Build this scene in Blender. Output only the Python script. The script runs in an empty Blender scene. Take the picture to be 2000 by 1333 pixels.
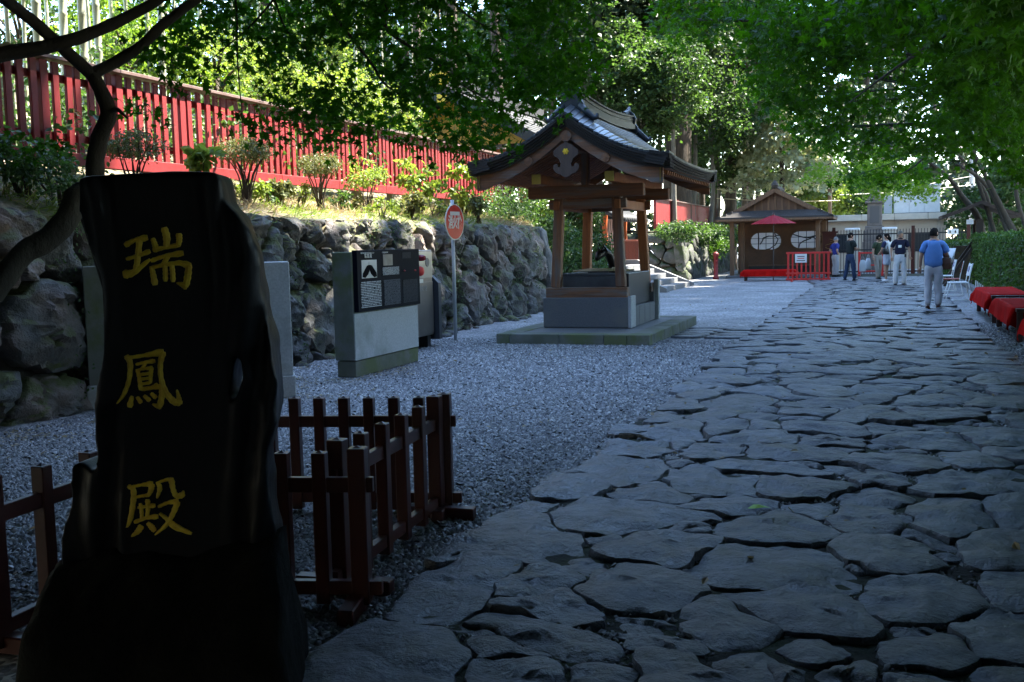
import bpy, bmesh, math, random
import numpy as np
from mathutils import Vector, Matrix, noise as mnoise
R = math.radians
rng = np.random.default_rng(7)
random.seed(7)
scene = bpy.context.scene
COL = scene.collection

# ---------------------------------------------------------------- camera
F_PX, CAM_H = 2000.0, 1.55
TH = math.atan(185.5 / 2000.0)          # pitch down
RO = 0.022                              # roll
cam_d = bpy.data.cameras.new('camera'); cam = bpy.data.objects.new('camera', cam_d); COL.objects.link(cam)
cam_d.sensor_width = 36.0; cam_d.lens = 36.0
cam_d.clip_start = 0.05; cam_d.clip_end = 3000
fw = Vector((0, math.cos(TH), -math.sin(TH))); up = Vector((0, math.sin(TH), math.cos(TH))); rt = Vector((1, 0, 0))
# the picture is turned counter-clockwise, so the camera is turned clockwise
cr, sr = math.cos(RO), math.sin(RO)
rt2 = rt * cr - up * sr
up2 = up * cr + rt * sr
M3 = Matrix((rt2, up2, -fw)).transposed()
cam.matrix_world = Matrix.Translation((0, 0, CAM_H)) @ M3.to_4x4()
scene.camera = cam

# ---------------------------------------------------------------- sky, sun, exposure
SUN_EL, SUN_AZ = 56.0, 66.0             # azimuth clockwise from the camera heading (+Y)
SUN_STRENGTH, SKY_STRENGTH, EXPOSURE = 5.0, 0.15, 3.05
world = bpy.data.worlds.new('World'); scene.world = world; world.use_nodes = True
nt = world.node_tree; nt.nodes.clear()
sky = nt.nodes.new('ShaderNodeTexSky'); sky.sky_type = 'NISHITA'; sky.sun_disc = False
sky.sun_elevation = R(SUN_EL); sky.sun_rotation = R(SUN_AZ); sky.air_density = 1.3; sky.dust_density = 0.2; sky.ozone_density = 4.0
bg = nt.nodes.new('ShaderNodeBackground'); bg.inputs[1].default_value = SKY_STRENGTH
wo = nt.nodes.new('ShaderNodeOutputWorld')
nt.links.new(sky.outputs[0], bg.inputs[0]); nt.links.new(bg.outputs[0], wo.inputs[0])
sl = bpy.data.lights.new('sun', 'SUN'); sl.energy = SUN_STRENGTH; sl.angle = R(0.5); sl.color = (1.0, 0.93, 0.80)
sun = bpy.data.objects.new('sun', sl); COL.objects.link(sun)
SDIR = Vector((math.cos(R(SUN_EL)) * math.sin(R(SUN_AZ)), math.cos(R(SUN_EL)) * math.cos(R(SUN_AZ)), math.sin(R(SUN_EL))))
sun.rotation_euler = SDIR.to_track_quat('Z', 'Y').to_euler()
vs = scene.view_settings
scene.display_settings.display_device = 'sRGB'
vs.view_transform = 'Standard'; vs.look = 'None'; vs.gamma = 1.0; vs.use_curve_mapping = False; vs.exposure = EXPOSURE
scene.render.engine = 'CYCLES'
cy = scene.cycles
cy.max_bounces = 6; cy.diffuse_bounces = 3; cy.glossy_bounces = 2; cy.transmission_bounces = 3; cy.transparent_max_bounces = 4
cy.use_denoising = True; cy.sample_clamp_indirect = 4.0; cy.caustics_reflective = False; cy.caustics_refractive = False

# ---------------------------------------------------------------- pixel / site coordinates
SA = R(20.0); CS, SS = math.cos(SA), math.sin(SA)
ROTZ = -SA                               # local x = v (across the path, right), local y = u (along the path)
def ray(px, py):
    dx = (px - 1000) / F_PX; dy = (666.5 - py) / F_PX
    x = dx * cr + dy * sr; y = -dx * sr + dy * cr
    return Vector((x, math.cos(TH) + y * math.sin(TH), -math.sin(TH) + y * math.cos(TH)))
def at(px, py, Y):
    r = ray(px, py); t = Y / r.y
    return Vector((r.x * t, Y, CAM_H + r.z * t))
def gnd(px, py, z=0.0):
    r = ray(px, py); t = (z - CAM_H) / r.z
    return Vector((r.x * t, r.y * t, z))
def W(v, u, z=0.0): return Vector((v * CS + u * SS, -v * SS + u * CS, z))
def S(p): return (p[0] * CS - p[1] * SS, p[0] * SS + p[1] * CS)      # -> (v, u)
def atv(px, py, v):
    r = ray(px, py); t = v / (CS * r.x - SS * r.y)
    return Vector((r.x * t, r.y * t, CAM_H + r.z * t))
def atu(px, py, u):
    r = ray(px, py); t = u / (SS * r.x + CS * r.y)
    return Vector((r.x * t, r.y * t, CAM_H + r.z * t))

# ---------------------------------------------------------------- mesh builder
class MB:
    def __init__(s): s.v = []; s.n = 0; s.f = []; s.mi = []
    def add(s, verts, faces, m=0):
        verts = np.asarray(verts, dtype=np.float64).reshape(-1, 3)
        if isinstance(faces, np.ndarray):
            s.f.append(faces + s.n); s.mi.append(np.full(len(faces), m, np.int32))
        else:
            by = {}
            for f in faces: by.setdefault(len(f), []).append(f)
            for k in by:
                a = np.array(by[k], dtype=np.int64); s.f.append(a + s.n); s.mi.append(np.full(len(a), m, np.int32))
        s.v.append(verts); s.n += len(verts)
        return s
    def convex(s, verts, faces, m=0):
        verts = np.asarray(verts, dtype=np.float64); c = verts.mean(0); out = []
        for f in faces:
            p = verts[list(f)]; nrm = np.cross(p[1] - p[0], p[2] - p[0])
            out.append(tuple(f) if np.dot(nrm, p.mean(0) - c) >= 0 else tuple(f)[::-1])
        return s.add(verts, out, m)
    def box(s, c, d, ax=None, b=0.0, m=0, rz=0.0):
        hx, hy, hz = d[0] / 2, d[1] / 2, d[2] / 2
        if ax is None:
            cz, sz = math.cos(rz), math.sin(rz); ax = ((cz, sz, 0), (-sz, cz, 0), (0, 0, 1))
        ax = np.array(ax, dtype=float); b = min(b, 0.45 * min(d))
        if b <= 0:
            P = np.array([(x, y, z) for x in (-hx, hx) for y in (-hy, hy) for z in (-hz, hz)])
            Fc = [(0, 1, 3, 2), (4, 6, 7, 5), (0, 4, 5, 1), (2, 3, 7, 6), (0, 2, 6, 4), (1, 5, 7, 3)]
        else:
            P = []; idx = {}
            for sx in (-1, 1):
                for sy in (-1, 1):
                    for sz_ in (-1, 1):
                        idx[sx, sy, sz_] = len(P)
                        P += [(sx * hx, sy * (hy - b), sz_ * (hz - b)), (sx * (hx - b), sy * hy, sz_ * (hz - b)), (sx * (hx - b), sy * (hy - b), sz_ * hz)]
            P = np.array(P); Fc = []; I = lambda a, k: idx[a] + k
            for sg in (-1, 1):
                Fc.append([I((sg, -1, -1), 0), I((sg, 1, -1), 0), I((sg, 1, 1), 0), I((sg, -1, 1), 0)])
                Fc.append([I((-1, sg, -1), 1), I((1, sg, -1), 1), I((1, sg, 1), 1), I((-1, sg, 1), 1)])
                Fc.append([I((-1, -1, sg), 2), I((1, -1, sg), 2), I((1, 1, sg), 2), I((-1, 1, sg), 2)])
            for a in (-1, 1):
                for c2 in (-1, 1):
                    Fc.append([I((-1, a, c2), 1), I((1, a, c2), 1), I((1, a, c2), 2), I((-1, a, c2), 2)])
                    Fc.append([I((a, -1, c2), 0), I((a, 1, c2), 0), I((a, 1, c2), 2), I((a, -1, c2), 2)])
                    Fc.append([I((a, c2, -1), 0), I((a, c2, 1), 0), I((a, c2, 1), 1), I((a, c2, -1), 1)])
            for k in idx: Fc.append([idx[k], idx[k] + 1, idx[k] + 2])
        return s.convex(P @ ax + np.array(c, dtype=float), Fc, m)
    def bar(s, p0, p1, w, h, b=0.0, upv=(0, 0, 1), m=0):
        p0 = Vector(p0); p1 = Vector(p1); y = (p1 - p0); L = y.length; y.normalize()
        x = y.cross(Vector(upv))
        if x.length < 1e-4: x = y.cross(Vector((0, 1, 0)))
        x.normalize(); z = x.cross(y)
        return s.box((p0 + p1) / 2, (w, L, h), ax=(x, y, z), b=b, m=m)
    def tube(s, pts, rad, n=8, caps=True, m=0, wob=0.0):
        pts = [Vector(p) for p in pts]; k = len(pts)
        if not hasattr(rad, '__len__'): rad = [rad] * k
        V = []; prev = None
        for i in range(k):
            t = (pts[min(i + 1, k - 1)] - pts[max(i - 1, 0)]).normalized()
            if prev is None:
                a = t.cross(Vector((0, 0, 1)));
                if a.length < 0.05: a = t.cross(Vector((1, 0, 0)))
                a.normalize()
            else:
                a = prev - t * prev.dot(t); a.normalize()
            prev = a; b_ = t.cross(a)
            for j in range(n):
                an = 2 * math.pi * j / n; r = rad[i] * (1 + wob * random.uniform(-1, 1))
                V.append(pts[i] + (a * math.cos(an) + b_ * math.sin(an)) * r)
        Fc = [(i * n + j, i * n + (j + 1) % n, (i + 1) * n + (j + 1) % n, (i + 1) * n + j) for i in range(k - 1) for j in range(n)]
        if caps: Fc += [tuple(range(n))[::-1], tuple((k - 1) * n + j for j in range(n))]
        return s.add([tuple(v) for v in V], Fc, m)
    def lathe(s, prof, c=(0, 0, 0), n=16, m=0, sx=1.0, sy=1.0):
        V = []; k = len(prof)
        for r, z in prof:
            for j in range(n):
                a = 2 * math.pi * j / n; V.append((c[0] + sx * r * math.cos(a), c[1] + sy * r * math.sin(a), c[2] + z))
        Fc = [(i * n + j, i * n + (j + 1) % n, (i + 1) * n + (j + 1) % n, (i + 1) * n + j) for i in range(k - 1) for j in range(n)]
        Fc += [tuple(range(n))[::-1], tuple((k - 1) * n + j for j in range(n))]
        return s.add(V, Fc, m)
    def prism(s, poly, t0, t1, frame=None, m=0, inset=0.0):
        """poly in (a,b); extruded from t0 to t1 along c; frame maps (a,b,c)->xyz"""
        if frame is None: frame = lambda a, b, c: (a, b, c)
        k = len(poly)
        ar = sum(poly[i][0] * poly[(i + 1) % k][1] - poly[(i + 1) % k][0] * poly[i][1] for i in range(k))
        if ar < 0: poly = poly[::-1]
        V = [frame(a, b, t0) for a, b in poly] + [frame(a, b, t1) for a, b in poly]
        Fc = [(i, (i + 1) % k, k + (i + 1) % k, k + i) for i in range(k)]
        tri = tess(poly)
        Fc += [tuple(t)[::-1] for t in tri] + [tuple(k + q for q in t) for t in tri]
        return s.add(V, Fc, m)
    def build(s, name, mat=None, parent=None, smooth=False):
        me = bpy.data.meshes.new(name)
        if s.n:
            V = np.concatenate(s.v).astype(np.float32)
            tot = np.concatenate([np.full(len(a), a.shape[1], np.int32) for a in s.f])
            loops = np.concatenate([a.ravel() for a in s.f]).astype(np.int32)
            me.vertices.add(len(V)); me.vertices.foreach_set('co', V.ravel())
            me.loops.add(len(loops)); me.loops.foreach_set('vertex_index', loops)
            me.polygons.add(len(tot))
            me.polygons.foreach_set('loop_start', np.concatenate([[0], np.cumsum(tot)[:-1]]).astype(np.int32))
            me.polygons.foreach_set('material_index', np.concatenate(s.mi))
            me.polygons.foreach_set('use_smooth', np.full(len(tot), bool(smooth)))
            me.update(calc_edges=True)
        return link(name, me, mat, parent)
def link(name, me, mat=None, parent=None):
    if mat is not None:
        for x in (mat if isinstance(mat, (list, tuple)) else [mat]): me.materials.append(x)
    o = bpy.data.objects.new(name, me); COL.objects.link(o)
    if parent is not None: o.parent = parent
    return o
def crisp(o, a=38):
    o.data.set_sharp_from_angle(angle=R(a)); return o
def tess(poly):
    from mathutils.geometry import tessellate_polygon
    t = tessellate_polygon([[Vector((a, b, 0)) for a, b in poly]])
    out = []
    for tr in t:
        a, b, c = [poly[i] for i in tr]
        ar = (b[0] - a[0]) * (c[1] - a[1]) - (b[1] - a[1]) * (c[0] - a[0])
        out.append(tuple(tr) if ar > 0 else tuple(tr)[::-1])
    return out
def thing(name, label, cat, loc=(0, 0, 0), rotz=ROTZ, group=None, kind=None):
    o = bpy.data.objects.new(name, None); COL.objects.link(o); o.empty_display_size = 0.2
    o.location = loc; o.rotation_euler = (0, 0, rotz)
    return tag(o, label, cat, group, kind)
def tag(o, label=None, cat=None, group=None, kind=None):
    if label: o['label'] = label
    if cat: o['category'] = cat
    if group: o['group'] = group
    if kind: o['kind'] = kind
    return o
def stuff(o): o['kind'] = 'stuff'; return o
def inst(name, src, parent, loc=(0, 0, 0), rot=(0, 0, 0), sc=(1, 1, 1)):
    o = bpy.data.objects.new(name, src.data if hasattr(src, 'data') else src); COL.objects.link(o); o.parent = parent
    o.location = loc; o.rotation_euler = rot; o.scale = sc
    return o
_kids = {}
def copy_tree(o, parent=None):
    c = o.copy(); COL.objects.link(c)
    if parent is not None: c.parent = parent
    for ch in list(o.children): copy_tree(ch, c)
    return c
def evaluated(o, remove=True):
    dg = bpy.context.evaluated_depsgraph_get(); dg.update()
    me = bpy.data.meshes.new_from_object(o.evaluated_get(dg))
    if remove:
        d = o.data; bpy.data.objects.remove(o, do_unlink=True)
    return me
def textmesh(body, size, extrude=0.002, align='CENTER', spacing=1.0, line=1.0, offset=0.0):
    c = bpy.data.curves.new('lettering', 'FONT'); c.body = body; c.size = size; c.extrude = extrude
    c.align_x = align; c.align_y = 'CENTER'; c.space_character = spacing; c.space_line = line; c.resolution_u = 2; c.offset = offset
    o = bpy.data.objects.new('lettering', c); COL.objects.link(o)
    return evaluated(o)

# ---------------------------------------------------------------- materials
def lin(c):
    return tuple(((x / 12.92) if x <= 0.04045 else ((x + 0.055) / 1.055) ** 2.4) for x in c)
def mk(name, col, rough=0.6, col2=None, scale=4.0, bump=0.0, bscale=20.0, spec=0.5, metal=0.0, rnd=0.0, detail=5.0,
       stretch=(1, 1, 1), moss=None, moss_amt=0.5, ramp=(0.35, 0.65), coat=0.0, bdist=0.02, patches=None, patch_scale=1.0, patch_ramp=(0.5, 0.62), emit=None, vor=0.0, bump2=0.0, b2scale=60.0, b2dist=0.004):
    m = bpy.data.materials.new(name); m.use_nodes = True; n = m.node_tree.nodes; L = m.node_tree.links
    b = n['Principled BSDF']; b.inputs['Roughness'].default_value = rough; b.inputs['Metallic'].default_value = metal
    b.inputs['Specular IOR Level'].default_value = spec; b.inputs['Coat Weight'].default_value = coat
    tc = n.new('ShaderNodeTexCoord'); mp = n.new('ShaderNodeMapping'); mp.inputs['Scale'].default_value = stretch
    L.new(tc.outputs['Object'], mp.inputs[0])
    oi = n.new('ShaderNodeObjectInfo')
    off = n.new('ShaderNodeVectorMath'); off.operation = 'MULTIPLY_ADD'
    L.new(oi.outputs['Random'], off.inputs[0]); off.inputs[1].default_value = (37.0, 21.0, 53.0); L.new(mp.outputs[0], off.inputs[2])
    vec = off.outputs[0]
    cur = None
    def rgb(c):
        r = n.new('ShaderNodeRGB'); r.outputs[0].default_value = (*c[:3], 1); return r.outputs[0]
    def mix(f, a, bb, bt='MIX'):
        x = n.new('ShaderNodeMix'); x.data_type = 'RGBA'; x.blend_type = bt
        if isinstance(f, float): x.inputs[0].default_value = f
        else: L.new(f, x.inputs[0])
        L.new(a, x.inputs[6]); L.new(bb, x.inputs[7]); return x.outputs[2]
    def nz(sc, det=detail, ro=0.6, v=None):
        t = n.new('ShaderNodeTexNoise'); t.inputs['Scale'].default_value = sc; t.inputs['Detail'].default_value = det; t.inputs['Roughness'].default_value = ro
        L.new(v or vec, t.inputs['Vector']); return t.outputs['Fac']
    def rp(f, a, c):
        r = n.new('ShaderNodeMapRange'); r.inputs[1].default_value = a; r.inputs[2].default_value = c; L.new(f, r.inputs[0]); return r.outputs[0]
    cur = rgb(col)
    if col2 is not None: cur = mix(rp(nz(scale), *ramp), cur, rgb(col2))
    if patches is not None: cur = mix(rp(nz(patch_scale, 6.0, 0.65), *patch_ramp), cur, rgb(patches))
    if moss is not None:
        g = n.new('ShaderNodeNewGeometry'); sx = n.new('ShaderNodeSeparateXYZ'); L.new(g.outputs['Normal'], sx.inputs[0])
        a = n.new('ShaderNodeMath'); a.operation = 'MULTIPLY_ADD'; L.new(sx.outputs[2], a.inputs[0]); a.inputs[1].default_value = 0.22; L.new(nz(3.1, 6.0), a.inputs[2])
        cur = mix(rp(a.outputs[0], 0.72 - 0.3 * moss_amt, 0.86 - 0.3 * moss_amt), cur, rgb(moss))
    if rnd > 0:
        h = n.new('ShaderNodeMapRange'); L.new(oi.outputs['Random'], h.inputs[0]); h.inputs[3].default_value = 1 - rnd; h.inputs[4].default_value = 1 + rnd
        hs = n.new('ShaderNodeHueSaturation'); L.new(h.outputs[0], hs.inputs['Value']); L.new(cur, hs.inputs['Color']); cur = hs.outputs[0]
    L.new(cur, b.inputs['Base Color'])
    if bump > 0:
        bp = n.new('ShaderNodeBump'); bp.inputs['Strength'].default_value = bump; bp.inputs['Distance'].default_value = bdist
        L.new(nz(bscale, 8.0, 0.62), bp.inputs['Height']); L.new(bp.outputs[0], b.inputs['Normal'])
        if bump2 > 0:
            b2 = n.new('ShaderNodeBump'); b2.inputs['Strength'].default_value = bump2; b2.inputs['Distance'].default_value = b2dist
            L.new(nz(b2scale, 6.0, 0.7), b2.inputs['Height']); L.new(bp.outputs[0], b2.inputs['Normal']); L.new(b2.outputs[0], b.inputs['Normal'])
    if emit: b.inputs['Emission Color'].default_value = (*emit, 1); b.inputs['Emission Strength'].default_value = 1
    m['_c'] = 1
    return m
def leafmat(name, col, col2, trans=0.45, scale=0.8, tcol=None, rough=0.45, spec=0.3):
    m = bpy.data.materials.new(name); m.use_nodes = True; n = m.node_tree.nodes; L = m.node_tree.links
    b = n['Principled BSDF']; b.inputs['Roughness'].default_value = rough; b.inputs['Specular IOR Level'].default_value = spec
    g = n.new('ShaderNodeNewGeometry'); t = n.new('ShaderNodeTexNoise'); t.inputs['Scale'].default_value = scale; t.inputs['Detail'].default_value = 3
    L.new(g.outputs['Position'], t.inputs['Vector'])
    t2 = n.new('ShaderNodeMath'); t2.operation = 'ADD'
    r0 = n.new('ShaderNodeMath'); r0.operation = 'MULTIPLY_ADD'; L.new(g.outputs['Random Per Island'], r0.inputs[0]); r0.inputs[1].default_value = 0.5; r0.inputs[2].default_value = -0.25
    L.new(t.outputs['Fac'], t2.inputs[0]); L.new(r0.outputs[0], t2.inputs[1])
    r = n.new('ShaderNodeMapRange'); r.inputs[1].default_value = 0.25; r.inputs[2].default_value = 0.75; L.new(t2.outputs[0], r.inputs[0])
    x = n.new('ShaderNodeMix'); x.data_type = 'RGBA'; L.new(r.outputs[0], x.inputs[0]); x.inputs[6].default_value = (*col, 1); x.inputs[7].default_value = (*col2, 1)
    L.new(x.outputs[2], b.inputs['Base Color'])
    tr = n.new('ShaderNodeBsdfTranslucent')
    y = n.new('ShaderNodeMix'); y.data_type = 'RGBA'; y.blend_type = 'MULTIPLY'; y.inputs[0].default_value = 1.0
    L.new(x.outputs[2], y.inputs[6]); y.inputs[7].default_value = (*(tcol or (1.6, 1.7, 0.6)), 1)
    L.new(y.outputs[2], tr.inputs['Color'])
    ms = n.new('ShaderNodeMixShader'); ms.inputs[0].default_value = trans
    out = [q for q in n if q.type == 'OUTPUT_MATERIAL'][0]
    L.new(b.outputs[0], ms.inputs[1]); L.new(tr.outputs[0], ms.inputs[2]); L.new(ms.outputs[0], out.inputs[0])
    return m

_o1 = 'first second third fourth fifth sixth seventh eighth ninth tenth eleventh twelfth thirteenth fourteenth fifteenth sixteenth seventeenth eighteenth nineteenth twentieth'.split()
def ORD(k):
    if k < 20: return _o1[k]
    t, r_ = divmod(k + 1, 10); return ('twentieth', 'thirtieth')[t - 2] if r_ == 0 else ('twenty-', 'thirty-')[t - 2] + _o1[r_ - 1]
# ================================================================ palette
M = {}
M['soil'] = mk('soil', (0.024, 0.021, 0.016), 0.95, (0.011, 0.013, 0.008), 2.2, 0.9, 30, moss=(0.026, 0.036, 0.012), moss_amt=0.15, bdist=0.03)
M['slate'] = mk('slate', (0.105, 0.119, 0.143), 0.37, (0.038, 0.043, 0.054), 7.0, 1.0, 9, rnd=0.35, spec=0.65, patches=(0.034, 0.036, 0.028), patch_scale=2.3, patch_ramp=(0.52, 0.66), bdist=0.05, ramp=(0.38, 0.66), bump2=1.0, b2scale=55, b2dist=0.008)
M['slate_soft'] = mk('slate_soft', (0.135, 0.142, 0.155), 0.55, (0.08, 0.085, 0.1), 3.5, 0.5, 20, rnd=0.25, spec=0.4, bdist=0.01)
M['boulder'] = mk('boulder', (0.15, 0.148, 0.145), 0.8, (0.06, 0.06, 0.059), 4.0, 1.0, 9, bump2=1.0, b2scale=45, b2dist=0.012, rnd=0.3, moss=(0.085, 0.095, 0.03), moss_amt=0.42, bdist=0.05, patches=(0.19, 0.145, 0.125), patch_scale=0.8)
M['earth'] = mk('earth', (0.03, 0.025, 0.018), 0.95, (0.05, 0.04, 0.025), 5, 0.6, 20)
M['litter_ground'] = mk('litter_ground', (0.24, 0.195, 0.13), 0.9, (0.12, 0.10, 0.055), 2.5, 0.8, 35, ramp=(0.42, 0.62), patches=(0.09, 0.105, 0.035), patch_scale=1.2, bdist=0.03)
M['forest_floor'] = mk('forest_floor', (0.06, 0.07, 0.025), 0.95, (0.10, 0.08, 0.04), 0.7, 0.6, 6)
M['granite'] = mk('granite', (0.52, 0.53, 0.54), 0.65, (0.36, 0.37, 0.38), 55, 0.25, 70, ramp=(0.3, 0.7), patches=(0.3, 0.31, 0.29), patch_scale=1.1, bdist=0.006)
M['granite_dark'] = mk('granite_dark', (0.16, 0.165, 0.175), 0.6, (0.10, 0.105, 0.113), 60, 0.2, 70, ramp=(0.3, 0.7), patches=(0.16, 0.16, 0.15), patch_scale=1.4, bdist=0.006)
M['granite_moss_shade'] = mk('granite_moss_shade', (0.19, 0.19, 0.17), 0.8, (0.115, 0.125, 0.085), 2.2, 0.3, 50, patches=(0.12, 0.14, 0.06), patch_scale=1.8, bdist=0.008)  # mossy granite; also carries the shade painted on the information panel's end
M['red'] = mk('red_paint', (0.23, 0.013, 0.016), 0.55, (0.165, 0.010, 0.012), 2.5, 0.15, 30, rnd=0.12, stretch=(1, 1, 0.3), bdist=0.004, patches=(0.16, 0.035, 0.032), patch_scale=3.0, patch_ramp=(0.56, 0.75))
M['red_bright'] = mk('red_bright', (0.62, 0.03, 0.02), 0.45, (0.5, 0.025, 0.02), 3, 0.1, 20, bdist=0.003)
M['red_dark'] = mk('red_dark_lacquer', (0.070, 0.014, 0.009), 0.36, (0.040, 0.009, 0.006), 3, 0.15, 25, stretch=(1, 1, 0.3), bdist=0.003)
M['bark_dark'] = mk('bark_dark', (0.025, 0.022, 0.018), 0.9, (0.045, 0.04, 0.03), 6, 0.9, 18, stretch=(1, 1, 0.4), bdist=0.02)
M['steel'] = mk('steel', (0.30, 0.28, 0.27), 0.32, (0.24, 0.21, 0.2), 1.5, 0.05, 60, metal=0.85)
M['black_gloss'] = mk('black_gloss', (0.006, 0.006, 0.007), 0.42, None, 3, 0.3, 12, spec=0.18, bdist=0.01, stretch=(1.5, 1.5, .4))
M['black'] = mk('black', (0.012, 0.012, 0.014), 0.5)
M['white'] = mk('white_paint', (0.78, 0.78, 0.76), 0.45, (0.68, 0.68, 0.66), 4)
M['gold'] = mk('gold_paint', (0.92, 0.66, 0.05), 0.5, (0.75, 0.46, 0.03), 30, 0.3, 60, metal=0.0, ramp=(0.4, 0.62), bdist=0.003)
M['wood'] = mk('weathered_wood', (0.26, 0.115, 0.05), 0.7, (0.14, 0.07, 0.04), 5, 0.45, 25, stretch=(6, 6, 0.5), patches=(0.15, 0.12, 0.10), patch_scale=1.3, rnd=0.15, bdist=0.008)
M['wood_h'] = mk('weathered_beam', (0.25, 0.105, 0.045), 0.7, (0.13, 0.065, 0.035), 5, 0.45, 25, stretch=(0.5, 6, 6), patches=(0.17, 0.14, 0.12), patch_scale=1.3, rnd=0.15, bdist=0.008)
M['wood_grey'] = mk('grey_wood', (0.13, 0.085, 0.065), 0.8, (0.08, 0.052, 0.04), 5, 0.45, 25, stretch=(6, 6, 0.5), rnd=0.15, bdist=0.008)

def gravel_mat():
    m = bpy.data.materials.new('gravel'); m.use_nodes = True; n = m.node_tree.nodes; L = m.node_tree.links; b = n['Principled BSDF']
    b.inputs['Roughness'].default_value = 0.7; b.inputs['Specular IOR Level'].default_value = 0.35
    tc = n.new('ShaderNodeTexCoord')
    v = n.new('ShaderNodeTexVoronoi'); v.inputs['Scale'].default_value = 34; L.new(tc.outputs['Object'], v.inputs['Vector'])
    sp = n.new('ShaderNodeSeparateColor'); L.new(v.outputs['Color'], sp.inputs[0])
    cr_ = n.new('ShaderNodeValToRGB'); L.new(sp.outputs[0], cr_.inputs[0])
    e = cr_.color_ramp.elements; e[0].color = (0.10, 0.10, 0.105, 1); e[1].color = (0.47, 0.46, 0.44, 1); q = e.new(0.5); q.color = (0.235, 0.235, 0.24, 1)
    nz = n.new('ShaderNodeTexNoise'); nz.inputs['Scale'].default_value = 0.8; nz.inputs['Detail'].default_value = 5; L.new(tc.outputs['Object'], nz.inputs['Vector'])
    mr = n.new('ShaderNodeMapRange'); mr.inputs[1].default_value = 0.3; mr.inputs[2].default_value = 0.7; mr.inputs[3].default_value = 0.6; mr.inputs[4].default_value = 1.12; L.new(nz.outputs[0], mr.inputs[0])
    hs = n.new('ShaderNodeHueSaturation'); L.new(mr.outputs[0], hs.inputs['Value']); L.new(cr_.outputs[0], hs.inputs['Color']); L.new(hs.outputs[0], b.inputs['Base Color'])
    bp = n.new('ShaderNodeBump'); bp.inputs['Strength'].default_value = 0.9; bp.inputs['Distance'].default_value = 0.012; bp.invert = True
    L.new(v.outputs['Distance'], bp.inputs['Height']); L.new(bp.outputs[0], b.inputs['Normal'])
    return m
def pebble_mat():
    m = bpy.data.materials.new('pebble'); m.use_nodes = True; n = m.node_tree.nodes; L = m.node_tree.links; b = n['Principled BSDF']
    b.inputs['Roughness'].default_value = 0.6; b.inputs['Specular IOR Level'].default_value = 0.35
    g = n.new('ShaderNodeNewGeometry'); c = n.new('ShaderNodeValToRGB'); L.new(g.outputs['Random Per Island'], c.inputs[0])
    e = c.color_ramp.elements; e[0].color = (0.075, 0.076, 0.08, 1); e[1].color = (0.50, 0.485, 0.46, 1)
    for p, col in ((0.3, (0.145, 0.147, 0.155, 1)), (0.6, (0.21, 0.205, 0.195, 1)), (0.85, (0.30, 0.30, 0.31, 1))): q = e.new(p); q.color = col
    L.new(c.outputs[0], b.inputs['Base Color']); return m
M['gravel'] = gravel_mat(); M['pebble'] = pebble_mat()

# ================================================================ polygon helpers
def clip_half(poly, nx, ny, d):
    out = []
    k = len(poly)
    for i in range(k):
        a = poly[i]; b = poly[(i + 1) % k]; da = a[0] * nx + a[1] * ny - d; db = b[0] * nx + b[1] * ny - d
        if da <= 0: out.append(a)
        if da * db < 0:
            t = da / (da - db); out.append((a[0] + t * (b[0] - a[0]), a[1] + t * (b[1] - a[1])))
    return out
def power_cells(P, w, box, gap=0.0):
    P = np.asarray(P, float); w = np.asarray(w, float); res = []
    for i in range(len(P)):
        poly = [(box[0], box[1]), (box[2], box[1]), (box[2], box[3]), (box[0], box[3])]
        d = P - P[i]; r2 = (d ** 2).sum(1); o = np.argsort(r2)
        for j in o[1:40]:
            L_ = math.sqrt(r2[j])
            if L_ < 1e-6: continue
            n_ = d[j] / L_; t = (r2[j] + w[i] - w[j]) / (2 * L_)
            poly = clip_half(poly, n_[0], n_[1], P[i] @ n_ + t - gap / 2)
            if len(poly) < 3: break
        res.append(poly if len(poly) >= 3 else None)
    return res
def area(p): return 0.5 * sum(p[i][0] * p[(i + 1) % len(p)][1] - p[(i + 1) % len(p)][0] * p[i][1] for i in range(len(p)))
def cen(p):
    a = np.array(p); return a.mean(0)
def resample(poly, n):
    p = np.array(poly + [poly[0]], float); d = np.sqrt(((p[1:] - p[:-1]) ** 2).sum(1)); c = np.concatenate([[0], np.cumsum(d)])
    t = np.linspace(0, c[-1], n, endpoint=False); return np.stack([np.interp(t, c, p[:, 0]), np.interp(t, c, p[:, 1])], 1)
def chaikin(poly, it=1, q=0.22):
    p = np.array(poly, float)
    for _ in range(it):
        nx = np.roll(p, -1, 0); a = p * (1 - q) + nx * q; b = p * q + nx * (1 - q); p = np.empty((2 * len(a), 2)); p[0::2] = a; p[1::2] = b
    return [tuple(x) for x in p]
def inside(poly, x, y):
    r = False; k = len(poly); j = k - 1
    for i in range(k):
        xi, yi = poly[i]; xj, yj = poly[j]
        if (yi > y) != (yj > y) and x < (xj - xi) * (y - yi) / (yj - yi + 1e-12) + xi: r = not r
        j = i
    return r
def fbm(x, y, z=0.0, o=3):
    return mnoise.fractal(Vector((x, y, z)), 1.0, 2.0, o)

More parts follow.
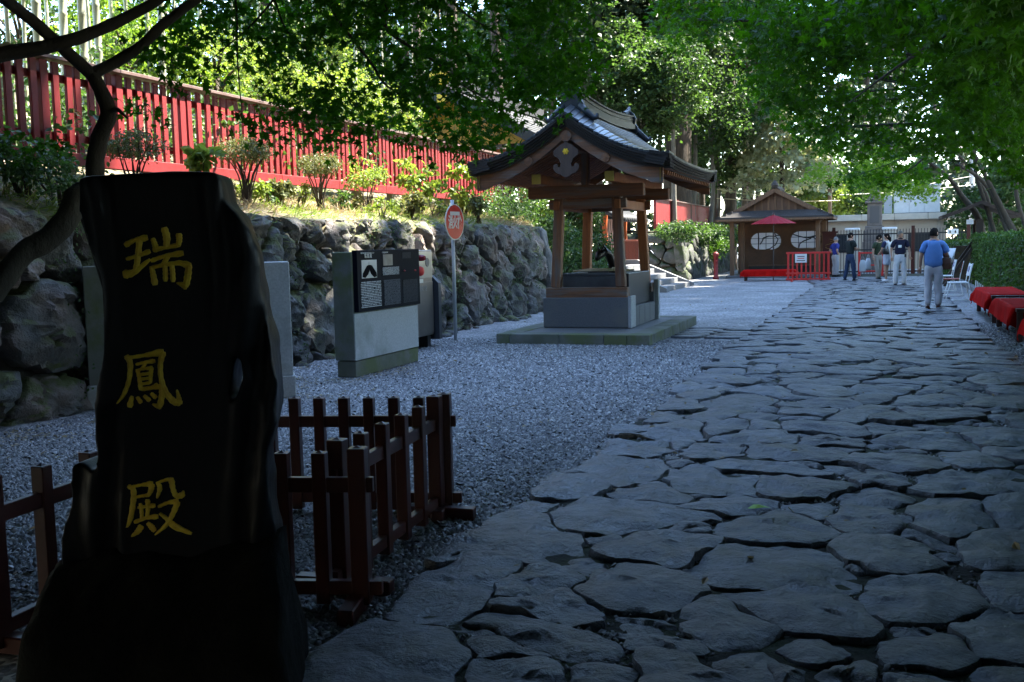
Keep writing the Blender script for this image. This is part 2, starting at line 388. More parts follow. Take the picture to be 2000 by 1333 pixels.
def facet(x, y, f, seed):
    d, p = mnoise.voronoi(Vector((x * f + seed, y * f, seed * .37))); q = p[0]
    a = math.sin(q.x * 12.9898 + q.y * 78.233) * 43758.5453; b = math.sin(q.x * 39.346 + q.y * 11.135) * 24634.6345
    return ((x * f + seed - q.x) * ((a % 1) - .5) + (y * f - q.y) * ((b % 1) - .5)) * 2 + ((a * 1.7) % 1 - .5) * .5
def rock(mb, poly, frame, top, back, n=20, rings=(0.03, 0.35, 0.7), edge=0.014, bulge=0.03, rough=0.01, wob=0.015, freq=2.5, ledge=0.0, seed=0.0, undercut=0.0, fac=0.0, ff=2.2):
    """a stone: outline poly in (a,b), front at c=top, back at c=back"""
    if area(poly) < 0: poly = poly[::-1]
    p = resample(poly, n); c = p.mean(0); k = len(p)
    for i in range(k):
        q = p[i] - c; L_ = math.hypot(*q) + 1e-6
        p[i] = p[i] + q / L_ * wob * 2.0 * fbm(p[i][0] * freq * 2.2 + seed, p[i][1] * freq * 2.2, seed, 3)
    size = math.sqrt(abs(area(poly)))
    def hgt(x, y, t):
        h = bulge * math.sin(min(1.0, t * 1.15) * math.pi / 2) + rough * fbm(x * freq + seed, y * freq, seed * 0.7, 4)
        if fac: h += fac * facet(x, y, ff, seed)
        if ledge:
            g = fbm(x * freq * 0.55 + seed * 1.3, y * freq * 1.3, seed, 3) * 2.2
            h -= ledge * (1.0 / (1.0 + math.exp(-9 * (g - 0.35))))
        return h
    V = []; loops = []
    def ring(s, cf):
        idx = []
        for i in range(k):
            q = c + (p[i] - c) * s; idx.append(len(V)); V.append(frame(q[0], q[1], cf(q[0], q[1])))
        loops.append(idx)
    e = edge / max(size, 0.05)
    ring(1 - undercut, lambda x, y: back)
    ring(1.0, lambda x, y: top - edge * 1.6 + hgt(x, y, 0.0))
    ring(1 - e * 0.9, lambda x, y: top - edge * 0.35 + hgt(x, y, 0.0))
    for r_ in rings: ring((1 - e * 2) * (1 - r_), lambda x, y, r_=r_: top + hgt(x, y, r_))
    V.append(frame(c[0], c[1], top + hgt(c[0], c[1], 1.0))); ci = len(V) - 1
    Fc = []
    for a, b in zip(loops[:-1], loops[1:]):
        for i in range(k): Fc.append((a[i], a[(i + 1) % k], b[(i + 1) % k], b[i]))
    for i in range(k): Fc.append((loops[-1][i], loops[-1][(i + 1) % k], ci))
    mb.add(V, Fc)

# ================================================================ ground, path
mb = MB(); g = 500
mb.add([(-g, -60, 0), (g, -60, 0), (g, 700, 0), (-g, 700, 0)], [(0, 1, 2, 3)])
o = mb.build('ground', M['gravel']); o.rotation_euler = (0, 0, ROTZ); tag(o, 'grey gravel yard around the stone path', kind='structure')
path = thing('stone_path', 'irregular dark slate paving stones laid as a wide path', None, kind='structure')
mb = MB()
NU = 220; V = []; 
for i in range(NU):
    u = -3 + 50 * i / (NU - 1)
    wl = 0.10 * fbm(u * 1.1, 0.0) ; wr = 0.10 * fbm(u * 1.1, 9.0)
    flare = 0.9 * max(0, (u - 33) / 8) ** 2
    for k_ in range(9):
        t = (0, .06, .2, .35, .5, .65, .8, .94, 1)[k_]; v = (-2.02 + wl - flare) * (1 - t) + (1.45 + wr + flare * 0.4) * t
        V.append((v, u, 0.008 + (0.008 + 0.014 * fbm(v * 2.3, u * 2.3) if 0 < k_ < 8 else 0)))
mb.add(V, [(i * 9 + k_, i * 9 + k_ + 1, (i + 1) * 9 + k_ + 1, (i + 1) * 9 + k_) for i in range(NU - 1) for k_ in range(8)])
mb.build('path_bed', M['soil'], path, smooth=True)

TR = {'E': (600, 866, 2.854), 'A': (1000, 860, 2.818), 'B': (1500, 860, 2.818), 'C': (1050, 640, 4.0), 'D': (1500, 640, 4.0)}
TRACED = '''E 1310,260 1385,165 1620,180 1645,225 1560,265 1340,280
E 1165,345 1250,305 1340,305 1360,325 1270,365
E 930,540 1000,440 1190,365 1280,390 1400,440 1480,570 1440,600 1300,640 1130,605
E 470,925 770,680 900,560 1000,565 1185,660 1030,790 930,905 730,965 600,975
E 0,1290 150,1150 420,975 560,985 720,1010 870,1140 790,1240 830,1350 -100,1440 -150,1380
E 1300,640 1580,610 1635,660 1580,690 1380,660
E 1030,830 1060,760 1190,690 1330,670 1530,710 1380,800 1300,815 1160,830
E 1000,890 1120,850 1240,850 1430,805 1600,920 1550,960 1310,930 1150,910
E 860,965 970,930 1180,930 1400,1000 1660,1100 1640,1140 1320,1120 1100,1010
E 860,1290 960,1190 1270,1165 1350,1250 1240,1345 900,1420
A 380,150 480,75 640,68 740,95 830,110 830,150 740,195 640,235 540,215 480,165
A 520,55 600,0 840,0 850,45 690,75
A 225,425 390,325 560,300 830,325 900,365 1040,375 1050,420 840,430 640,460 480,480 380,475
A 545,285 680,235 760,240 1000,305 960,335 860,325 640,298
A 870,180 900,150 1010,135 1180,170 1320,190 1310,275 1170,260 1040,280 950,250 880,215
A 950,345 1060,300 1300,300 1409,320 1409,345 1290,370 1060,380
A 510,605 740,505 930,500 1110,525 1090,560 940,660 860,670 640,630
A 350,820 460,730 620,660 700,670 990,745 840,905 640,910 430,870
A 980,680 1160,565 1420,590 1670,605 1770,650 1900,800 1790,805 1409,795 1130,745 1000,710
A 1100,500 1200,450 1409,390 1480,375 1580,400 1730,490 1630,525 1409,530 1240,520
A 580,970 640,935 790,940 900,985 860,1040 740,1040 630,1010
A 920,960 1150,825 1390,985 1230,1095 1060,1045
A 1170,815 1409,815 1560,805 1830,820 1909,890 1985,1030 1700,1005 1420,970
A 380,1300 420,1230 560,1215 680,1225 670,1300 500,1360 330,1370
A 710,1225 850,1170 1010,1180 1030,1230 1260,1330 900,1400 720,1330
A 1040,1165 1200,1145 1409,1150 1530,1220 1520,1330 1300,1290 1060,1210
A 950,50 1040,15 1250,0 1260,55 1090,85 1000,85
A 1125,95 1250,80 1480,100 1600,130 1740,190 1600,180 1409,155 1140,145
A 1340,240 1400,195 1480,185 1620,210 1850,225 1800,260 1540,300 1420,300
B 75,335 180,315 350,320 360,370 260,400 160,360
B 390,320 500,260 580,235 680,270 740,305 600,340 450,335
B 480,185 560,170 700,170 780,235 700,240 580,230
B 385,370 440,355 610,375 700,450 640,490 460,480 395,420
B 390,560 480,510 820,550 890,640 760,690 620,690 470,655
B 510,860 570,790 700,755 870,750 990,770 1170,880 960,930 800,965 640,960 530,910
B 810,460 860,340 980,305 1100,320 1195,400 1190,450 1060,510 960,515 880,490
B 730,510 780,478 880,498 1020,570 900,555
B 800,240 900,185 1070,160 1260,160 1409,180 1480,265 1080,275 920,270
B 445,85 560,50 900,75 960,130 860,165 700,150 450,110
B 970,100 1000,55 1200,60 1300,120 1120,135 980,110
B 1215,330 1290,295 1409,290 1500,300 1500,450 1290,440
B 690,1170 700,1080 900,1045 1060,1080 1070,1190 900,1210
B 1110,550 1200,490 1500,480 1500,680 1150,660
B 1255,720 1500,700 1500,900 1270,895
B 1110,985 1250,930 1500,930 1500,1200 1150,1120
B 240,1340 380,1240 500,1190 600,1230 560,1300 400,1380
B 640,1280 800,1265 1000,1310 950,1400 640,1400
B 0,1180 60,1170 150,1230 180,1320 30,1330
B 1130,1230 1500,1230 1500,1400 1150,1400
C 700,830 800,765 1250,730 1275,770 1280,850 1000,835
C 870,740 960,655 1130,690 1160,735
C 970,630 1080,560 1220,560 1295,620 1120,640
C 1115,535 1290,465 1440,520 1290,555 1180,545
C 1275,575 1460,505 1640,500 1835,540 1740,585 1530,600 1330,600
C 1310,632 1420,597 1700,625 1640,650 1500,650
C 1140,690 1350,645 1490,680 1300,730
C 1290,810 1350,740 1550,720 1650,740 1560,780 1400,830
C 1400,860 1560,810 1860,785 1990,890 1700,895
C 1150,940 1240,890 1560,880 1590,950 1340,1000 1220,995
C 1030,890 1200,860 1215,880 1090,930
C 1655,770 1700,710 1880,730 1880,775 1730,780
C 1640,930 1780,900 2160,930 2460,985 2360,1015 2050,1000 1720,990
C 1275,360 1560,350 1590,390 1380,395 1300,390
C 1230,440 1400,400 1510,405 1480,470 1360,490
C 1510,480 1640,450 1830,440 1945,470 1900,500 1700,505
C 1440,280 1520,225 1660,255 1570,290
C 1345,340 1420,297 1630,315 1600,340
C 1650,340 1670,295 1840,295 1860,335 1750,345
D 105,740 200,710 640,730 820,830 640,830 380,800 180,790
D 280,895 380,840 560,830 720,850 735,890 690,915 480,900
D 0,790 80,785 180,850 195,900 -60,890 -90,840
D 770,880 880,845 1240,815 1480,850 1600,940 1200,930 1040,890
D 1570,830 1640,780 2000,780 2050,900 1800,920 1640,880
D 1060,620 1680,625 1620,690 1280,700
D 760,690 950,655 1160,690 1280,725 950,730
D 510,680 600,625 820,595 1000,605 850,650 720,725 540,720
D 1030,580 1100,515 1420,510 1600,550 1300,580
D 1540,605 1640,550 2050,545 2050,620
D 130,665 180,618 560,630 490,680
D 280,575 330,543 600,543 720,590 540,600
D 160,460 200,435 580,460 660,515 460,530 320,520
D 620,480 780,450 1060,460 1080,500 800,512
D 640,540 760,522 980,525 860,575 740,575
D 1240,445 1300,420 1470,440 1480,470 1340,480
D 1360,490 1480,482 1720,520 1560,535
D 1860,650 2050,640 2050,760 1920,740
D 760,765 980,775 1190,790 1000,815 840,850
D 1750,465 2050,460 2050,515 1820,510
D 1580,390 1750,355 1900,370 1960,430 1750,450
D 1130,390 1280,362 1490,380 1470,412 1200,410
D 830,265 900,250 960,275 800,310 680,300
D 70,310 150,275 330,295 460,320 300,335 100,335
D 80,365 250,345 430,350 350,378 120,380'''
OG = 0.025; OU0, OV0 = -2.0, -2.6; occ = np.zeros((int(44 / OG), int(5 / OG)), bool)
def raster(poly, grow=0.0, mark=True):
    a = np.array(poly); c = a.mean(0); 
    if grow: a = c + (a - c) * (1 + grow / (np.sqrt(((a - c) ** 2).sum(1)).mean() + 1e-6))
    j0 = max(0, int((a[:, 0].min() - OV0) / OG)); j1 = min(occ.shape[1] - 1, int((a[:, 0].max() - OV0) / OG) + 1)
    i0 = max(0, int((a[:, 1].min() - OU0) / OG)); i1 = min(occ.shape[0] - 1, int((a[:, 1].max() - OU0) / OG) + 1)
    if j1 <= j0 or i1 <= i0: return 1.0
    X, Y = np.meshgrid(OV0 + (np.arange(j0, j1) + .5) * OG, OU0 + (np.arange(i0, i1) + .5) * OG)
    m_ = np.zeros(X.shape, bool); k = len(a); j = k - 1
    for i in range(k):
        xi, yi = a[i]; xj, yj = a[j]
        cond = ((yi > Y) != (yj > Y)) & (X < (xj - xi) * (Y - yi) / (yj - yi + 1e-12) + xi); m_ ^= cond; j = i
    sub = occ[i0:i1, j0:j1]; fr = (sub & m_).sum() / max(1, m_.sum())
    if mark: sub |= m_
    return fr
stones = []
for ln in TRACED.split('\n'):
    tg, *pts = ln.split(); ox, oy, s_ = TR[tg]; poly = []
    for q in pts:
        a, b = q.split(','); w_ = gnd(ox + float(a) / s_, oy + float(b) / s_, 0.055); poly.append(S(w_))
    c_ = np.array(poly).mean(0); poly = [tuple(c_ + (np.array(q) - c_) * 1.055) for q in poly]
    stones.append((chaikin(poly, 1, 0.11), True))
for p, _ in stones: raster(p, 0.01)
# the rest of the path: cells of a power diagram, wider than long, dropped where a stone already lies
AS = 1.75
seeds = []
def addseeds(n, u0, u1, v0, v1, md):
    tries = 0
    while tries < n:
        tries += 1; v = rng.uniform(v0, v1); u = rng.uniform(u0, u1); fl = 0.9 * max(0, (u - 33) / 8) ** 2
        if v < -2.0 - fl or v > 1.43 + fl * .4: continue
        if all(((v - a) / AS) ** 2 + (u - b) ** 2 > (md * (0.8 + 0.4 * ((a * 7.3 + b * 3.1) % 1))) ** 2 for a, b in seeds): seeds.append((v, u))
addseeds(6000, 2.2, 42.0, -2.6, 1.8, 0.36)
P = np.array([(v / AS, u) for v, u in seeds]); w_ = rng.uniform(-0.02, 0.03, len(P))
cells = power_cells(P, w_, (-1.95 / AS - .4, 1.8, 1.42 / AS + .3, 42.4), gap=0.035)
for (v, u), c in zip(seeds, cells):
    if c is None: continue
    c = [(a * AS, b) for a, b in c]
    if abs(area(c)) < 0.03: continue
    fr = raster(c, mark=False)
    if fr > 0.22: continue
    lv = 2.10 + 0.9 * max(0, (u - 33) / 8) ** 2 + .12 * fbm(u * 1.7, 2)
    c = clip_half(clip_half(c, -1, 0, lv), 1, 0, 1.50 + .1 * fbm(u * 1.9, 5))
    if len(c) < 3 or abs(area(c)) < .03: continue
    if fr > 0.02:
        cc = cen(c); c = [tuple(cc + (np.array(q) - cc) * 0.78) for q in c]
    if u > 4.0: c = [(a + 0.05 * fbm(a * 3, b * 3, 5), b + 0.05 * fbm(a * 3, b * 3, 8)) for a, b in c]
    c = chaikin(c, 1, 0.15); raster(c, 0.01); stones.append((c, False))
# smaller stones filling the gaps between the near ones
for it in range(9000):
    v = rng.uniform(-1.98, 1.42); u = rng.uniform(2.4, 13.5); r_ = 0.30 * (1 - it / 9000) ** 1.3 + 0.035; k = rng.integers(6, 9)
    an = np.sort(rng.uniform(0, 2 * math.pi, k)); ex = rng.uniform(1.1, 2.0)
    c = [(v + ex * r_ * math.cos(a) * rng.uniform(.8, 1.1), u + r_ * 0.75 * math.sin(a) * rng.uniform(.8, 1.1)) for a in an]
    if abs(area(c)) < 0.004 or np.diff(np.append(an, an[0] + 2 * math.pi)).max() > 2.4: continue
    if min(q[0] for q in c) < -2.02 or max(q[0] for q in c) > 1.5: continue
    if raster(c, 0.0, mark=False) > 0.012: continue
    raster(c, 0.02); stones.append((chaikin(c, 1, .15), False))
# let every stone near the camera grow until it almost touches its neighbours
FG = 0.0125; idm = np.zeros((int(13.5 / FG), int(3.9 / FG)), np.int32)
def fill_id(poly, k):
    a = np.array(poly); j0 = max(0, int((a[:, 0].min() + 2.25) / FG)); j1 = min(idm.shape[1] - 1, int((a[:, 0].max() + 2.25) / FG) + 1); i0 = max(0, int((a[:, 1].min() - 1.5) / FG)); i1 = min(idm.shape[0] - 1, int((a[:, 1].max() - 1.5) / FG) + 1)
    if j1 <= j0 or i1 <= i0: return
    X, Y = np.meshgrid(-2.25 + (np.arange(j0, j1) + .5) * FG, 1.5 + (np.arange(i0, i1) + .5) * FG); m_ = np.zeros(X.shape, bool); q = len(a) - 1
    for i in range(len(a)):
        m_ ^= ((a[i, 1] > Y) != (a[q, 1] > Y)) & (X < (a[q, 0] - a[i, 0]) * (Y - a[i, 1]) / (a[q, 1] - a[i, 1] + 1e-12) + a[i, 0]); q = i
    sub = idm[i0:i1, j0:j1]; sub[m_ & (sub == 0)] = k
grow = [i for i, (c, t) in enumerate(stones) if 1.8 < cen(c)[1] < 14.5]
gp = {i: resample(stones[i][0], 26) for i in grow}
for i in grow: fill_id(gp[i], i + 1)
for rnd_ in range(4):
    for i in grow:
        p = gp[i]; c = p.mean(0); d = p - c; L_ = np.sqrt((d ** 2).sum(1)) + 1e-6; d /= L_[:, None]; big = abs(area([tuple(x) for x in p])) > .08
        st = np.zeros(len(p))
        for k in range(len(p)):
            while st[k] < (.017 if big else .014):
                ok = True
                for ex in (.012, .024):
                    q = p[k] + d[k] * (st[k] + ex); a_, b_ = int((q[1] - 1.5) / FG), int((q[0] + 2.25) / FG)
                    if not (0 <= a_ < idm.shape[0] and 0 <= b_ < idm.shape[1]) or q[0] < -2.1 or idm[a_, b_] not in (0, i + 1): ok = False; break
                if not ok: break
                st[k] += .007
        st = np.minimum(st, (np.roll(st, 1) + np.roll(st, -1)) / 2 + .012)
        gp[i] = p + d * st[:, None]; fill_id(gp[i], i + 1)
for i in grow: stones[i] = ([tuple(x) for x in gp[i]], stones[i][1])
def shown(c):
    q = cen(c[0]); w0 = W(q[0], q[1]); d = w0.y
    if d < 1: return 0
    px = abs(w0.x / d) * 2000
    return abs(area(c[0])) / d ** 3 * (1 if px < 1150 and d > 3.0 else 0.02)
stones.sort(key=shown, reverse=True)
fr_id = lambda a, b, c: (a, b, c)
rest = MB()
ns = 0
for i, (c, tr) in enumerate(stones):
    q = cen(c); d = W(q[0], q[1]).y
    tx, ty = rng.normal(0, 0.013, 2); h = rng.uniform(0.038, 0.064); q2 = q.copy()
    if abs(area(c)) < 0.10 and d < 14: h = rng.uniform(0.024, 0.046)
    frm = lambda a, b, z, tx=tx, ty=ty, q2=q2: (a, b, max(-0.02, z + (tx * (a - q2[0]) + ty * (b - q2[1])) * (1 if z > 0.01 else 0)))
    near = d < 8.5 and i < 120
    n_ = 40 if near else (22 if d < 16 else 14)
    rg = (0.05, 0.2, 0.4, 0.6, 0.8) if near else ((0.1, 0.5) if d < 16 else (0.4,))
    mb = MB() if i < 300 else rest
    rock(mb, c, frm, h, -0.03, n_, rg, edge=0.012 if near else 0.015, bulge=0.012, rough=0.02, wob=0.016, freq=3.6, ledge=0.020 if near else 0.012, seed=i * 1.7, fac=.010 if near else 0, ff=3.0)
    if i < 300: crisp(mb.build('paving_stone', M['slate'], path, smooth=True)); ns += 1
crisp(stuff(rest.build('paving_stones_far', M['slate'], path, smooth=True)))
print('stones', len(stones))

# branch of flat stones leading to the pavilion, and a stone strip in front of its slab
spur = thing('stepping_path', 'short run of flat slate stones between the pavilion slab and main path', None, kind='structure')
P = [(v, u) for v in np.arange(-3.0, -1.95, 0.62) for u in np.arange(16.6, 18.4, 0.42)]
P = np.array([(v / 1.5 + rng.uniform(-.08, .08), u + rng.uniform(-.1, .1)) for v, u in P])
for c in power_cells(P, np.zeros(len(P)), (-3.25 / 1.5, 16.4, -2.05 / 1.5, 18.3), 0.04):
    if c is None: continue
    mb = MB(); rock(mb, chaikin([(a * 1.5, b) for a, b in c], 1, .2), fr_id, rng.uniform(.03, .045), -.02, 16, (0.4,), edge=.01, bulge=.008, rough=.01, seed=rng.uniform(0, 90))
    mb.build('paving_stone', M['slate'], spur, smooth=True)

# loose gravel
octa = np.array([(1, 0, -.25), (0, 1, -.25), (-1, 0, -.25), (0, -1, -.25), (0, 0, 1)], float)
otri = np.array([(0, 1, 4), (1, 2, 4), (2, 3, 4), (3, 0, 4)])
def scatter_pebbles(pos, rad, name, mat, flat=0.6):
    n = len(pos); an = rng.uniform(0, 2 * math.pi, n); tl = rng.normal(0, 0.35, (n, 2))
    sc = rad[:, None] * np.stack([rng.uniform(0.9, 1.5, n), rng.uniform(0.7, 1.05, n), rng.uniform(0.5, 0.85, n)], 1)
    v = octa[None] * sc[:, None, :] * rng.uniform(0.8, 1.2, (n, 5, 1)) 
    ca, sa = np.cos(an)[:, None], np.sin(an)[:, None]
    x = v[..., 0] * ca - v[..., 1] * sa; y = v[..., 0] * sa + v[..., 1] * ca; z = v[..., 2] + x * tl[:, :1] + y * tl[:, 1:]
    v = np.stack([x, y, z], 2) + pos[:, None, :]
    f = (otri[None] + 5 * np.arange(n)[:, None, None]).reshape(-1, 3)
    m_ = MB(); m_.add(v.reshape(-1, 3), f); return m_.build(name, mat, smooth=True)
def infrustum(v, u, m=60):
    x = v * CS + u * SS; y = -v * SS + u * CS; px = 1000 + 2000 * x / np.maximum(y, .1)
    return (y > 2.5) & (px > -m) & (px < 2000 + m)
pos = []; rad = []
def peb(n, v0, v1, u0, u1, r0, r1):
    v = rng.uniform(v0, v1, n); u = rng.uniform(u0, u1, n); k = infrustum(v, u)
    edge = -1.98 + 0.1 * np.sin(u * 2.1)
    k &= (v < edge + 0.05) | (v > 1.40)
    v, u = v[k], u[k]; r = rng.uniform(r0, r1, len(v)); pos.append(np.stack([v, u, r * 0.25 + rng.uniform(0, .008, len(v))], 1)); rad.append(r)
peb(60000, -7.3, -1.9, 3.4, 9.0, 0.010, 0.019)
peb(50000, -7.3, -1.9, 9.0, 16.0, 0.013, 0.022)
peb(7000, -5.0, -1.9, 3.0, 5.5, 0.010, 0.022)
peb(9000, 1.38, 2.6, 9, 20.0, 0.012, 0.02)
# pebbles washed between the paving stones
v = rng.uniform(-1.9, 1.4, 26000); u = rng.uniform(3.0, 11, 26000); k = infrustum(v, u) & ~occ[((u - OU0) / OG).astype(int), ((v - OV0) / OG).astype(int)]
k &= np.array([fbm(a * 1.5, b * 1.5, 3) > 0.05 for a, b in zip(v, u)])
v, u = v[k], u[k]; r = rng.uniform(0.006, 0.016, len(v)); pos.append(np.stack([v, u, 0.02 + r * .2], 1)); rad.append(r)
pos = np.concatenate(pos); rad = np.concatenate(rad); print('pebbles', len(pos))
o = scatter_pebbles(pos, rad, 'gravel', M['pebble']); o.rotation_euler = (0, 0, ROTZ); tag(o, 'loose grey gravel beside the stone path', 'gravel', kind='stuff')

# ================================================================ retaining wall
WV = -7.5
wall = thing('stone_wall', 'mossy dry-stone retaining wall of big boulders under the bank', 'wall')
SEED = '''84,636,.30 88,783,.16 50,539,.10 134,485,.12 50,434,.16 105,400,.02 2,590,0 5,720,0 170,720,-.05 128,560,-.1 -60,640,.2 -60,460,.1
623,615,.30 623,518,.10 593,547,.03 588,590,0 518,434,.08 534,472,.04 569,469,0 583,442,.02 631,461,.05 674,466,.04 701,439,0 607,484,-.06 642,493,-.02 589,690,-.05 605,693,-.06 637,688,0 654,655,-.02
743,444,.03 712,470,0 754,472,.02 804,460,.08 845,470,.02 831,491,0 760,520,.08 700,560,.1 790,570,.12 740,640,.1 810,640,.1 680,660,.05 700,510,.05
867,461,.03 901,469,.02 923,447,-.01 922,463,-.03 957,476,.12 991,465,.03 1021,467,.05 884,501,.10 923,505,.05 949,524,.04 983,530,.12 1012,518,.04 1027,526,0 1042,522,-.04
868,574,.12 918,572,.13 945,562,-.03 966,587,.04 1006,581,.12 1039,576,.08 932,612,.05 1029,600,-.05 882,635,.03 958,625,-.05 1006,545,-.05 975,612,-.06
200,500,.1 260,560,.15 330,500,.1 330,640,.2 420,560,.15 460,650,.15 400,470,.1 480,500,.05 260,430,.1 330,420,.05 420,420,.05 250,680,.1'''
P = []; wts = []
for t in SEED.split():
    a, b, c = (float(x) for x in t.split(','))
    w0 = atv(a, b, WV - 0.2); P.append((S(w0)[1], max(0.12, min(1.85, w0.z)))); wts.append(c * 1.0)
wcells = power_cells(P, wts, (6.5, -0.06, 23.6, 2.02), gap=0.035)
def wallframe(a, b, c): return (WV - 0.17 * b + c, a, b)
for i, c in enumerate(wcells):
    if c is None or abs(area(c)) < 0.01: continue
    sz = math.sqrt(abs(area(c)))
    mb = MB(); c = [(a + 0.05 * fbm(a * 2, b * 2, 3), b + 0.05 * fbm(a * 2, b * 2, 7)) for a, b in resample(c, 12)]
    cc = cen(c); c = [tuple(cc + (np.array(q) - cc) * 0.965) for q in c]
    rock(mb, chaikin(c, 1, .25), wallframe, rng.uniform(-0.03, 0.06), -0.45, 46, (0.05, 0.14, 0.25, 0.37, 0.5, 0.62, 0.75, 0.88), edge=0.025, bulge=min(0.10, .15 * sz), rough=0.07, wob=0.04, freq=4.0, ledge=0.04, seed=i * 3.1, fac=.09, ff=2.6)
    crisp(mb.build('stone', M['boulder'], wall, smooth=True), 32)
# tall squared corner stone at the end of the wall
mb = MB(); rock(mb, [(23.55, -.05), (24.05, -.05), (23.95, 1.0), (23.85, 1.98), (23.45, 2.0), (23.5, 1.0)], wallframe, 0.1, -0.9, 30, (0.1, 0.4, 0.7), edge=.03, bulge=.04, rough=.04, seed=4)
mb.build('corner_stone', M['boulder'], wall, smooth=True)
mb = MB(); mb.add([(WV - .2, 5.5, -.1), (WV - .2, 23.8, -.1), (WV - .58, 23.7, 2.0), (WV - .58, 5.5, 2.0), (WV - 2, 23.8, -.1), (WV - 2, 23.7, 2.0)], [(0, 1, 2, 3), (1, 4, 5, 2)])
mb.build('earth_backing', M['earth'], wall)
# small stones along the foot of the wall
mb = MB()
for k in range(46):
    u = rng.uniform(9, 23.5); v = WV + rng.uniform(0.05, .35); r_ = rng.uniform(.05, .14)
    an = np.linspace(0, 2 * math.pi, 7, endpoint=False); c = [(v + r_ * math.cos(a) * rng.uniform(.7, 1.1), u + 1.2 * r_ * math.sin(a) * rng.uniform(.7, 1.1)) for a in an]
    rock(mb, c, fr_id, r_ * .5, -.03, 12, (0.3,), edge=.02, bulge=r_ * .3, rough=.02, seed=k * 2.2)
stuff(mb.build('foot_stones', M['boulder'], wall, smooth=True))

# ================================================================ bank and hillside
def bank_z(v, u):
    d = WV - 0.30 - v
    if d < 0: z = 1.86
    elif d < 2.3: z = 1.90 + 0.27 * d + 0.10 * math.sin(min(1, d) * math.pi)
    else: z = 2.52 + 0.40 * (d - 2.3) - 0.30 * max(0, d - 9.5)
    return z + 0.07 * fbm(v * 0.9, u * 0.9, 2)
mb = MB(); vv = [WV - .3 - x for x in (0.30, 0.06, .15, .35, .6, .9, 1.25, 1.6, 2.0, 2.4, 3.2, 4.5, 7, 10, 15, 22, 32, 45, 70)]; uu = np.linspace(-14, 24.0, 140)
V = [(v, u, bank_z(v, u) - (0.55 if i == 0 else 0)) for u in uu for i, v in enumerate(vv)]
nv = len(vv); mb.add(V, [(i * nv + k, i * nv + k + 1, (i + 1) * nv + k + 1, (i + 1) * nv + k) for i in range(len(uu) - 1) for k in range(nv - 1)])
o = mb.build('bank_terrain', M['litter_ground'], smooth=True); o.rotation_euler = (0, 0, ROTZ); tag(o, 'grassy bank above the boulder wall', kind='structure')
# ================================================================ inscribed monument
MY = 3.42
def mloc(px, py): w = at(px, py, MY); return (w.x, w.z)
mon = thing('inscribed_monument', 'tall black lacquered slab cut from a tree trunk with three gold characters', 'monument', (0, 0, 0), 0)
outer = [(143,345),(200,341),(250,338),(330,333),(420,335),(430,350),(436,395),(466,418),(488,450),(504,500),(512,560),(520,620),(535,680),(544,760),(541,830),(526,880),(526,936),(527,982),(541,1048),(538,1094),(520,1139),(510,1190),(300,1215),(170,1190),(125,1120),(118,1060),(131,989),(133,912),(150,905),(187,925),(187,867),(186,785),(193,736),(203,698),(203,673),(194,624),(193,582),(186,533),(168,480),(154,435),(148,395)]
hole = [(459,680),(470,701),(475,735),(467,771),(452,799),(447,796),(450,771),(455,722),(455,694)]
from mathutils.geometry import tessellate_polygon
lo = [mloc(*p) for p in outer]; lh = [mloc(*p) for p in hole]
cx_ = sum(p[0] for p in lh) / len(lh); cz_ = sum(p[1] for p in lh) / len(lh)
lh = [(cx_ + (p[0] - cx_) * 1.05, cz_ + (p[1] - cz_) * .95) for p in lh]
tri = tessellate_polygon([[Vector((a, b, 0)) for a, b in lo], [Vector((a, b, 0)) for a, b in lh]])
allp = lo + lh; n0, n1 = len(lo), len(lh); N = n0 + n1
xm_ = sum(a for a, b in lo) / len(lo)
V = [(a, MY, b) for a, b in allp] + [(a + .10 * (xm_ - a), MY + 0.24, b) for a, b in allp]
Fc = [tuple(t) for t in tri] + [tuple(N + q for q in t)[::-1] for t in tri]
Fc += [(i, (i + 1) % n0, N + (i + 1) % n0, N + i) for i in range(n0)] + [(n0 + i, n0 + (i + 1) % n1, N + n0 + (i + 1) % n1, N + n0 + i) for i in range(n1)]
mb = MB(); mb.add(V, Fc); tmp = mb.build('tmp')
bm = bmesh.new(); bm.from_mesh(tmp.data); bmesh.ops.recalc_face_normals(bm, faces=bm.faces); bm.to_mesh(tmp.data); bm.free()
md = tmp.modifiers.new('r', 'REMESH'); md.mode = 'VOXEL'; md.voxel_size = 0.011
md = tmp.modifiers.new('s', 'SMOOTH'); md.factor = 0.6; md.iterations = 14
me = evaluated(tmp)
co = np.empty(len(me.vertices) * 3, np.float32); me.vertices.foreach_get('co', co); co = co.reshape(-1, 3)
xr = mloc(400, 600)[0]
for i in range(len(co)):
    x, y, z = co[i]
    w_ = max(0.0, min(1.0, (x - xr) / 0.10)); wl = max(0.0, min(1.0, (mloc(235, 600)[0] - x) / 0.05))
    top = max(0, z - 1.72)
    fold = 0.045 * math.sin((x - xr) * 55 + 3.0 * math.sin(z * 3.2) + 1.5 * fbm(x * 3, z * 2, 1)) + 0.03 * fbm(x * 7, z * 2.2, 4)
    if y < MY + 0.13:
        co[i, 1] = y + (w_ + wl) * fold * 0.35 + (0.012 * fbm(x * 5, z * 3, 2)) * (w_ + wl + .15) + (0.03 if z < 0.45 else 0) * w_
    else: co[i, 1] = y + 0.06 * fbm(x * 5, z * 3, 9)
    co[i, 0] += 0.008 * fbm(x * 9, z * 7, y * 5)
me.vertices.foreach_set('co', co.ravel()); me.polygons.foreach_set('use_smooth', np.ones(len(me.polygons), bool)); me.update()
link('trunk_slab', me, M['black_gloss'], mon)
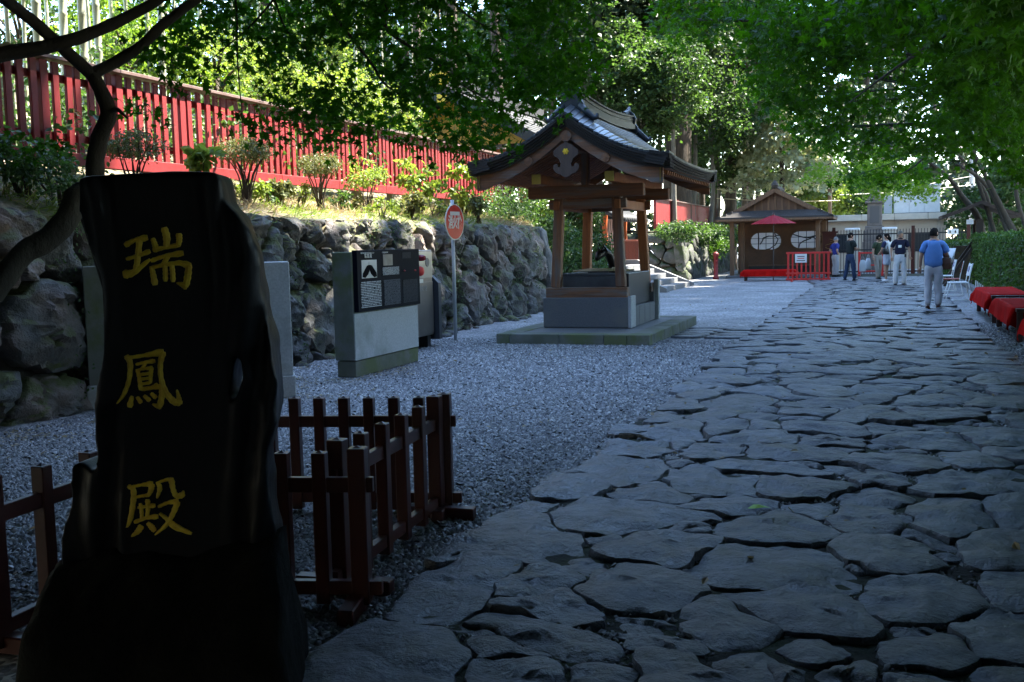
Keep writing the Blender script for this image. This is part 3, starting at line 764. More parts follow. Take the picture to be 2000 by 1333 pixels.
# rock plinth
mb = MB(); V = []; Fc = []
ro_ = [(75,1340),(100,1180),(112,1085),(180,1050),(350,1040),(520,1030),(572,1008),(596,1030),(600,1200),(592,1345)]
rx0, rx1 = at(70, 1200, 3.45).x, at(598, 1200, 3.2).x
nU, nV = 40, 26
topc = lambda s: np.interp(s, [0, .08, .25, .8, .93, 1], [0.05, .50, .52, .56, .60, .10])
for j in range(nV):
    t = j / (nV - 1); yy = 3.08 + 0.72 * t
    for i in range(nU):
        s = i / (nU - 1); x = rx0 + (rx1 - .13 * t - rx0) * s
        pr = math.sin(math.pi * min(1, max(0, t * 1.0))) ** 0.3
        z = topc(s) * pr * (0.72 + 0.28 * min(1, t * 2.2)) * (min(1, s * 14) ** .4) * (min(1, (1 - s) * 18) ** .4) + 0.05 * fbm(x * 4, yy * 4, 3)
        V.append((x + .03 * fbm(yy * 5, z * 3, 1), yy + .03 * fbm(x * 5, z * 3, 6), max(-.02, z)))
mb.add(V, [(j * nU + i, j * nU + i + 1, (j + 1) * nU + i + 1, (j + 1) * nU + i) for j in range(nV - 1) for i in range(nU - 1)])
M['plinth_rock'] = mk('plinth_rock', (0.009, 0.009, 0.008), 0.9, (0.005, 0.0055, 0.0045), 5, 0.8, 14, bdist=.03, spec=.12)
mb.build('rock_plinth', M['plinth_rock'], mon, smooth=True)
# gold characters, brush stroke by brush stroke
def cr_spline(p, n):
    p = [np.array(q, float) for q in p]
    if len(p) == 2: return [p[0] + (p[1] - p[0]) * t for t in np.linspace(0, 1, n)]
    q = [2 * p[0] - p[1]] + p + [2 * p[-1] - p[-2]]; out = []
    for i in range(1, len(q) - 2):
        for t in np.linspace(0, 1, n, endpoint=False):
            a, b, c, d = q[i - 1], q[i], q[i + 1], q[i + 2]
            out.append(0.5 * ((2 * b) + (c - a) * t + (2 * a - 5 * b + 4 * c - d) * t * t + (-a + 3 * b - 3 * c + d) * t ** 3))
    out.append(p[-1]); return out
def brush(mb, pts, w, tag_, y0, curve=False):
    ox, oy, s_ = tag_; wpx = w
    p = [(ox + a / s_, oy + b / s_) for a, b in pts]
    if curve: q = cr_spline(p, 7)
    else:
        q = []
        for a, b in zip(p[:-1], p[1:]): q += [np.array(a) + (np.array(b) - np.array(a)) * t for t in np.linspace(0, 1, 6, endpoint=False)]
        q.append(np.array(p[-1]))
    P_ = np.array([mloc(*x) for x in q]); k = len(P_)
    wd = np.interp(np.linspace(0, 1, k), np.linspace(0, 1, len(wpx)), wpx) / s_ * MY / F_PX
    wd = 1.5 * wd * (1 + 0.08 * np.sin(np.arange(k) * 1.7)); wd[0] *= 0.75; wd[-1] *= 0.75
    T = np.gradient(P_, axis=0); T /= np.linalg.norm(T, axis=1)[:, None] + 1e-9; Nn = np.stack([-T[:, 1], T[:, 0]], 1)
    P_[0] -= T[0] * wd[0] * .3; P_[-1] += T[-1] * wd[-1] * .3
    V = []; prof = ((-1, 0.0), (-.8, -.0035), (0, -.006), (.8, -.0035), (1, 0.0))
    for i in range(k):
        for s, dz in prof: V.append((P_[i, 0] + Nn[i, 0] * wd[i] * s / 2, y0 + dz, P_[i, 1] + Nn[i, 1] * wd[i] * s / 2))
    Fc = [(i * 5 + j, i * 5 + j + 1, (i + 1) * 5 + j + 1, (i + 1) * 5 + j) for i in range(k - 1) for j in range(4)]
    mb.add(V, Fc + [(0, 1, 2, 3, 4), tuple((k - 1) * 5 + j for j in range(5))])
A1 = (120, 320, 2.777); A3 = (0, 866, 2.854)
ZUI = [([(352,440),(400,415),(462,402)],[22,15,26],1),([(425,412),(415,510),(405,580)],[24,22,22],1),([(358,517),(420,498),(478,476)],[14,14,20],1),([(348,600),(395,588),(480,520)],[34,24,12],1),
 ([(560,355),(572,400),(570,455)],[26,28,22],1),([(498,410),(508,440),(515,466)],[18,22,24],1),([(505,468),(560,456),(640,441)],[20,14,18],1),([(638,386),(640,415),(634,445)],[24,22,18],1),
 ([(492,526),(560,502),(656,486)],[16,14,24],1),([(575,505),(562,530),(545,552)],[22,18,12],1),([(490,562),(498,600),(508,652)],[18,22,26],1),([(492,564),(560,548),(640,538),(694,552)],[14,14,18,28],0),([(692,552),(686,610),(676,662)],[24,26,24],1),([(676,664),(652,655),(630,648)],[28,18,8],1),
 ([(562,555),(565,590),(565,634)],[18,20,18],1),([(600,548),(604,590),(606,636)],[18,20,20],1)]
HOU = [([(356,1046),(374,1085),(368,1170),(340,1250),(303,1300)],[22,22,18,16,6],1),([(362,1053),(450,1040),(548,1022)],[14,14,30],1),([(552,1026),(538,1085),(542,1165),(568,1240),(608,1288),(640,1298)],[24,20,20,22,26,24],1),([(642,1298),(636,1262),(628,1228)],[24,16,8],1),
 ([(410,1088),(450,1078),(505,1070)],[12,12,18],1),([(455,1085),(446,1100),(430,1116)],[14,12,8],1),([(414,1118),(424,1165),(430,1222)],[16,16,16],1),([(420,1118),(455,1112),(490,1108)],[10,10,18],0),([(490,1108),(486,1140),(484,1186)],[16,16,14],1),
 ([(434,1143),(482,1137)],[12,12],0),([(432,1169),(482,1163)],[12,12],0),([(428,1196),(482,1188)],[12,12],0),([(430,1222),(490,1212),(520,1194)],[14,12,10],1),([(440,1226),(500,1216),(544,1208)],[12,12,22],1),([(544,1210),(546,1255),(536,1312)],[22,22,24],1),([(536,1316),(515,1312),(498,1304)],[24,16,8],1),
 ([(384,1264),(372,1314)],[14,24],0),([(414,1268),(432,1294)],[14,18],0),([(452,1260),(478,1284)],[14,18],0),([(490,1248),(512,1268)],[14,18],0)]
DEN = [([(720,240),(745,262),(742,340),(724,430),(684,508)],[18,22,22,20,6],1),([(738,242),(790,232),(848,226)],[12,12,26],1),([(848,232),(842,262),(828,292)],[24,20,14],1),([(752,302),(790,294),(832,288)],[12,12,14],1),
 ([(774,358),(815,352),(862,346)],[12,12,20],1),([(784,338),(790,378),(792,422)],[14,16,14],1),([(824,318),(826,360),(820,412)],[20,18,14],1),([(755,438),(815,416),(878,408)],[16,14,22],1),([(788,464),(768,492),(738,516)],[24,22,10],1),([(826,446),(846,466),(862,486)],[16,24,20],1),
 ([(880,218),(892,250),(878,302)],[16,20,10],1),([(888,216),(940,200),(956,206)],[10,14,28],0),([(958,208),(966,256),(984,292),(1016,290)],[24,20,22,24],1),([(1018,290),(1024,266)],[22,8],0),
 ([(888,352),(940,330),(990,326)],[14,14,26],1),([(990,330),(966,390),(930,452),(868,508)],[24,20,18,8],1),([(894,392),(930,420),(975,462),(1066,502)],[12,18,28,14],1)]
for ch, tg in ((ZUI, A1), (HOU, A1), (DEN, A3)):
    mb = MB()
    for pts, w, cv in ch: brush(mb, pts, w, tg, MY - 0.002, bool(cv))
    mb.build('gold_character', M['gold'], mon, smooth=False)

# ================================================================ low barrier behind the monument
def picket_panel(label, p0, p1, npk, end0=True, end1=True, foot=True, z=0.70):
    p0 = Vector((*p0, 0)); p1 = Vector((*p1, 0)); d = (p1 - p0); L_ = d.length; an = math.atan2(d.y, d.x)
    t = thing('picket_barrier', label, 'barrier', p0, an, 'low dark red barriers round the tree')
    def post(x, w, h, nm):
        mb = MB(); mb.box((x, 0, h / 2 + .02), (w, w, h - .02), b=.004)
        mb.convex([(x - w/2, -w/2, h), (x + w/2, -w/2, h), (x + w/2, w/2, h), (x - w/2, w/2, h), (x, 0, h + .02)], [(0,1,2,3),(0,1,4),(1,2,4),(2,3,4),(3,0,4)])
        mb.build(nm, M['red_dark'], t)
    for x, e in ((0.04, end0), (L_ - .04, end1)):
        if e: post(x, .075, z, 'post')
    for k in range(npk): post(0.04 + (L_ - .08) * (k + 1) / (npk + 1), .060, z - .02, 'picket')
    mb = MB(); mb.box((L_ / 2, 0, z - .15), (L_ + .05, .034, .065), b=.003); mb.build('rail', M['red_dark'], t)
    mb = MB(); mb.box((L_ / 2, 0, .10), (L_ + .1, .04, .06), b=.003); mb.build('rail', M['red_dark'], t)
    if foot:
        for x in (0.06, L_ - .06):
            mb = MB(); mb.box((x, 0, .04), (.07, .46, .07), b=.006); mb.build('foot', M['red_dark'], t)
    return t
picket_panel('low dark red picket barrier facing the camera right behind the black monument', (-1.70, 4.40), (-.63, 4.30), 5)
picket_panel('low dark red picket barrier running away from the camera along the paving', (-.80, 4.47), (-.44, 5.82), 4)
picket_panel('farthest low dark red picket barrier of the square, parallel to the nearest one', (-1.62, 6.00), (-.36, 5.86), 7)
picket_panel('low dark red picket barrier at the left edge beyond the monument', (-2.05, 3.86), (-1.62, 5.3), 4)

# ================================================================ granite notice board behind the monument
gb = thing('granite_notice_board', 'granite frame notice board with a reddish metal panel, half hidden by the black monument', 'notice board', (-4.27, 10.24, 0), math.atan2(.5, 1.93))
GL = 2.02; mg = M['granite']
for x0 in (0, GL - .34):
    mb = MB(); mb.box((x0 + .17, .17, .84), (.34, .34, 1.2), b=.008); mb.build('pillar', M['granite'] if x0 else M['granite_moss_shade'], gb)
    mb = MB(); mb.box((x0 + .17, .17, .12), (.38, .38, .24), b=.01); mb.build('pillar_base', mg, gb)
mb = MB(); mb.box((GL / 2, .17, 1.36), (GL - .68, .30, .16), b=.008); mb.build('lintel', mg, gb)
mb = MB(); mb.box((GL / 2, .17, .25), (GL - .68, .34, .28), b=.008); mb.build('lower_slab', mg, gb)
M['bronze'] = mk('bronze_panel', (0.28, 0.07, 0.035), 0.5, (0.2, 0.05, 0.03), 2)
mb = MB(); mb.box((GL / 2, .17, .835), (GL - .68, .14, .87)); mb.build('metal_panel', M['bronze'], gb)

# ================================================================ information panel
ip = thing('information_panel', 'granite stand carrying a black panel with white print and a portrait', 'information board', W(-6.20, 10.83))
# local: x = v, y = u ; face at x = .26
mb = MB(); mb.box((.13, .885, .115), (.25, 1.76, .19), b=.006); mb.build('plinth', M['granite_moss_shade'], ip)
mb = MB(); mb.box((.12, .885, .87), (.26, 1.79, 1.30), b=.008); mb.build('stone_block', M['granite_moss_shade'], ip)
mb = MB(); mb.box((.256, .885, .50), (.016, 1.77, .56), b=.003); mb.build('lit_granite_face', M['granite'], ip)  # brighter front, darker end: their light and shade put into the stone colours
mb = MB(); mb.box((.275, .895, 1.17), (.07, 1.74, .74), b=.004); mb.build('black_panel', mk('panel_black', (.004, .006, .012), .6, spec=.08), ip)
def print_mat(name, fg, rows, seedv):
    m = bpy.data.materials.new(name); m.use_nodes = True; n = m.node_tree.nodes; L = m.node_tree.links; b = n['Principled BSDF']; b.inputs['Roughness'].default_value = .55; b.inputs['Specular IOR Level'].default_value = .08
    tc = n.new('ShaderNodeTexCoord'); sp = n.new('ShaderNodeSeparateXYZ'); L.new(tc.outputs['Generated'], sp.inputs[0])
    def math_(op, a, bb=None):
        x = n.new('ShaderNodeMath'); x.operation = op
        for i, q in enumerate((a, bb)):
            if q is None: continue
            if isinstance(q, (int, float)): x.inputs[i].default_value = q
            else: L.new(q, x.inputs[i])
        return x.outputs[0]
    r = math_('MULTIPLY', sp.outputs[2], rows); fr = math_('FRACT', r); row = math_('FLOOR', r)
    on = math_('MULTIPLY', math_('GREATER_THAN', fr, .3), math_('LESS_THAN', fr, .85))
    cb = n.new('ShaderNodeCombineXYZ'); L.new(math_('MULTIPLY', sp.outputs[1], 60.0), cb.inputs[0]); L.new(math_('MULTIPLY', row, 7.31), cb.inputs[1]); cb.inputs[2].default_value = seedv
    nz = n.new('ShaderNodeTexNoise'); nz.inputs['Scale'].default_value = 1.0; nz.inputs['Detail'].default_value = 2; L.new(cb.outputs[0], nz.inputs['Vector'])
    ink = math_('MULTIPLY', on, math_('GREATER_THAN', nz.outputs[0], .44))
    mx = n.new('ShaderNodeMix'); mx.data_type = 'RGBA'; L.new(ink, mx.inputs[0]); mx.inputs[6].default_value = (.004, .006, .012, 1); mx.inputs[7].default_value = (*fg, 1); L.new(mx.outputs[2], b.inputs['Base Color'])
    return m
pw, pg = print_mat('print_white', (.55, .57, .58), 16, 1.0), print_mat('print_grey', (.13, .145, .17), 30, 5.0)
pd = print_mat('print_dim', (.05, .057, .07), 22, 9.0)
FX = .3125
def sheet(nm, y0, y1, z0, z1, m_, x=FX, parent=ip):
    mb = MB(); mb.box((x, (y0 + y1) / 2, (z0 + z1) / 2), (.004, y1 - y0, z1 - z0)); return mb.build(nm, m_, parent)
sheet('text_block', .10, .62, .84, 1.16, pw); sheet('text_block', .70, 1.16, .84, 1.16, pg); sheet('text_block', 1.24, 1.68, .84, 1.14, pd)
sheet('text_block', .68, 1.14, 1.22, 1.32, pw); sheet('text_block', 1.24, 1.5, 1.42, 1.5, pd)
sheet('text_block', .12, .46, 1.495, 1.515, pw); sheet('text_block', .68, .84, 1.495, 1.515, pw)
sheet('portrait_sheet', .13, .52, 1.20, 1.42, mk('photo_paper', (.45, .46, .46), .4, (.55, .55, .55), 3))
sheet('picture_sheet', .70, .96, 1.34, 1.48, mk('photo_dark', (.16, .16, .17), .4, (.09, .09, .09), 8))
mb = MB(); fr_p = lambda a, b, c: (FX + .003 + c, a, b)
mb.prism([(.14,1.215),(.15,1.26),(.21,1.31),(.26,1.35),(.30,1.36),(.35,1.36),(.39,1.35),(.44,1.31),(.50,1.26),(.51,1.215),(.44,1.205),(.36,1.25),(.325,1.30),(.29,1.25),(.21,1.205)], 0, .003, fr_p); mb.build('portrait_robe', mk('print_ink', (.006, .006, .007), .8, spec=.02), ip)
mb = MB(); mb.lathe([(.0, 0), (.024, .01), (.024, .04), (.0, .05)], (FX + .002, .325, 1.352), 8, sx=.15); mb.build('portrait_face', mk('face_print', (.4, .4, .4), .5), ip)
me = textmesh('瑞鳳殿', .055, .001, spacing=1.5); o = link('title_lettering', me, M['white'], ip); o.rotation_euler = (R(90), 0, R(90)); o.location = (FX + .004, .30, 1.465)
for y, z in ((1.30, 1.26), (1.62, 1.255)):
    mb = MB(); mb.lathe([(.0, -.012), (.02, 0), (0, .012)], (FX, y, z), 8); mb.build('map_marker', M['red_bright'], ip)

# ================================================================ hydrant cabinet
hc = thing('hydrant_cabinet', 'stainless steel fire hydrant cabinet with a red alarm lamp and bell', 'hydrant cabinet', W(-7.02, 13.90))
mb = MB(); mb.box((.2, .36, .86), (.40, .72, 1.32), b=.01); mb.build('steel_box', M['steel'], hc)
mb = MB(); mb.box((.403, .36, 1.29), (.012, .70, .40), b=.003); mb.build('upper_door', mk('steel_pale', (.4, .4, .41), .3, None, metal=.85), hc)
mb = MB(); mb.box((.403, .36, .63), (.012, .70, .80), b=.003); mb.build('lower_door', M['steel'], hc)
for y in (.12, .58):
    mb = MB(); mb.box((.2, y, .1), (.36, .12, .2)); mb.build('leg', M['black'], hc)
mb = MB(); mb.prism([(0, .12), (.62, .12), (.62, 1.0), (.5, 1.12), (.0, 1.14)], .78, .88, lambda a, b, c: (a - .15, c, b)); mb.build('side_panel', mk('dark_metal', (.05, .055, .065), .4), hc)
mb = MB(); mb.lathe([(.075, 0), (.075, .02), (.06, .05), (.0, .06)], (0, 0, 0), 16); o = mb.build('alarm_bell', M['red_bright'], hc, True); o.rotation_euler = (0, R(90), 0); o.location = (.41, .24, 1.20)
mb = MB(); mb.lathe([(.05, 0), (.05, .02), (.045, .06), (.03, .09), (0, .1)], (0, 0, 0), 14); o = mb.build('alarm_lamp', mk('lamp_red', (.25, .01, .02), .15), hc, True); o.rotation_euler = (0, R(90), 0); o.location = (.41, .26, 1.40)
mb = MB(); mb.lathe([(.07, 0), (.07, .006), (0, .007)], (0, 0, 0), 16); o = mb.build('speaker_disc', mk('disc', (.12, .12, .13), .4), hc); o.rotation_euler = (0, R(90), 0); o.location = (.41, .52, 1.33)
mb = MB(); mb.box((.412, .25, 1.05), (.006, .2, .06)); mb.build('paper_label', M['white'], hc)
me = textmesh('消火栓', .10, .001, spacing=1.3); o = link('door_lettering', me, mk('grey_letters', (.35, .36, .38), .4), hc); o.rotation_euler = (R(90), 0, R(90)); o.location = (.412, .32, .93)

# ================================================================ hydrant sign
hs_ = thing('hydrant_sign', 'round red fire hydrant sign with white lettering on a pale post', 'sign', W(-6.65, 15.55), R(-28))
mb = MB(); mb.tube([(0, 0, -.05), (0, 0, 2.32)], .03, 10); mb.build('post', mk('galvanised', (.5, .52, .55), .45, (.42, .44, .47), 6, metal=.3), hs_, True)
def disc(nm, r0, x0, x1, m_, n=36, parent=hs_, zc=1.96):
    mb = MB(); mb.prism([(r0 * math.cos(2 * math.pi * k / n), zc + r0 * math.sin(2 * math.pi * k / n)) for k in range(n)], x0, x1, lambda a, b, c: (c, a, b)); return mb.build(nm, m_, parent)
disc('sign_disc', .295, .032, .044, M['white']); disc('red_face', .275, .0445, .0475, mk('sign_red', (.62, .035, .02), .4))
mb = MB(); mb.box((.0485, 0, 2.10), (.003, .30, .06)); mb.build('white_band', M['white'], hs_)
me = textmesh('消火栓', .185, .001, spacing=.98, offset=.005); o = link('sign_lettering', me, M['white'], hs_); o.rotation_euler = (R(90), 0, R(90)); o.location = (.0490, 0, 1.945); o.scale = (.76, 1.25, 1)
mb = MB(); mb.box((-.01, 0, 1.96), (.05, .09, .04)); mb.build('clamp', M['steel'], hs_)
# ================================================================ water pavilion
PV, PU = -4.63, 17.45
pav = thing('water_pavilion', 'open wooden purification pavilion with a curved dark copper shingle roof', 'pavilion', W(PV, PU))
wd, wh = M['wood'], M['wood_h']
M['wood_warm'] = mk('warm_wood', (0.36, 0.13, 0.04), 0.65, (0.24, 0.09, 0.03), 5, 0.35, 25, stretch=(6, 6, 0.5), rnd=0.1, bdist=.006)
def part(nm, c, d, m_, b=.006, parent=pav, rz=0.0):
    mb = MB(); mb.box(c, d, b=b, rz=rz); return mb.build(nm, m_, parent)
# slab: kerb stones and inner pavers
x0, x1, y0, y1 = PV * 0 - 1.14, 1.33, -2.33, 1.8
xs = [x0, -.92, -.1, .62, .98, x1]
for a, b in zip(xs[:-1], xs[1:]):
    part('kerb_stone', ((a + b) / 2, y0 + .16, .085), (b - a - .006, .32, .17), M['granite_moss_shade'], .008)
    part('kerb_stone', ((a + b) / 2, y1 - .16, .085), (b - a - .006, .32, .17), M['granite_moss_shade'], .008)
ys = [y0 + .325, -1.2, -.55, 0.1, .8, y1 - .325]
for a, b in zip(ys[:-1], ys[1:]):
    part('kerb_stone', (x1 - .16, (a + b) / 2, .085), (.32, b - a - .006, .17), M['granite_moss_shade'], .008)
    part('kerb_stone', (x0 + .16, (a + b) / 2, .085), (.32, b - a - .006, .17), M['granite_moss_shade'], .008)
for a, b in zip([y0 + .325, -1.0, .3], [-1.0, .3, y1 - .325]):
    part('slab_paver', ((x0 + x1) / 2, (a + b) / 2, .082), (x1 - x0 - .66, b - a - .006, .164), M['granite_dark'], .006)
# granite base
gd = M['granite_dark']
part('base_stone', (-.02, -.97, .42), (1.46, .26, .50), gd, .01)
part('base_stone', (-.02, 1.02, .42), (1.46, .2, .50), gd, .01)
part('base_stone', (-.64, .03, .42), (.22, 1.70, .50), gd, .01)
part('corner_pier', (.735, -.93, .43), (.05, .34, .52), M['granite'], .006)
for k in range(4): part('base_block', (.62, -.6 + .42 * k + .03, .335), (.22, .41, .33), gd, .006)
part('corner_pier', (.735, 1.03, .53), (.09, .12, .72), M['granite'], .006)
# wooden sill and columns
part('sill_beam', (-.02, -.93, .75), (1.40, .20, .17), wh, .01); part('sill_beam', (-.02, .95, .75), (1.40, .2, .17), wh, .01); part('sill_beam', (-.62, .01, .75), (.18, 1.66, .16), wd, .01)
for sx in (-1, 1):
    for sy in (-1, 1):
        mb = MB(); p0 = Vector((sx * .56, sy * .93, .835)); p1 = Vector((sx * .49, sy * .88, 2.34))
        mb.bar(p0, p1, .155, .155, b=.012, upv=(0, 1, 0)); mb.build('column', wd if sy < 0 else M['wood_warm'], pav)
# basin
M['basin_stone'] = mk('basin_stone', (0.10, 0.105, 0.11), 0.55, (0.06, 0.062, 0.066), 3, 0.4, 22, bdist=.01)
part('water_basin', (0.0, 0, .66), (1.02, 1.5, .72), M['basin_stone'], .02)
part('basin_apron', (.60, .03, .78), (.1, 1.62, .55), mk('black_stone', (.012, .012, .014), .35), .01)  # plain black side panel of the basin
M['water'] = mk('water', (.02, .025, .028), .06, spec=.6)
part('water', (0, 0, 1.023), (.84, 1.3, .006), M['water'], 0)
for c, d in (((-.47, 0, 1.04), (.1, 1.5, .05)), ((.47, 0, 1.04), (.1, 1.5, .05)), ((0, -.70, 1.04), (.84, .1, .05)), ((0, .70, 1.04), (.84, .1, .05))): part('basin_rim', c, d, M['basin_stone'], .01)
mb = MB(); mb.tube([(.05, .55, 1.03), (.05, .50, 1.2), (.02, .35, 1.36), (-.02, .2, 1.42), (-.08, .05, 1.36), (-.1, -.05, 1.28)], [.09, .08, .07, .065, .075, .03], 9)
for k in range(5): mb.convex([(.05 + .01 * k, .45 - .09 * k, 1.28 + .03 * k), (.02, .40 - .09 * k, 1.36 + .03 * k), (.08, .40 - .09 * k, 1.30 + .03 * k), (.0, .5 - .09 * k, 1.44 + .025 * k)], [(0, 1, 2), (0, 1, 3), (1, 2, 3), (0, 2, 3)])
for s in (-1, 1): mb.tube([(-.06, .05, 1.40), (-.06 + s * .05, .1, 1.50), (-.06 + s * .06, .18, 1.56)], [.015, .012, .004], 5)
mb.build('dragon_spout', mk('dark_bronze', (.025, .022, .02), .4, metal=.6), pav, True)
M['bamboo_pale'] = mk('pale_bamboo', (.5, .42, .24), .5)
for k in range(2):
    mb = MB(); mb.tube([(-.5, -.15 + .4 * k, 1.09), (.5, -.15 + .4 * k, 1.09)], .014, 6); mb.build('ladle_rest', M['bamboo_pale'], pav, True)
mb0 = None
for k in range(4):
    y = -.28 + .16 * k; mb = MB(); mb.tube([(-.3, y, 1.115), (.24, y + .02, 1.115)], .007, 5); mb.lathe([(.032, -.03), (.035, .03), (.03, .03), (.028, -.025)], (.27, y + .02, 1.12), 10)
    mb.build('ladle', M['bamboo_pale'], pav, True)
# beams
def hbeam(nm, p0, p1, w, h, m_, b=.008):
    mb = MB(); mb.bar(p0, p1, w, h, b=b); return mb.build(nm, m_, pav)
M['beam_x'] = wh
for sy in (-1, 1):
    hbeam('tie_beam', (-.66, sy * .90, 2.22), (.66, sy * .90, 2.22), .10, .16, wh)
    hbeam('gable_beam', (-.98, sy * 1.02, 2.42), (.98, sy * 1.02, 2.42), .16, .20, wh)
for sx in (-1, 1):
    hbeam('tie_beam', (sx * .52, -1.0, 2.20), (sx * .52, 1.0, 2.20), .10, .15, M['wood_warm'])
    hbeam('eave_purlin', (sx * .60, -1.75, 2.60), (sx * .60, 1.9, 2.60), .14, .15, M['wood_warm'])
    for sy, yy in ((-1, -1.78), (1, 1.93)):
        part('purlin_end_cap', (sx * .60, yy + sy * .008, 2.60), (.146, .02, .156), mk('yellow_end', (.55, .38, .07), .5), .003)
hbeam('ridge_purlin', (0, -1.9, 3.10), (0, 2.0, 3.10), .14, .14, wd)
for sy in (-1, 1):
    hbeam('king_post', (0, sy * 1.02, 2.52), (0, sy * 1.02, 3.04), .12, .12, wd)
# roof
RW, YF, YB = 1.62, -2.20, 2.48
def prof(x):
    t = min(1.0, abs(x) / RW); return 2.80 + 0.76 * (1 - t) ** 1.75 + 0.02 * t ** 6
def yflare(y):     # ends rise a little
    q = (y - (YF + YB) / 2) / ((YB - YF) / 2); return 0.05 * abs(q) ** 3
def roofz(x, y):      # the gable ends droop towards the verge
    dv = min(1.0, max(0.0, min(y - YF, YB - y) / .55)); t = min(1.0, abs(x) / RW)
    return prof(x) + yflare(y) * (0.4 + abs(x) / RW) + 0.17 * (1 - t) ** .8 * (1 - (1 - dv) ** 2)
M['copper_roof'] = mk('dark_copper', (0.045, 0.05, 0.056), 0.45, (0.025, 0.03, 0.034), 6, 0.12, 30, metal=0.0, spec=.35, bdist=.005)
M['roof_edge'] = mk('roof_edge_layers', (0.018, 0.015, 0.013), 0.8, (0.03, 0.024, 0.02), 8, 0.5, 30, stretch=(1, 1, 8), bdist=.01)
NX = 22; xs_ = np.linspace(0, RW, NX)
M['verge_tile'] = mk('verge_copper', (0.11, 0.125, 0.14), 0.36, (0.08, 0.09, 0.1), 6, 0.1, 30, metal=.45, rnd=.18, bdist=.004)
for sx in (-1, 1):
    for k in range(NX - 1):
        a, b = sx * xs_[k], sx * xs_[k + 1]; yv = YF + .42
        # one shingle course, lower edge lifted so that each course laps the next
        mb = MB(); ny = 16; V = []; ys_ = np.linspace(yv, YB, ny)
        for y in ys_:
            V += [(a, y, roofz(a, y) + .004), (b, y, roofz(b, y) + .018), (b, y, roofz(b, y) - .02)]
        mb.add(V, [(i * 3 + j, i * 3 + j + 1, (i + 1) * 3 + j + 1, (i + 1) * 3 + j) for i in range(ny - 1) for j in range(2)])
        mb.build('shingle_course', M['copper_roof'], pav)
        mb = MB(); yy0, yy1 = YF + .012 * ((k * 7) % 3), yv - .012
        top = [(a, yy0, roofz(a, yy0) + .010), (b, yy0, roofz(b, yy0) + .026), (b, yy1, roofz(b, yy1) + .026), (a, yy1, roofz(a, yy1) + .010)]
        mb.convex(top + [(p[0], p[1], p[2] - .03) for p in top], [(0, 1, 2, 3), (4, 5, 6, 7), (0, 1, 5, 4), (1, 2, 6, 5), (2, 3, 7, 6), (3, 0, 4, 7)])
        mb.build('verge_tile', M['verge_tile'], pav)
# thick layered edge of the roof: front, back and the two eaves
def edge_strip(nm, pts_top, inward, th, lay, m_):
    mb = MB()
    for l in range(lay):
        z0 = -.018 - th * l / lay; z1 = -.018 - th * (l + 1) / lay + .006; ins = .022 * l
        V = []
        for p in pts_top:
            q = Vector(p) + inward(p) * ins; i2 = Vector(p) + inward(p) * (ins + .30)
            V += [(q.x, q.y, q.z + z0), (q.x, q.y, q.z + z1), (i2.x, i2.y, i2.z + z1), (i2.x, i2.y, i2.z + z0)]
        k = len(pts_top); mb.add(V, [(i * 4 + j, i * 4 + (j + 1) % 4, (i + 1) * 4 + (j + 1) % 4, (i + 1) * 4 + j) for i in range(k - 1) for j in range(4)] + [(0, 1, 2, 3), tuple((k - 1) * 4 + j for j in range(4))])
    return mb.build(nm, m_, pav)
xx = np.linspace(-RW, RW, 41)
edge_strip('front_verge', [(x, YF, roofz(x, YF)) for x in xx], lambda p: Vector((0, 1, 0)), .20, 5, M['roof_edge'])
edge_strip('rear_verge', [(x, YB, roofz(x, YB)) for x in xx], lambda p: Vector((0, -1, 0)), .20, 5, M['roof_edge'])
for sx in (-1, 1):
    edge_strip('eave_edge', [(sx * RW, y, roofz(RW, y)) for y in np.linspace(YF, YB, 15)], lambda p, sx=sx: Vector((-sx, 0, .22)), .20, 5, M['roof_edge'])
# boarding under the roof and rafters
for sx in (-1, 1):
    mb = MB(); V = []
    for x in xs_: V += [(sx * x * .98, YF + .12, prof(x) - .16), (sx * x * .98, YB - .12, prof(x) - .16)]
    mb.add(V, [(2 * i, 2 * i + 1, 2 * i + 3, 2 * i + 2) for i in range(NX - 1)]); mb.build('soffit_boards', M['wood_warm'], pav)
    for k in range(24):
        y = YF + .42 + (YB - YF - .84) * k / 23; mb = MB()
        pts = [(sx * x, y, prof(x) - .205) for x in (0.08, .5, 1.0, 1.52)]
        for p, q in zip(pts[:-1], pts[1:]): mb.bar(p, q, .05, .06)
        mb.build('rafter', M['wood_warm'], pav)
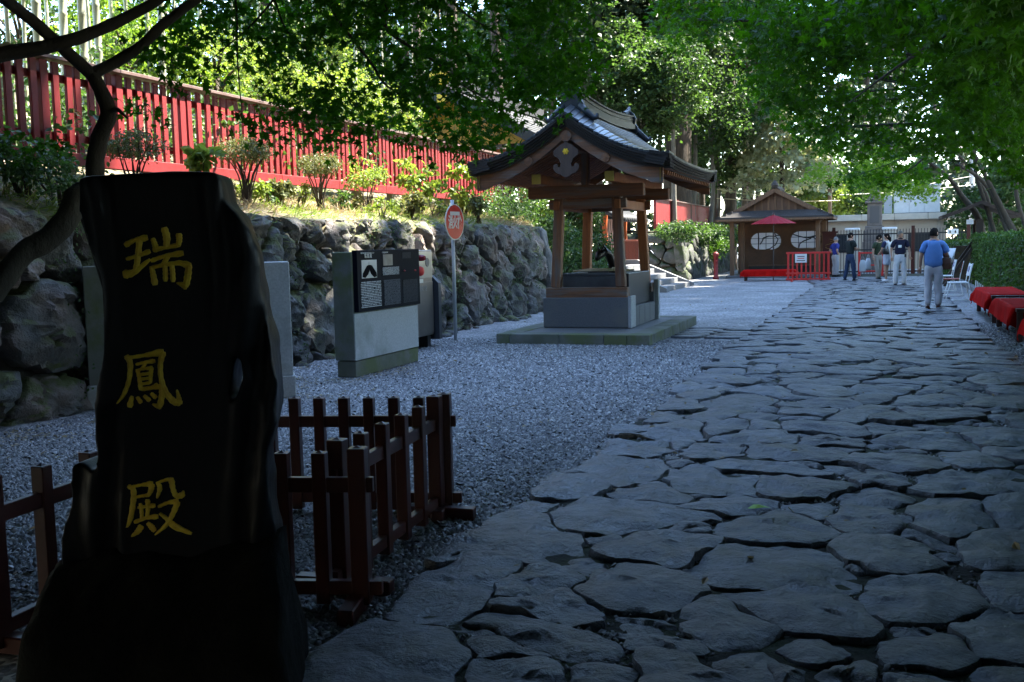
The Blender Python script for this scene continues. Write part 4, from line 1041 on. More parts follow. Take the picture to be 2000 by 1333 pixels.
# bargeboards
for ys2, yy in ((-1, YF + .16), (1, YB - .16)):
    for sx in (-1, 1):
        V = []; xs2 = np.linspace(.0, 1.50, 26)
        for x in xs2:
            zt = roofz(x, YF) - .20; h = .16 + .06 * (x / 1.5) + (.03 if x > 1.3 else 0)
            V += [(sx * x, yy - .035, zt), (sx * x, yy + .035, zt), (sx * x, yy + .035, zt - h), (sx * x, yy - .035, zt - h)]
        mb = MB(); k = len(xs2); mb.add(V, [(i * 4 + j, i * 4 + (j + 1) % 4, (i + 1) * 4 + (j + 1) % 4, (i + 1) * 4 + j) for i in range(k - 1) for j in range(4)] + [(0, 1, 2, 3), tuple((k - 1) * 4 + j for j in range(4))])
        mb.build('bargeboard', wh, pav)
        part('bargeboard_tip', (sx * 1.46, yy + ys2 * .04, roofz(1.46, YF) - .31), (.012, .012, .2), mk('brass', (.4, .3, .06), .35, metal=.7), 0)
        mb = MB(); mb.lathe([(.075, 0), (.07, .02), (.0, .03)], (0, 0, 0), 18); o = mb.build('board_roundel', wd, pav); o.rotation_euler = (R(90) * (1 if ys2 < 0 else -1), 0, 0); o.location = (sx * .62, yy + ys2 * .036, roofz(.62, YF) - .30)
    # pendant
    pd_ = [(0, 3.13), (.10, 3.08), (.20, 3.00), (.195, 2.93), (.12, 2.88), (.085, 2.80), (.09, 2.76), (.125, 2.745), (.135, 2.79), (.165, 2.805), (.205, 2.78), (.205, 2.72), (.16, 2.66), (.10, 2.64), (.04, 2.60), (0, 2.59)]
    pp = pd_ + [(-a, b) for a, b in pd_[-2:0:-1]]
    mb = MB(); mb.prism(pp, yy + ys2 * .045, yy + ys2 * .085, lambda a, b, c: (a, c, b)); mb.build('gable_pendant', M['wood_grey'], pav)
    mb = MB(); mb.lathe([(.0, .018), (.02, .018), (.022, .0)], (0, 0, 0), 10)
    for k in range(6): mb.lathe([(.0, .01), (.016, .008), (.018, 0)], (.034 * math.cos(k * 1.047), .034 * math.sin(k * 1.047), 0), 8)
    o = mb.build('gold_flower', M['gold'], pav); o.rotation_euler = (R(90) * (1 if ys2 < 0 else -1), 0, 0); o.location = (0, yy + ys2 * .086, 2.985)
    mb = MB(); mb.lathe([(.09, 0), (.085, .02), (.0, .028)], (0, 0, 0), 20); o = mb.build('board_roundel', wd, pav); o.rotation_euler = (R(90) * (1 if ys2 < 0 else -1), 0, 0); o.location = (0, yy + ys2 * .05, 3.22)
# ridge
def rz_(y): q = (y - .15) / 1.9; return 3.69 + .09 * q * q
ysr = np.linspace(-1.65, 1.95, 19)
for l, (w_, h0, h1) in enumerate(((.32, -.06, .03), (.24, .035, .065), (.22, .07, .10), (.24, .105, .135), (.22, .14, .165), (.28, .17, .195), (.12, .195, .225))):
    mb = MB(); V = []
    for y in ysr: V += [(-w_ / 2, y, rz_(y) + h0), (w_ / 2, y, rz_(y) + h0), (w_ / 2, y, rz_(y) + h1), (-w_ / 2, y, rz_(y) + h1)]
    k = len(ysr); mb.add(V, [(i * 4 + j, i * 4 + (j + 1) % 4, (i + 1) * 4 + (j + 1) % 4, (i + 1) * 4 + j) for i in range(k - 1) for j in range(4)] + [(3, 2, 1, 0), tuple((k - 1) * 4 + j for j in range(4))])
    mb.build('ridge_layer', M['copper_roof'], pav)
for y, s in ((-1.68, -1), (1.98, 1)):
    mb = MB(); z = rz_(y)
    sh = [(a * .85, b * .72) for a, b in [(-.16, -.22), (-.24, -.16), (-.22, -.02), (-.17, .06), (-.19, .2), (-.13, .34), (-.05, .40), (0, .46), (.05, .40), (.13, .34), (.19, .2), (.17, .06), (.22, -.02), (.24, -.16), (.16, -.22), (0, -.08)]]
    mb.prism([(a, z + b) for a, b in sh], y, y + s * .10, lambda a, b, c: (a, c, b))
    mb.tube([(0, y - s * .3, z + .20), (0, y - s * .05, z + .24), (0, y + s * .06, z + .29), (0, y + s * .16, z + .37)], [.05, .055, .05, .03], 8)
    mb.build('ridge_end_tile', M['copper_roof'], pav)
    mb = MB()
    for sx in (-1, 1): mb.tube([(sx * .13, y + s * .05, z - .05), (sx * .25, y + s * .1, z - .17), (sx * .36, y + s * .1, z - .27), (sx * .42, y + s * .1, z - .26), (sx * .42, y + s * .1, z - .2)], [.06, .055, .05, .04, .025], 8)
    mb.build('ridge_scroll', M['copper_roof'], pav, True)
# ================================================================ red fence on the bank
def board(nm, c, d, m_, parent, b=.004, rz=0.0):
    mb = MB(); mb.box(c, d, b=b, rz=rz); return mb.build(nm, m_, parent)
FV = -9.8
fe = thing('red_fence', 'long red picket fence with a dark cap running along the top of the bank', 'fence', W(FV, 7.5, 0))
FLEN = 19.6
mb = MB(); mb.box((0, 0, 3.41), (.045, .105, 1.10), b=.006); pk0 = mb.build('picket', M['red'], fe); pk0.location = (0.03, .1, 0)
mb = MB(); mb.box((0, 0, 3.34), (.09, .13, 1.26), b=.006); po0 = mb.build('post', M['red'], fe); po0.location = (0.0, .0, 0)
mb = MB(); mb.box((0, 0, 2.42), (.13, .13, .62), b=.01); ft0 = mb.build('concrete_foot', M['granite_moss_shade'], fe); ft0.location = (-.02, .0, 0)
npk = int(FLEN / .19)
for k in range(1, npk):
    if k % 7 == 0: inst('post', po0, fe, (0, k * .19, 0))
    else: inst('picket', pk0, fe, (0.03, k * .19 + rng.normal(0, .004), rng.normal(0, .004)), (rng.normal(0, .006), 0, 0))
for k in range(1, 14): inst('concrete_foot', ft0, fe, (-.02, k * 1.52, 0))
for z, h in ((3.78, .10), (3.05, .10)): board('rail', (-.03, FLEN / 2, z), (.05, FLEN, h), M['red'], fe)
M['cap'] = mk('fence_cap', (.10, .055, .05), .55, (.16, .11, .10), 3)
for k in range(10): board('base_beam', (.03, FLEN * (k + .5) / 10, 2.775), (.13, FLEN / 10 - .006, .16), M['red'], fe)
for k in range(10): board('cap_board', (.02, FLEN * (k + .5) / 10, 4.0), (.24, FLEN / 10 - .006, .045), M['cap'], fe)
f2 = thing('red_fence', 'red board fence beyond the pavilion above the far stone wall', 'fence', W(-9.0, 42.5, 0))
mb = MB(); mb.box((0, 0, 2.85), (.04, .17, 1.06)); b0 = mb.build('board', M['red'], f2); b0.location = (.03, .1, 0)
for k in range(1, 74): inst('board', b0, f2, (.03, .1 + k * .2, rng.normal(0, .006)))
board('rail', (-.02, 7.4, 3.2), (.06, 14.9, .1), M['red'], f2); board('rail', (-.02, 7.4, 2.5), (.06, 14.9, .1), M['red'], f2)
for k in range(6): board('cap_board', (.03, 14.8 * (k + .5) / 6, 3.41), (.2, 14.8 / 6 - .01, .05), M['cap'], f2)
for k in range(4): board('post', (-.04, .3 + k * 4.7, 2.75), (.14, .14, 1.5), M['red'], f2)

# ================================================================ gate steps, far retaining wall, gatehouse
st = thing('stone_steps', 'short flight of granite steps with a sloping side stone left of the yard', 'steps', W(-6.45, 31.8))
for k in range(5):
    for j in range(3): board('step_stone', (-.2 - .42 * k, .72 + 1.44 * j, .08 + .16 * k), (.44, 1.43, .16), M['granite_dark'], st, .01)
for y in (-.16, 4.46):
    mb = MB(); mb.prism([(.1, 0), (.1, .12), (-1.9, .96), (-2.4, .96), (-2.4, 0)], y, y + .28, lambda a, b, c: (a, c, b)); mb.build('side_stone', M['granite_dark'], st)
board('landing', (-5.3, 2.2, .40), (6, 6.5, .80), M['granite_dark'], st, .01)
M['boulder_dark'] = mk('boulder_dark', (.10, .10, .098), .85, (.05, .052, .048), 3, 1.0, 9, rnd=.3, moss=(.035, .05, .018), moss_amt=.8, bdist=.05)
w2 = thing('stone_wall', 'dark mossy stone wall at the far end of the yard beside the gate steps', 'wall')
P = np.array([(rng.uniform(41.9, 55), rng.uniform(0.05, 1.9)) for _ in range(70)])
for i, c in enumerate(power_cells(P, rng.uniform(-.05, .1, 70), (41.6, -.05, 56, 1.95), .04)):
    if c is None or abs(area(c)) < .02: continue
    mb = MB(); rock(mb, chaikin(c, 1, .2), lambda a, b, c_: (-7.5 - .12 * b + c_, a, b), rng.uniform(-.03, .05), -.4, 16, (0.15, .5), edge=.03, bulge=.08, rough=.05, seed=i)
    mb.build('stone', M['boulder_dark'], w2, smooth=True)
P = np.array([(rng.uniform(-11, -7.6), rng.uniform(0.05, 1.9)) for _ in range(20)])
for i, c in enumerate(power_cells(P, rng.uniform(-.05, .1, 20), (-11.5, -.05, -7.62, 1.95), .04)):
    if c is None or abs(area(c)) < .02: continue
    mb = MB(); rock(mb, chaikin(c, 1, .2), lambda a, b, c_: (a, 41.6 + .12 * b - c_, b), rng.uniform(-.03, .05), -.4, 16, (0.15, .5), edge=.03, bulge=.08, rough=.05, seed=i + 200)
    mb.build('stone', M['boulder_dark'], w2, smooth=True)
mb = MB(); vv2 = (-7.9, -8.4, -9.5, -12, -20, -40, -70); uu2 = np.linspace(41.9, 95, 24)
V = [(v, u, 1.9 + .12 * (-7.9 - v) * min(1, 12 / (4 - 7.9 - v + 12)) + .1 * fbm(v, u)) for u in uu2 for v in vv2]
mb.add(V, [(i * 7 + k, i * 7 + k + 1, (i + 1) * 7 + k + 1, (i + 1) * 7 + k) for i in range(23) for k in range(6)])
o = mb.build('terrace_terrain', M['forest_floor'], smooth=True); o.rotation_euler = (0, 0, ROTZ); tag(o, 'raised ground behind the far stone wall', kind='structure')

gh = thing('shrine_gatehouse', 'red shrine gatehouse with orange pillars and gold roof ornaments behind the pavilion', 'gatehouse', W(-9.6, 27.5, .8))
M['orange'] = mk('orange_pillar', (.50, .11, .025), .55, (.36, .08, .02), 3, .1, 20)
M['tile'] = mk('roof_tile', (.045, .048, .052), .65, (.03, .032, .035), 5, spec=.25)
for x in (0, -1.9, -3.8):
    for y in (.2, 3.0, 6.0): board('pillar', (x, y, 1.75), (.26, .26, 3.5), M['orange'], gh, .01)
for x in (0, -3.8): board('beam', (x, 3.1, 3.3), (.22, 6.6, .3), M['orange'], gh)
for y in (.2, 6.0): board('beam', (-1.9, y, 3.35), (4.4, .22, .28), M['orange'], gh)
board('wall_panel', (-3.8, 3.1, 1.5), (.08, 5.5, 3.0), M['red_dark'], gh)
for sx in (-1, 1):
    for k in range(10):
        x0, x1_ = sx * k * .30, sx * (k + 1) * .30; zf = lambda q: 5.2 - 1.7 * (abs(q) / 3.0) ** .85
        mb = MB(); V = []
        for y in (-1.1, 3.1, 7.3): V += [(-1.9 + x0, y, zf(x0) + .01), (-1.9 + x1_, y, zf(x1_) + .03), (-1.9 + x1_, y, zf(x1_) - .09)]
        mb.add(V, [(i * 3 + j, i * 3 + j + 1, i * 3 + 4 + j, i * 3 + 3 + j) for i in range(2) for j in range(2)]); mb.build('roof_course', M['tile'], gh)
mb = MB(); mb.prism([(-4.2, 3.6), (-1.9, 4.95), (.4, 3.6)], -.3, -.2, lambda a, b, c: (a, c, b)); mb.build('gable_board', mk('ochre_board', (.55, .30, .05), .5), gh)
mb = MB()
for sx in (-1, 1): mb.bar((-1.9, -1.05, 5.08), (-1.9 + sx * 2.9, -1.05, 3.46), .1, .3)
mb.build('verge_boards', M['black'], gh)
for x, z in ((-1.9, 4.85), (-.9, 4.35), (-2.9, 4.35)): board('gold_fitting', (x, -1.12, z), (.3, .04, .22), M['gold'], gh)
board('ridge', (-1.9, 3.1, 5.32), (.36, 8.6, .36), M['tile'], gh)
mb = MB(); mb.lathe([(.0, -.25), (.28, -.2), (.3, .1), (.18, .3), (0, .42)], (-1.9, -1.25, 5.4), 10, sy=.35); mb.build('ridge_ornament', M['gold'], gh)
rw = thing('roofed_wall', 'low red railing wall under a small tiled roof beside the gate steps', 'wall', W(-8.6, 36.2, .8))
for k in range(22): board('baluster', (-.4 + .001 * k, .14 * k, .42), (.05, .05, .84), M['red_dark'], rw)
board('rail', (-.4, 1.5, .86), (.08, 3.2, .07), M['red_dark'], rw); board('rail', (-.4, 1.5, .1), (.08, 3.2, .07), M['red_dark'], rw)
for y in (0, 3.0): board('post', (-.9, y, .9), (.16, .16, 1.8), M['orange'], rw)
board('wall_board', (-.95, 1.5, .85), (.06, 2.9, 1.6), mk('dark_board', (.05, .02, .015), .7), rw)
for sx in (-1, 1):
    for k in range(14):
        y = -.3 + 3.6 * k / 13; mb = MB(); mb.tube([(-.9, y, 1.95), (-.9 + sx * .55, y, 1.70), (-.9 + sx * .85, y, 1.60)], .09, 7); mb.build('roof_tile', M['tile'], rw, True)
board('ridge', (-.9, 1.5, 2.02), (.2, 3.9, .2), M['tile'], rw)

# ================================================================ rest hut
hut = thing('rest_hut', 'wooden rest hut with a gabled shingle roof and two oval paper windows', 'hut', W(-4.28, 45.3))
M['hut_roof'] = mk('hut_roof', (.045, .038, .035), .75, (.028, .025, .024), 4, .5, 20, stretch=(1, 6, 6), bdist=.02)
M['hut_wood'] = mk('hut_wood', (.17, .09, .045), .7, (.10, .055, .03), 4, .3, 20, stretch=(6, 6, .5), rnd=.12)
M['hut_wall'] = mk('hut_wall', (.13, .065, .035), .75, (.085, .045, .027), 2, .2, 12)
for x, y in ((-1.75, -1.3), (1.72, -1.3), (-1.75, 1.3), (1.72, 1.3), (-1.45, -.3), (1.90, .2)): board('post', (x, y, 1.25), (.17, .17, 2.5), M['hut_wood'], hut, .01)
for y in (-1.3, 1.3): board('beam', (0, y, 2.42), (3.9, .16, .2), M['hut_wood'], hut, .01)
for x in (-1.75, 1.72): board('beam', (x, 0, 2.38), (.16, 2.8, .2), M['hut_wood'], hut, .01)
# back wall split round the two windows
def stadium(cx, cz, w, h, n=10):
    r = h / 2; return [(cx + w / 2 - r + r * math.cos(a), cz + r * math.sin(a)) for a in np.linspace(-R(90), R(90), n)] + [(cx - w / 2 + r + r * math.cos(a), cz + r * math.sin(a)) for a in np.linspace(R(90), R(270), n)]
wins = [stadium(-.62, 1.52, 1.36, .78), stadium(1.10, 1.55, 1.36, .78)]
ow = [(-1.55, .1), (2.0, .1), (2.0, 2.5), (-1.55, 2.5)]
tt = tessellate_polygon([[Vector((a, b, 0)) for a, b in ow]] + [[Vector((a, b, 0)) for a, b in w_] for w_ in wins]); al = ow + wins[0] + wins[1]
mb = MB(); NN = len(al); mb.add([(a, 1.2, b) for a, b in al] + [(a, 1.28, b) for a, b in al], [tuple(t) for t in tt] + [tuple(NN + q for q in t) for t in tt])
mb.build('back_wall', M['hut_wall'], hut)
paper = bpy.data.materials.new('shoji_paper'); paper.use_nodes = True; pn = paper.node_tree
tb = pn.nodes.new('ShaderNodeBsdfTranslucent'); tb.inputs[0].default_value = (.92, .90, .90, 1); db = pn.nodes.new('ShaderNodeBsdfDiffuse'); db.inputs[0].default_value = (.85, .83, .83, 1)
mx = pn.nodes.new('ShaderNodeMixShader'); mx.inputs[0].default_value = .65; pn.links.new(db.outputs[0], mx.inputs[1]); pn.links.new(tb.outputs[0], mx.inputs[2])
pn.links.new(mx.outputs[0], [q for q in pn.nodes if q.type == 'OUTPUT_MATERIAL'][0].inputs[0])
BR = [[[(-.95,1.9),(-.93,1.6),(-.95,1.15)],[(-.88,1.38),(-.78,1.52),(-.74,1.66),(-.5,1.74),(-.2,1.72),(-.1,1.58),(-.2,1.36),(-.45,1.18),(-.62,1.15)],[(-.25,1.88),(-.2,1.76),(.0,1.76)]],
      [[(.50,1.8),(.8,1.7),(1.1,1.62),(1.35,1.68),(1.7,1.78)],[(1.1,1.62),(1.4,1.64),(1.55,1.5),(1.55,1.2)],[(1.3,1.6),(1.0,1.5),(.82,1.38),(.78,1.2)]]]
for w_, br in zip(wins, BR):
    mb = MB(); mb.prism(w_, 1.235, 1.245, lambda a, b, c: (a, c, b)); wn = mb.build('paper_window', paper, hut)
    xs3 = [p[0] for p in w_]; zs3 = [p[1] for p in w_]; cz = (min(zs3) + max(zs3)) / 2
    mb = MB()
    for t in (.25, .5, .75): x = min(xs3) + (max(xs3) - min(xs3)) * t; mb.box((x, 1.222, cz), (.022, .02, .76))
    for t in (.35, .65): z = min(zs3) + .78 * t; mb.box(((min(xs3) + max(xs3)) / 2, 1.212, z), (1.3, .02, .02))
    mb.build('muntins', M['black'], wn)
    mb = MB()
    for b_ in br: mb.tube([(a, 1.19, c) for a, c in b_], .026, 6)
    mb.build('branch_ornament', M['black'], wn, True)
    mb = MB(); q = [(a, 1.19, b) for a, b in w_]; mb.tube(q + [q[0]], .03, 6); mb.build('window_frame', M['hut_wood'], wn, True)
for z, y in ((.42, .95),): board('inner_bench', (.1, y, .45), (2.9, .4, .06), M['hut_wood'], hut); board('inner_bench_front', (.1, y - .18, .22), (2.8, .05, .42), mk('bench_dark', (.03, .025, .02), .7), hut)
board('floor_slab', (0, 0, .05), (4.0, 2.9, .1), M['granite_dark'], hut, .02)
# roof
HX, HY, EZ, RZ = 2.36, 1.95, 2.50, 3.72
zs_ = lambda x: EZ + (RZ - EZ) * (1 - abs(x) / HX) ** 1.12
for sx in (-1, 1):
    for k in range(11):
        xa, xb = HX * k / 11, HX * (k + 1) / 11; yy = 1.30 if xb < 1.75 else 1.30 + (HY - 1.30) * (xb - 1.6) / (HX - 1.6)
        mb = MB(); za, zb = zs_(xa) + .01, zs_(xb) + .035
        mb.convex([(sx * xa, -yy, za), (sx * xb, -yy, zb), (sx * xb, yy, zb), (sx * xa, yy, za), (sx * xa, -yy, za - .07), (sx * xb, -yy, zb - .09), (sx * xb, yy, zb - .09), (sx * xa, yy, za - .07)], [(0, 1, 2, 3), (4, 5, 6, 7), (0, 1, 5, 4), (1, 2, 6, 5), (2, 3, 7, 6), (3, 0, 4, 7)])
        mb.build('roof_course', M['hut_roof'], hut)
for sy in (-1, 1):
    for k in range(6):
        a, b = k / 6, (k + 1) / 6; ya, yb = 1.25 + (HY - 1.25) * a, 1.25 + (HY - 1.25) * b; xa, xb = 1.72 + (HX - 1.72) * a, 1.72 + (HX - 1.72) * b; za, zb = zs_(1.72) - (zs_(1.72) - EZ) * a + .01, zs_(1.72) - (zs_(1.72) - EZ) * b + .03
        mb = MB(); mb.convex([(-xa, sy * ya, za), (xa, sy * ya, za), (xb, sy * yb, zb), (-xb, sy * yb, zb), (-xa, sy * ya, za - .06), (xa, sy * ya, za - .06), (xb, sy * yb, zb - .08), (-xb, sy * yb, zb - .08)], [(0, 1, 2, 3), (4, 5, 6, 7), (0, 1, 5, 4), (1, 2, 6, 5), (2, 3, 7, 6), (3, 0, 4, 7)])
        mb.build('skirt_course', M['hut_roof'], hut)
    board('eave_board', (0, sy * (HY - .03), EZ - .09), (2 * HX - .1, .05, .09), M['hut_wood'], hut)
    mb = MB(); mb.prism([(-1.62, zs_(1.72) - .02), (1.62, zs_(1.72) - .02), (0, RZ - .14)], sy * 1.05, sy * 1.09, lambda a, b, c: (a, c, b)); mb.build('gable_wall', M['hut_wall'], hut)
    for k in range(9): x = -1.1 + 2.2 * k / 8; h = (RZ - .2 - zs_(1.72)) * (1 - abs(x) / 1.5); board('gable_stud', (x, sy * 1.11, zs_(1.72) + h / 2), (.09, .03, h), M['hut_wood'], hut)
    for sx in (-1, 1):
        mb = MB(); mb.bar((0, sy * 1.30, RZ - .10), (sx * 1.95, sy * 1.30, zs_(1.95) - .10), .06, .17); mb.build('bargeboard', M['hut_wood'], hut)
for sx in (-1, 1): board('eave_board', (sx * (HX - .03), 0, EZ - .09), (.05, 2 * HY - .1, .09), M['hut_wood'], hut)
board('ridge_cap', (0, 0, RZ + .03), (.26, 2.72, .12), M['hut_roof'], hut, .02)
mb = MB(); mb.lathe([(.11, -.05), (.16, .02), (.12, .1), (.05, .2), (0, .24)], (0, -1.3, RZ + .08), 8); mb.build('ridge_end', M['hut_roof'], hut)

def cloth_box(nm, label, loc, rz, lx, ly, zt, drop, m_, seed=0, group=None):
    """sheet laid over a bench: top lx by ly, hanging sides with folds and pointed corners"""
    mb = MB(); nx, ny = 36, 22; V = []
    for j in range(ny + 1):
        for i in range(nx + 1):
            a = (i / nx - .5) * (lx + 2 * drop); b = (j / ny - .5) * (ly + 2 * drop)
            ox = max(0, abs(a) - lx / 2); oy = max(0, abs(b) - ly / 2); sx, sy = math.copysign(1, a), math.copysign(1, b)
            d = max(ox, oy) if not (ox and oy) else math.hypot(ox, oy) * .86
            f = .02 * math.sin((a if oy >= ox else b) * 17 + seed) * min(1, d / .12) + .012 * math.sin((a if oy >= ox else b) * 31 + seed * 2) * min(1, d / .2)
            x = max(-lx / 2, min(lx / 2, a)) + (sx * (.012 + .10 * d + f) if ox else 0) + (sx * .05 * min(1, ox / .1) if ox and oy else 0)
            y = max(-ly / 2, min(ly / 2, b)) + (sy * (.012 + .10 * d + f) if oy else 0) + (sy * .05 * min(1, oy / .1) if ox and oy else 0)
            z = zt + .004 - d * .98 + (.006 * fbm(a * 3, b * 3, seed) if d == 0 else 0)
            V.append((x, y, z))
    mb.add(V, [(j * (nx + 1) + i, j * (nx + 1) + i + 1, (j + 1) * (nx + 1) + i + 1, (j + 1) * (nx + 1) + i) for j in range(ny) for i in range(nx)])
    o = mb.build(nm, m_, smooth=True); o.location = loc; o.rotation_euler = (0, 0, rz); return tag(o, label, 'cloth', group)
M['red_cloth'] = mk('red_cloth', (.52, .008, .006), .9, (.40, .006, .005), 3, .25, 60, spec=.1, bdist=.004)
def bench(label, loc, lx, ly, zt, group=None, m_=None):
    t = thing('bench', label, 'bench', loc, ROTZ, group)
    m_ = m_ or M['bark_dark']
    for k in range(3): board('seat_plank', (-lx / 2 + lx * (k + .5) / 3, 0, zt - .03), (lx / 3 - .008, ly, .05), m_, t)
    for sx in (-1, 1):
        for sy in (-1, 1): board('leg', (sx * (lx / 2 - .06), sy * (ly / 2 - .12), (zt - .06) / 2), (.08, .08, zt - .06), m_, t)
        board('end_rail', (sx * (lx / 2 - .06), 0, .2), (.05, ly - .3, .06), m_, t)
    return t
M['bench_wood'] = mk('bench_wood', (.045, .02, .015), .6)
bench('dark low bench under the red cloth before the rest hut', W(-4.15, 40.6), 1.9, .6, .42, None, M['bench_wood'])
cloth_box('red_cloth', 'red cloth over the long low bench in front of the rest hut', W(-4.15, 40.6), ROTZ, 1.93, .63, .425, .26, M['red_cloth'], 1.0)
for i, (u0, u1, lb, lc) in enumerate(((19.8, 23.2, 'dark bench at the far end of the row of three cloth-covered benches', 'red cloth on the bench farthest along the path edge'), (16.2, 19.2, 'dark bench in the middle of the row of three cloth-covered benches', 'red cloth on the middle bench of the row beside the path'), (12.2, 15.1, 'dark bench nearest the camera in the row of cloth-covered benches', 'red cloth corner cut off by the right edge of the photo'))):
    bench(lb, W(2.12, (u0 + u1) / 2), .66, u1 - u0, .50, 'benches along the right edge of the path', M['bench_wood'])
    cloth_box('red_cloth', lc, W(2.12, (u0 + u1) / 2 - .05), ROTZ, .69, u1 - u0 - .45, .505, .30, M['red_cloth'], 2 + i, 'red cloths on the benches')
# parasol
pz = thing('red_parasol', 'red paper parasol on a tall pole above the bench', 'parasol', W(-4.05, 41.1))
mb = MB(); mb.tube([(0, 0, 0), (0, 0, 2.5)], .022, 8); mb.build('pole', M['black'], pz)
mb = MB(); n_ = 40; V = [(0, 0, 2.53)]
for r_, z in ((.3, 2.43), (.6, 2.31), (.86, 2.19)):
    for k in range(n_): a = 2 * math.pi * k / n_; V.append((r_ * math.cos(a), r_ * math.sin(a), z - (.012 if k % 2 else 0)))
Fc = [(0, 1 + k, 1 + (k + 1) % n_) for k in range(n_)] + [(1 + q * n_ + k, 1 + q * n_ + (k + 1) % n_, 1 + (q + 1) * n_ + (k + 1) % n_, 1 + (q + 1) * n_ + k) for q in range(2) for k in range(n_)]
mb.add(V, Fc); mb.build('canopy', mk('parasol_paper', (.26, .008, .016), .7, (.32, .012, .024), 2, spec=.15), pz)
for k in range(20):
    a = 2 * math.pi * k / 20; mb = MB(); mb.tube([(0, 0, 2.515), (.87 * math.cos(a), .87 * math.sin(a), 2.175)], .006, 4); mb.build('rib', M['wood'], pz)
mb = MB(); mb.lathe([(.05, 2.46), (.055, 2.55), (.03, 2.6), (0, 2.66)], n=10); mb.build('finial', M['red_dark'], pz)
# red barrier with notice
rb = thing('red_barrier', 'bright red slatted barrier carrying a white notice beside the covered bench', 'barrier', W(-3.42, 39.6))
for k in range(10): board('slat', (.06 + 1.44 * k / 9, 0, .56), (.075 if k in (0, 9) else .055, .04, 1.0), M['red_bright'], rb)
for z in (1.06, .30, .08): board('rail', (.78, 0, z), (1.6, .05, .07), M['red_bright'], rb)
for x in (.2, 1.36): board('foot', (x, 0, .035), (.08, .5, .07), M['red_bright'], rb)
nb = board('notice', (.52, -.04, .86), (.42, .012, .32), M['white'], rb)
for z, w_, m_ in ((.93, .26, M['black']), (.86, .24, M['red_bright']), (.775, .30, M['black'])): board('notice_line', (.52, -.049, z), (w_, .006, .028), m_, nb, 0)
# posts by the hut
rp_ = thing('red_post', 'short red post with a cap standing left of the rest hut', 'post', W(-6.5, 42.6))
mb = MB(); mb.lathe([(.13, 0), (.13, .1), (.09, .12), (.09, .95), (.12, .97), (.12, 1.05), (.05, 1.12), (0, 1.13)], n=12); mb.build('column', M['red'], rp_, True)
mb = MB(); mb.lathe([(.05, -.02), (.05, .06), (.0, .07)], n=8); o = mb.build('outlet', M['red'], rp_); o.rotation_euler = (R(90), 0, 0); o.location = (0, -.08, .75)
db_ = thing('gate_board', 'tall dark red board with faded gold flourishes beside the rest hut', 'board', W(-2.15, 45.2))
board('panel', (0, 0, .95), (.55, .08, 1.7), M['red_dark'], db_); board('frame', (0, 0, 1.83), (.66, .12, .08), M['red_dark'], db_); board('base', (0, 0, .05), (.6, .3, .1), M['red_dark'], db_)
mb = MB()
for k in range(4): mb.tube([(.16 * math.sin(k * 2 + t * 3), -.05, 1.55 - .16 * k - .12 * t) for t in np.linspace(0, 1, 6)], .012, 4)
mb.build('gold_flourish', mk('faded_gold', (.2, .13, .04), .5), db_)

# ================================================================ gate, lantern, building beyond
gt = thing('gate_fence', 'dark iron bar fence and gate closing the far end of the path', 'fence', W(-2.6, 46.8))
for k in range(48): board('bar', (.12 * k, 0, .97), (.025, .025, 1.9), M['black'], gt, 0)
for z in (.12, 1.05, 1.72): board('rail', (2.9, 0, z), (6.0, .05, .06), M['black'], gt, 0)
for x in (.55, 3.75, 5.9): board('post', (x, -.03, 1.02), (.14, .14, 2.04), M['red_dark'], gt)
for i, (v, u, w_) in enumerate(((-.95, 44.6, .9), (2.0, 43.9, .8))):
    t = thing('red_stand', ('small red stand barrier left of the person in the dark polo shirt', 'small red stand barrier behind the man in the blue shirt')[i], 'barrier', W(v, u), ROTZ, 'red stands at the gate')
    for x in (0, w_): board('post', (x, 0, .5), (.09, .09, 1.0), M['red_bright'], t); board('foot', (x, 0, .04), (.1, .5, .08), M['red_bright'], t)
    for z in (.95, .45, .2): board('rail', (w_ / 2, 0, z), (w_, .05, .06), M['red_bright'], t)
for i, v in enumerate((-1.35, .22)):
    t = thing('gate_pillar', ('pale gate pillar with a flat white cap left of the stone pedestal', 'pale gate pillar with a flat white cap right of the stone pedestal')[i], 'pillar', W(v, 49.0))
    board('shaft', (0, 0, .95), (.5, .5, 1.9), mk('beige_pillar%d' % i if 0 else 'beige_pillar', (.55, .50, .42), .8, (.45, .41, .35), 3), t, .02); board('cap', (0, 0, 1.96), (.64, .64, .12), M['white'], t, .03); board('base', (0, 0, .08), (.62, .62, .16), M['granite'], t)
lt = thing('stone_pedestal', 'tall brown stone pedestal monument rising behind the gate', 'monument', W(-.42, 50.6))
M['brown_stone'] = mk('brown_stone', (.20, .165, .14), .8, (.13, .11, .1), 4, .4, 15)
for c, d in (((0, 0, .45), (1.3, 1.3, .9)), ((0, 0, 1.15), (1.05, 1.05, .5)), ((0, 0, 1.65), (.98, .98, .5)), ((0, 0, 2.0), (.84, .84, .2)), ((0, 0, 2.62), (.66, .66, 1.05)), ((0, 0, 3.2), (.86, .86, .12)), ((0, 0, 3.32), (.7, .7, .12))): board('block', c, d, M['brown_stone'], lt, .03)
board('inset_panel', (0, -.335, 2.62), (.42, .02, .78), mk('inset', (.10, .09, .085), .6), lt)
mb = MB(); mb.lathe([(.3, 3.38), (.24, 3.6), (.15, 4.0), (.12, 4.4), (.16, 4.6), (.1, 4.9), (0, 5.1)], n=8); mb.build('finial', M['brown_stone'], lt)
bb = thing('beige_building', 'low beige building with a flat overhanging roof beyond the gate', 'building', W(-3.4, 54))
M['beige'] = mk('beige_wall', (.50, .42, .33), .85, (.44, .37, .29), 1.2)
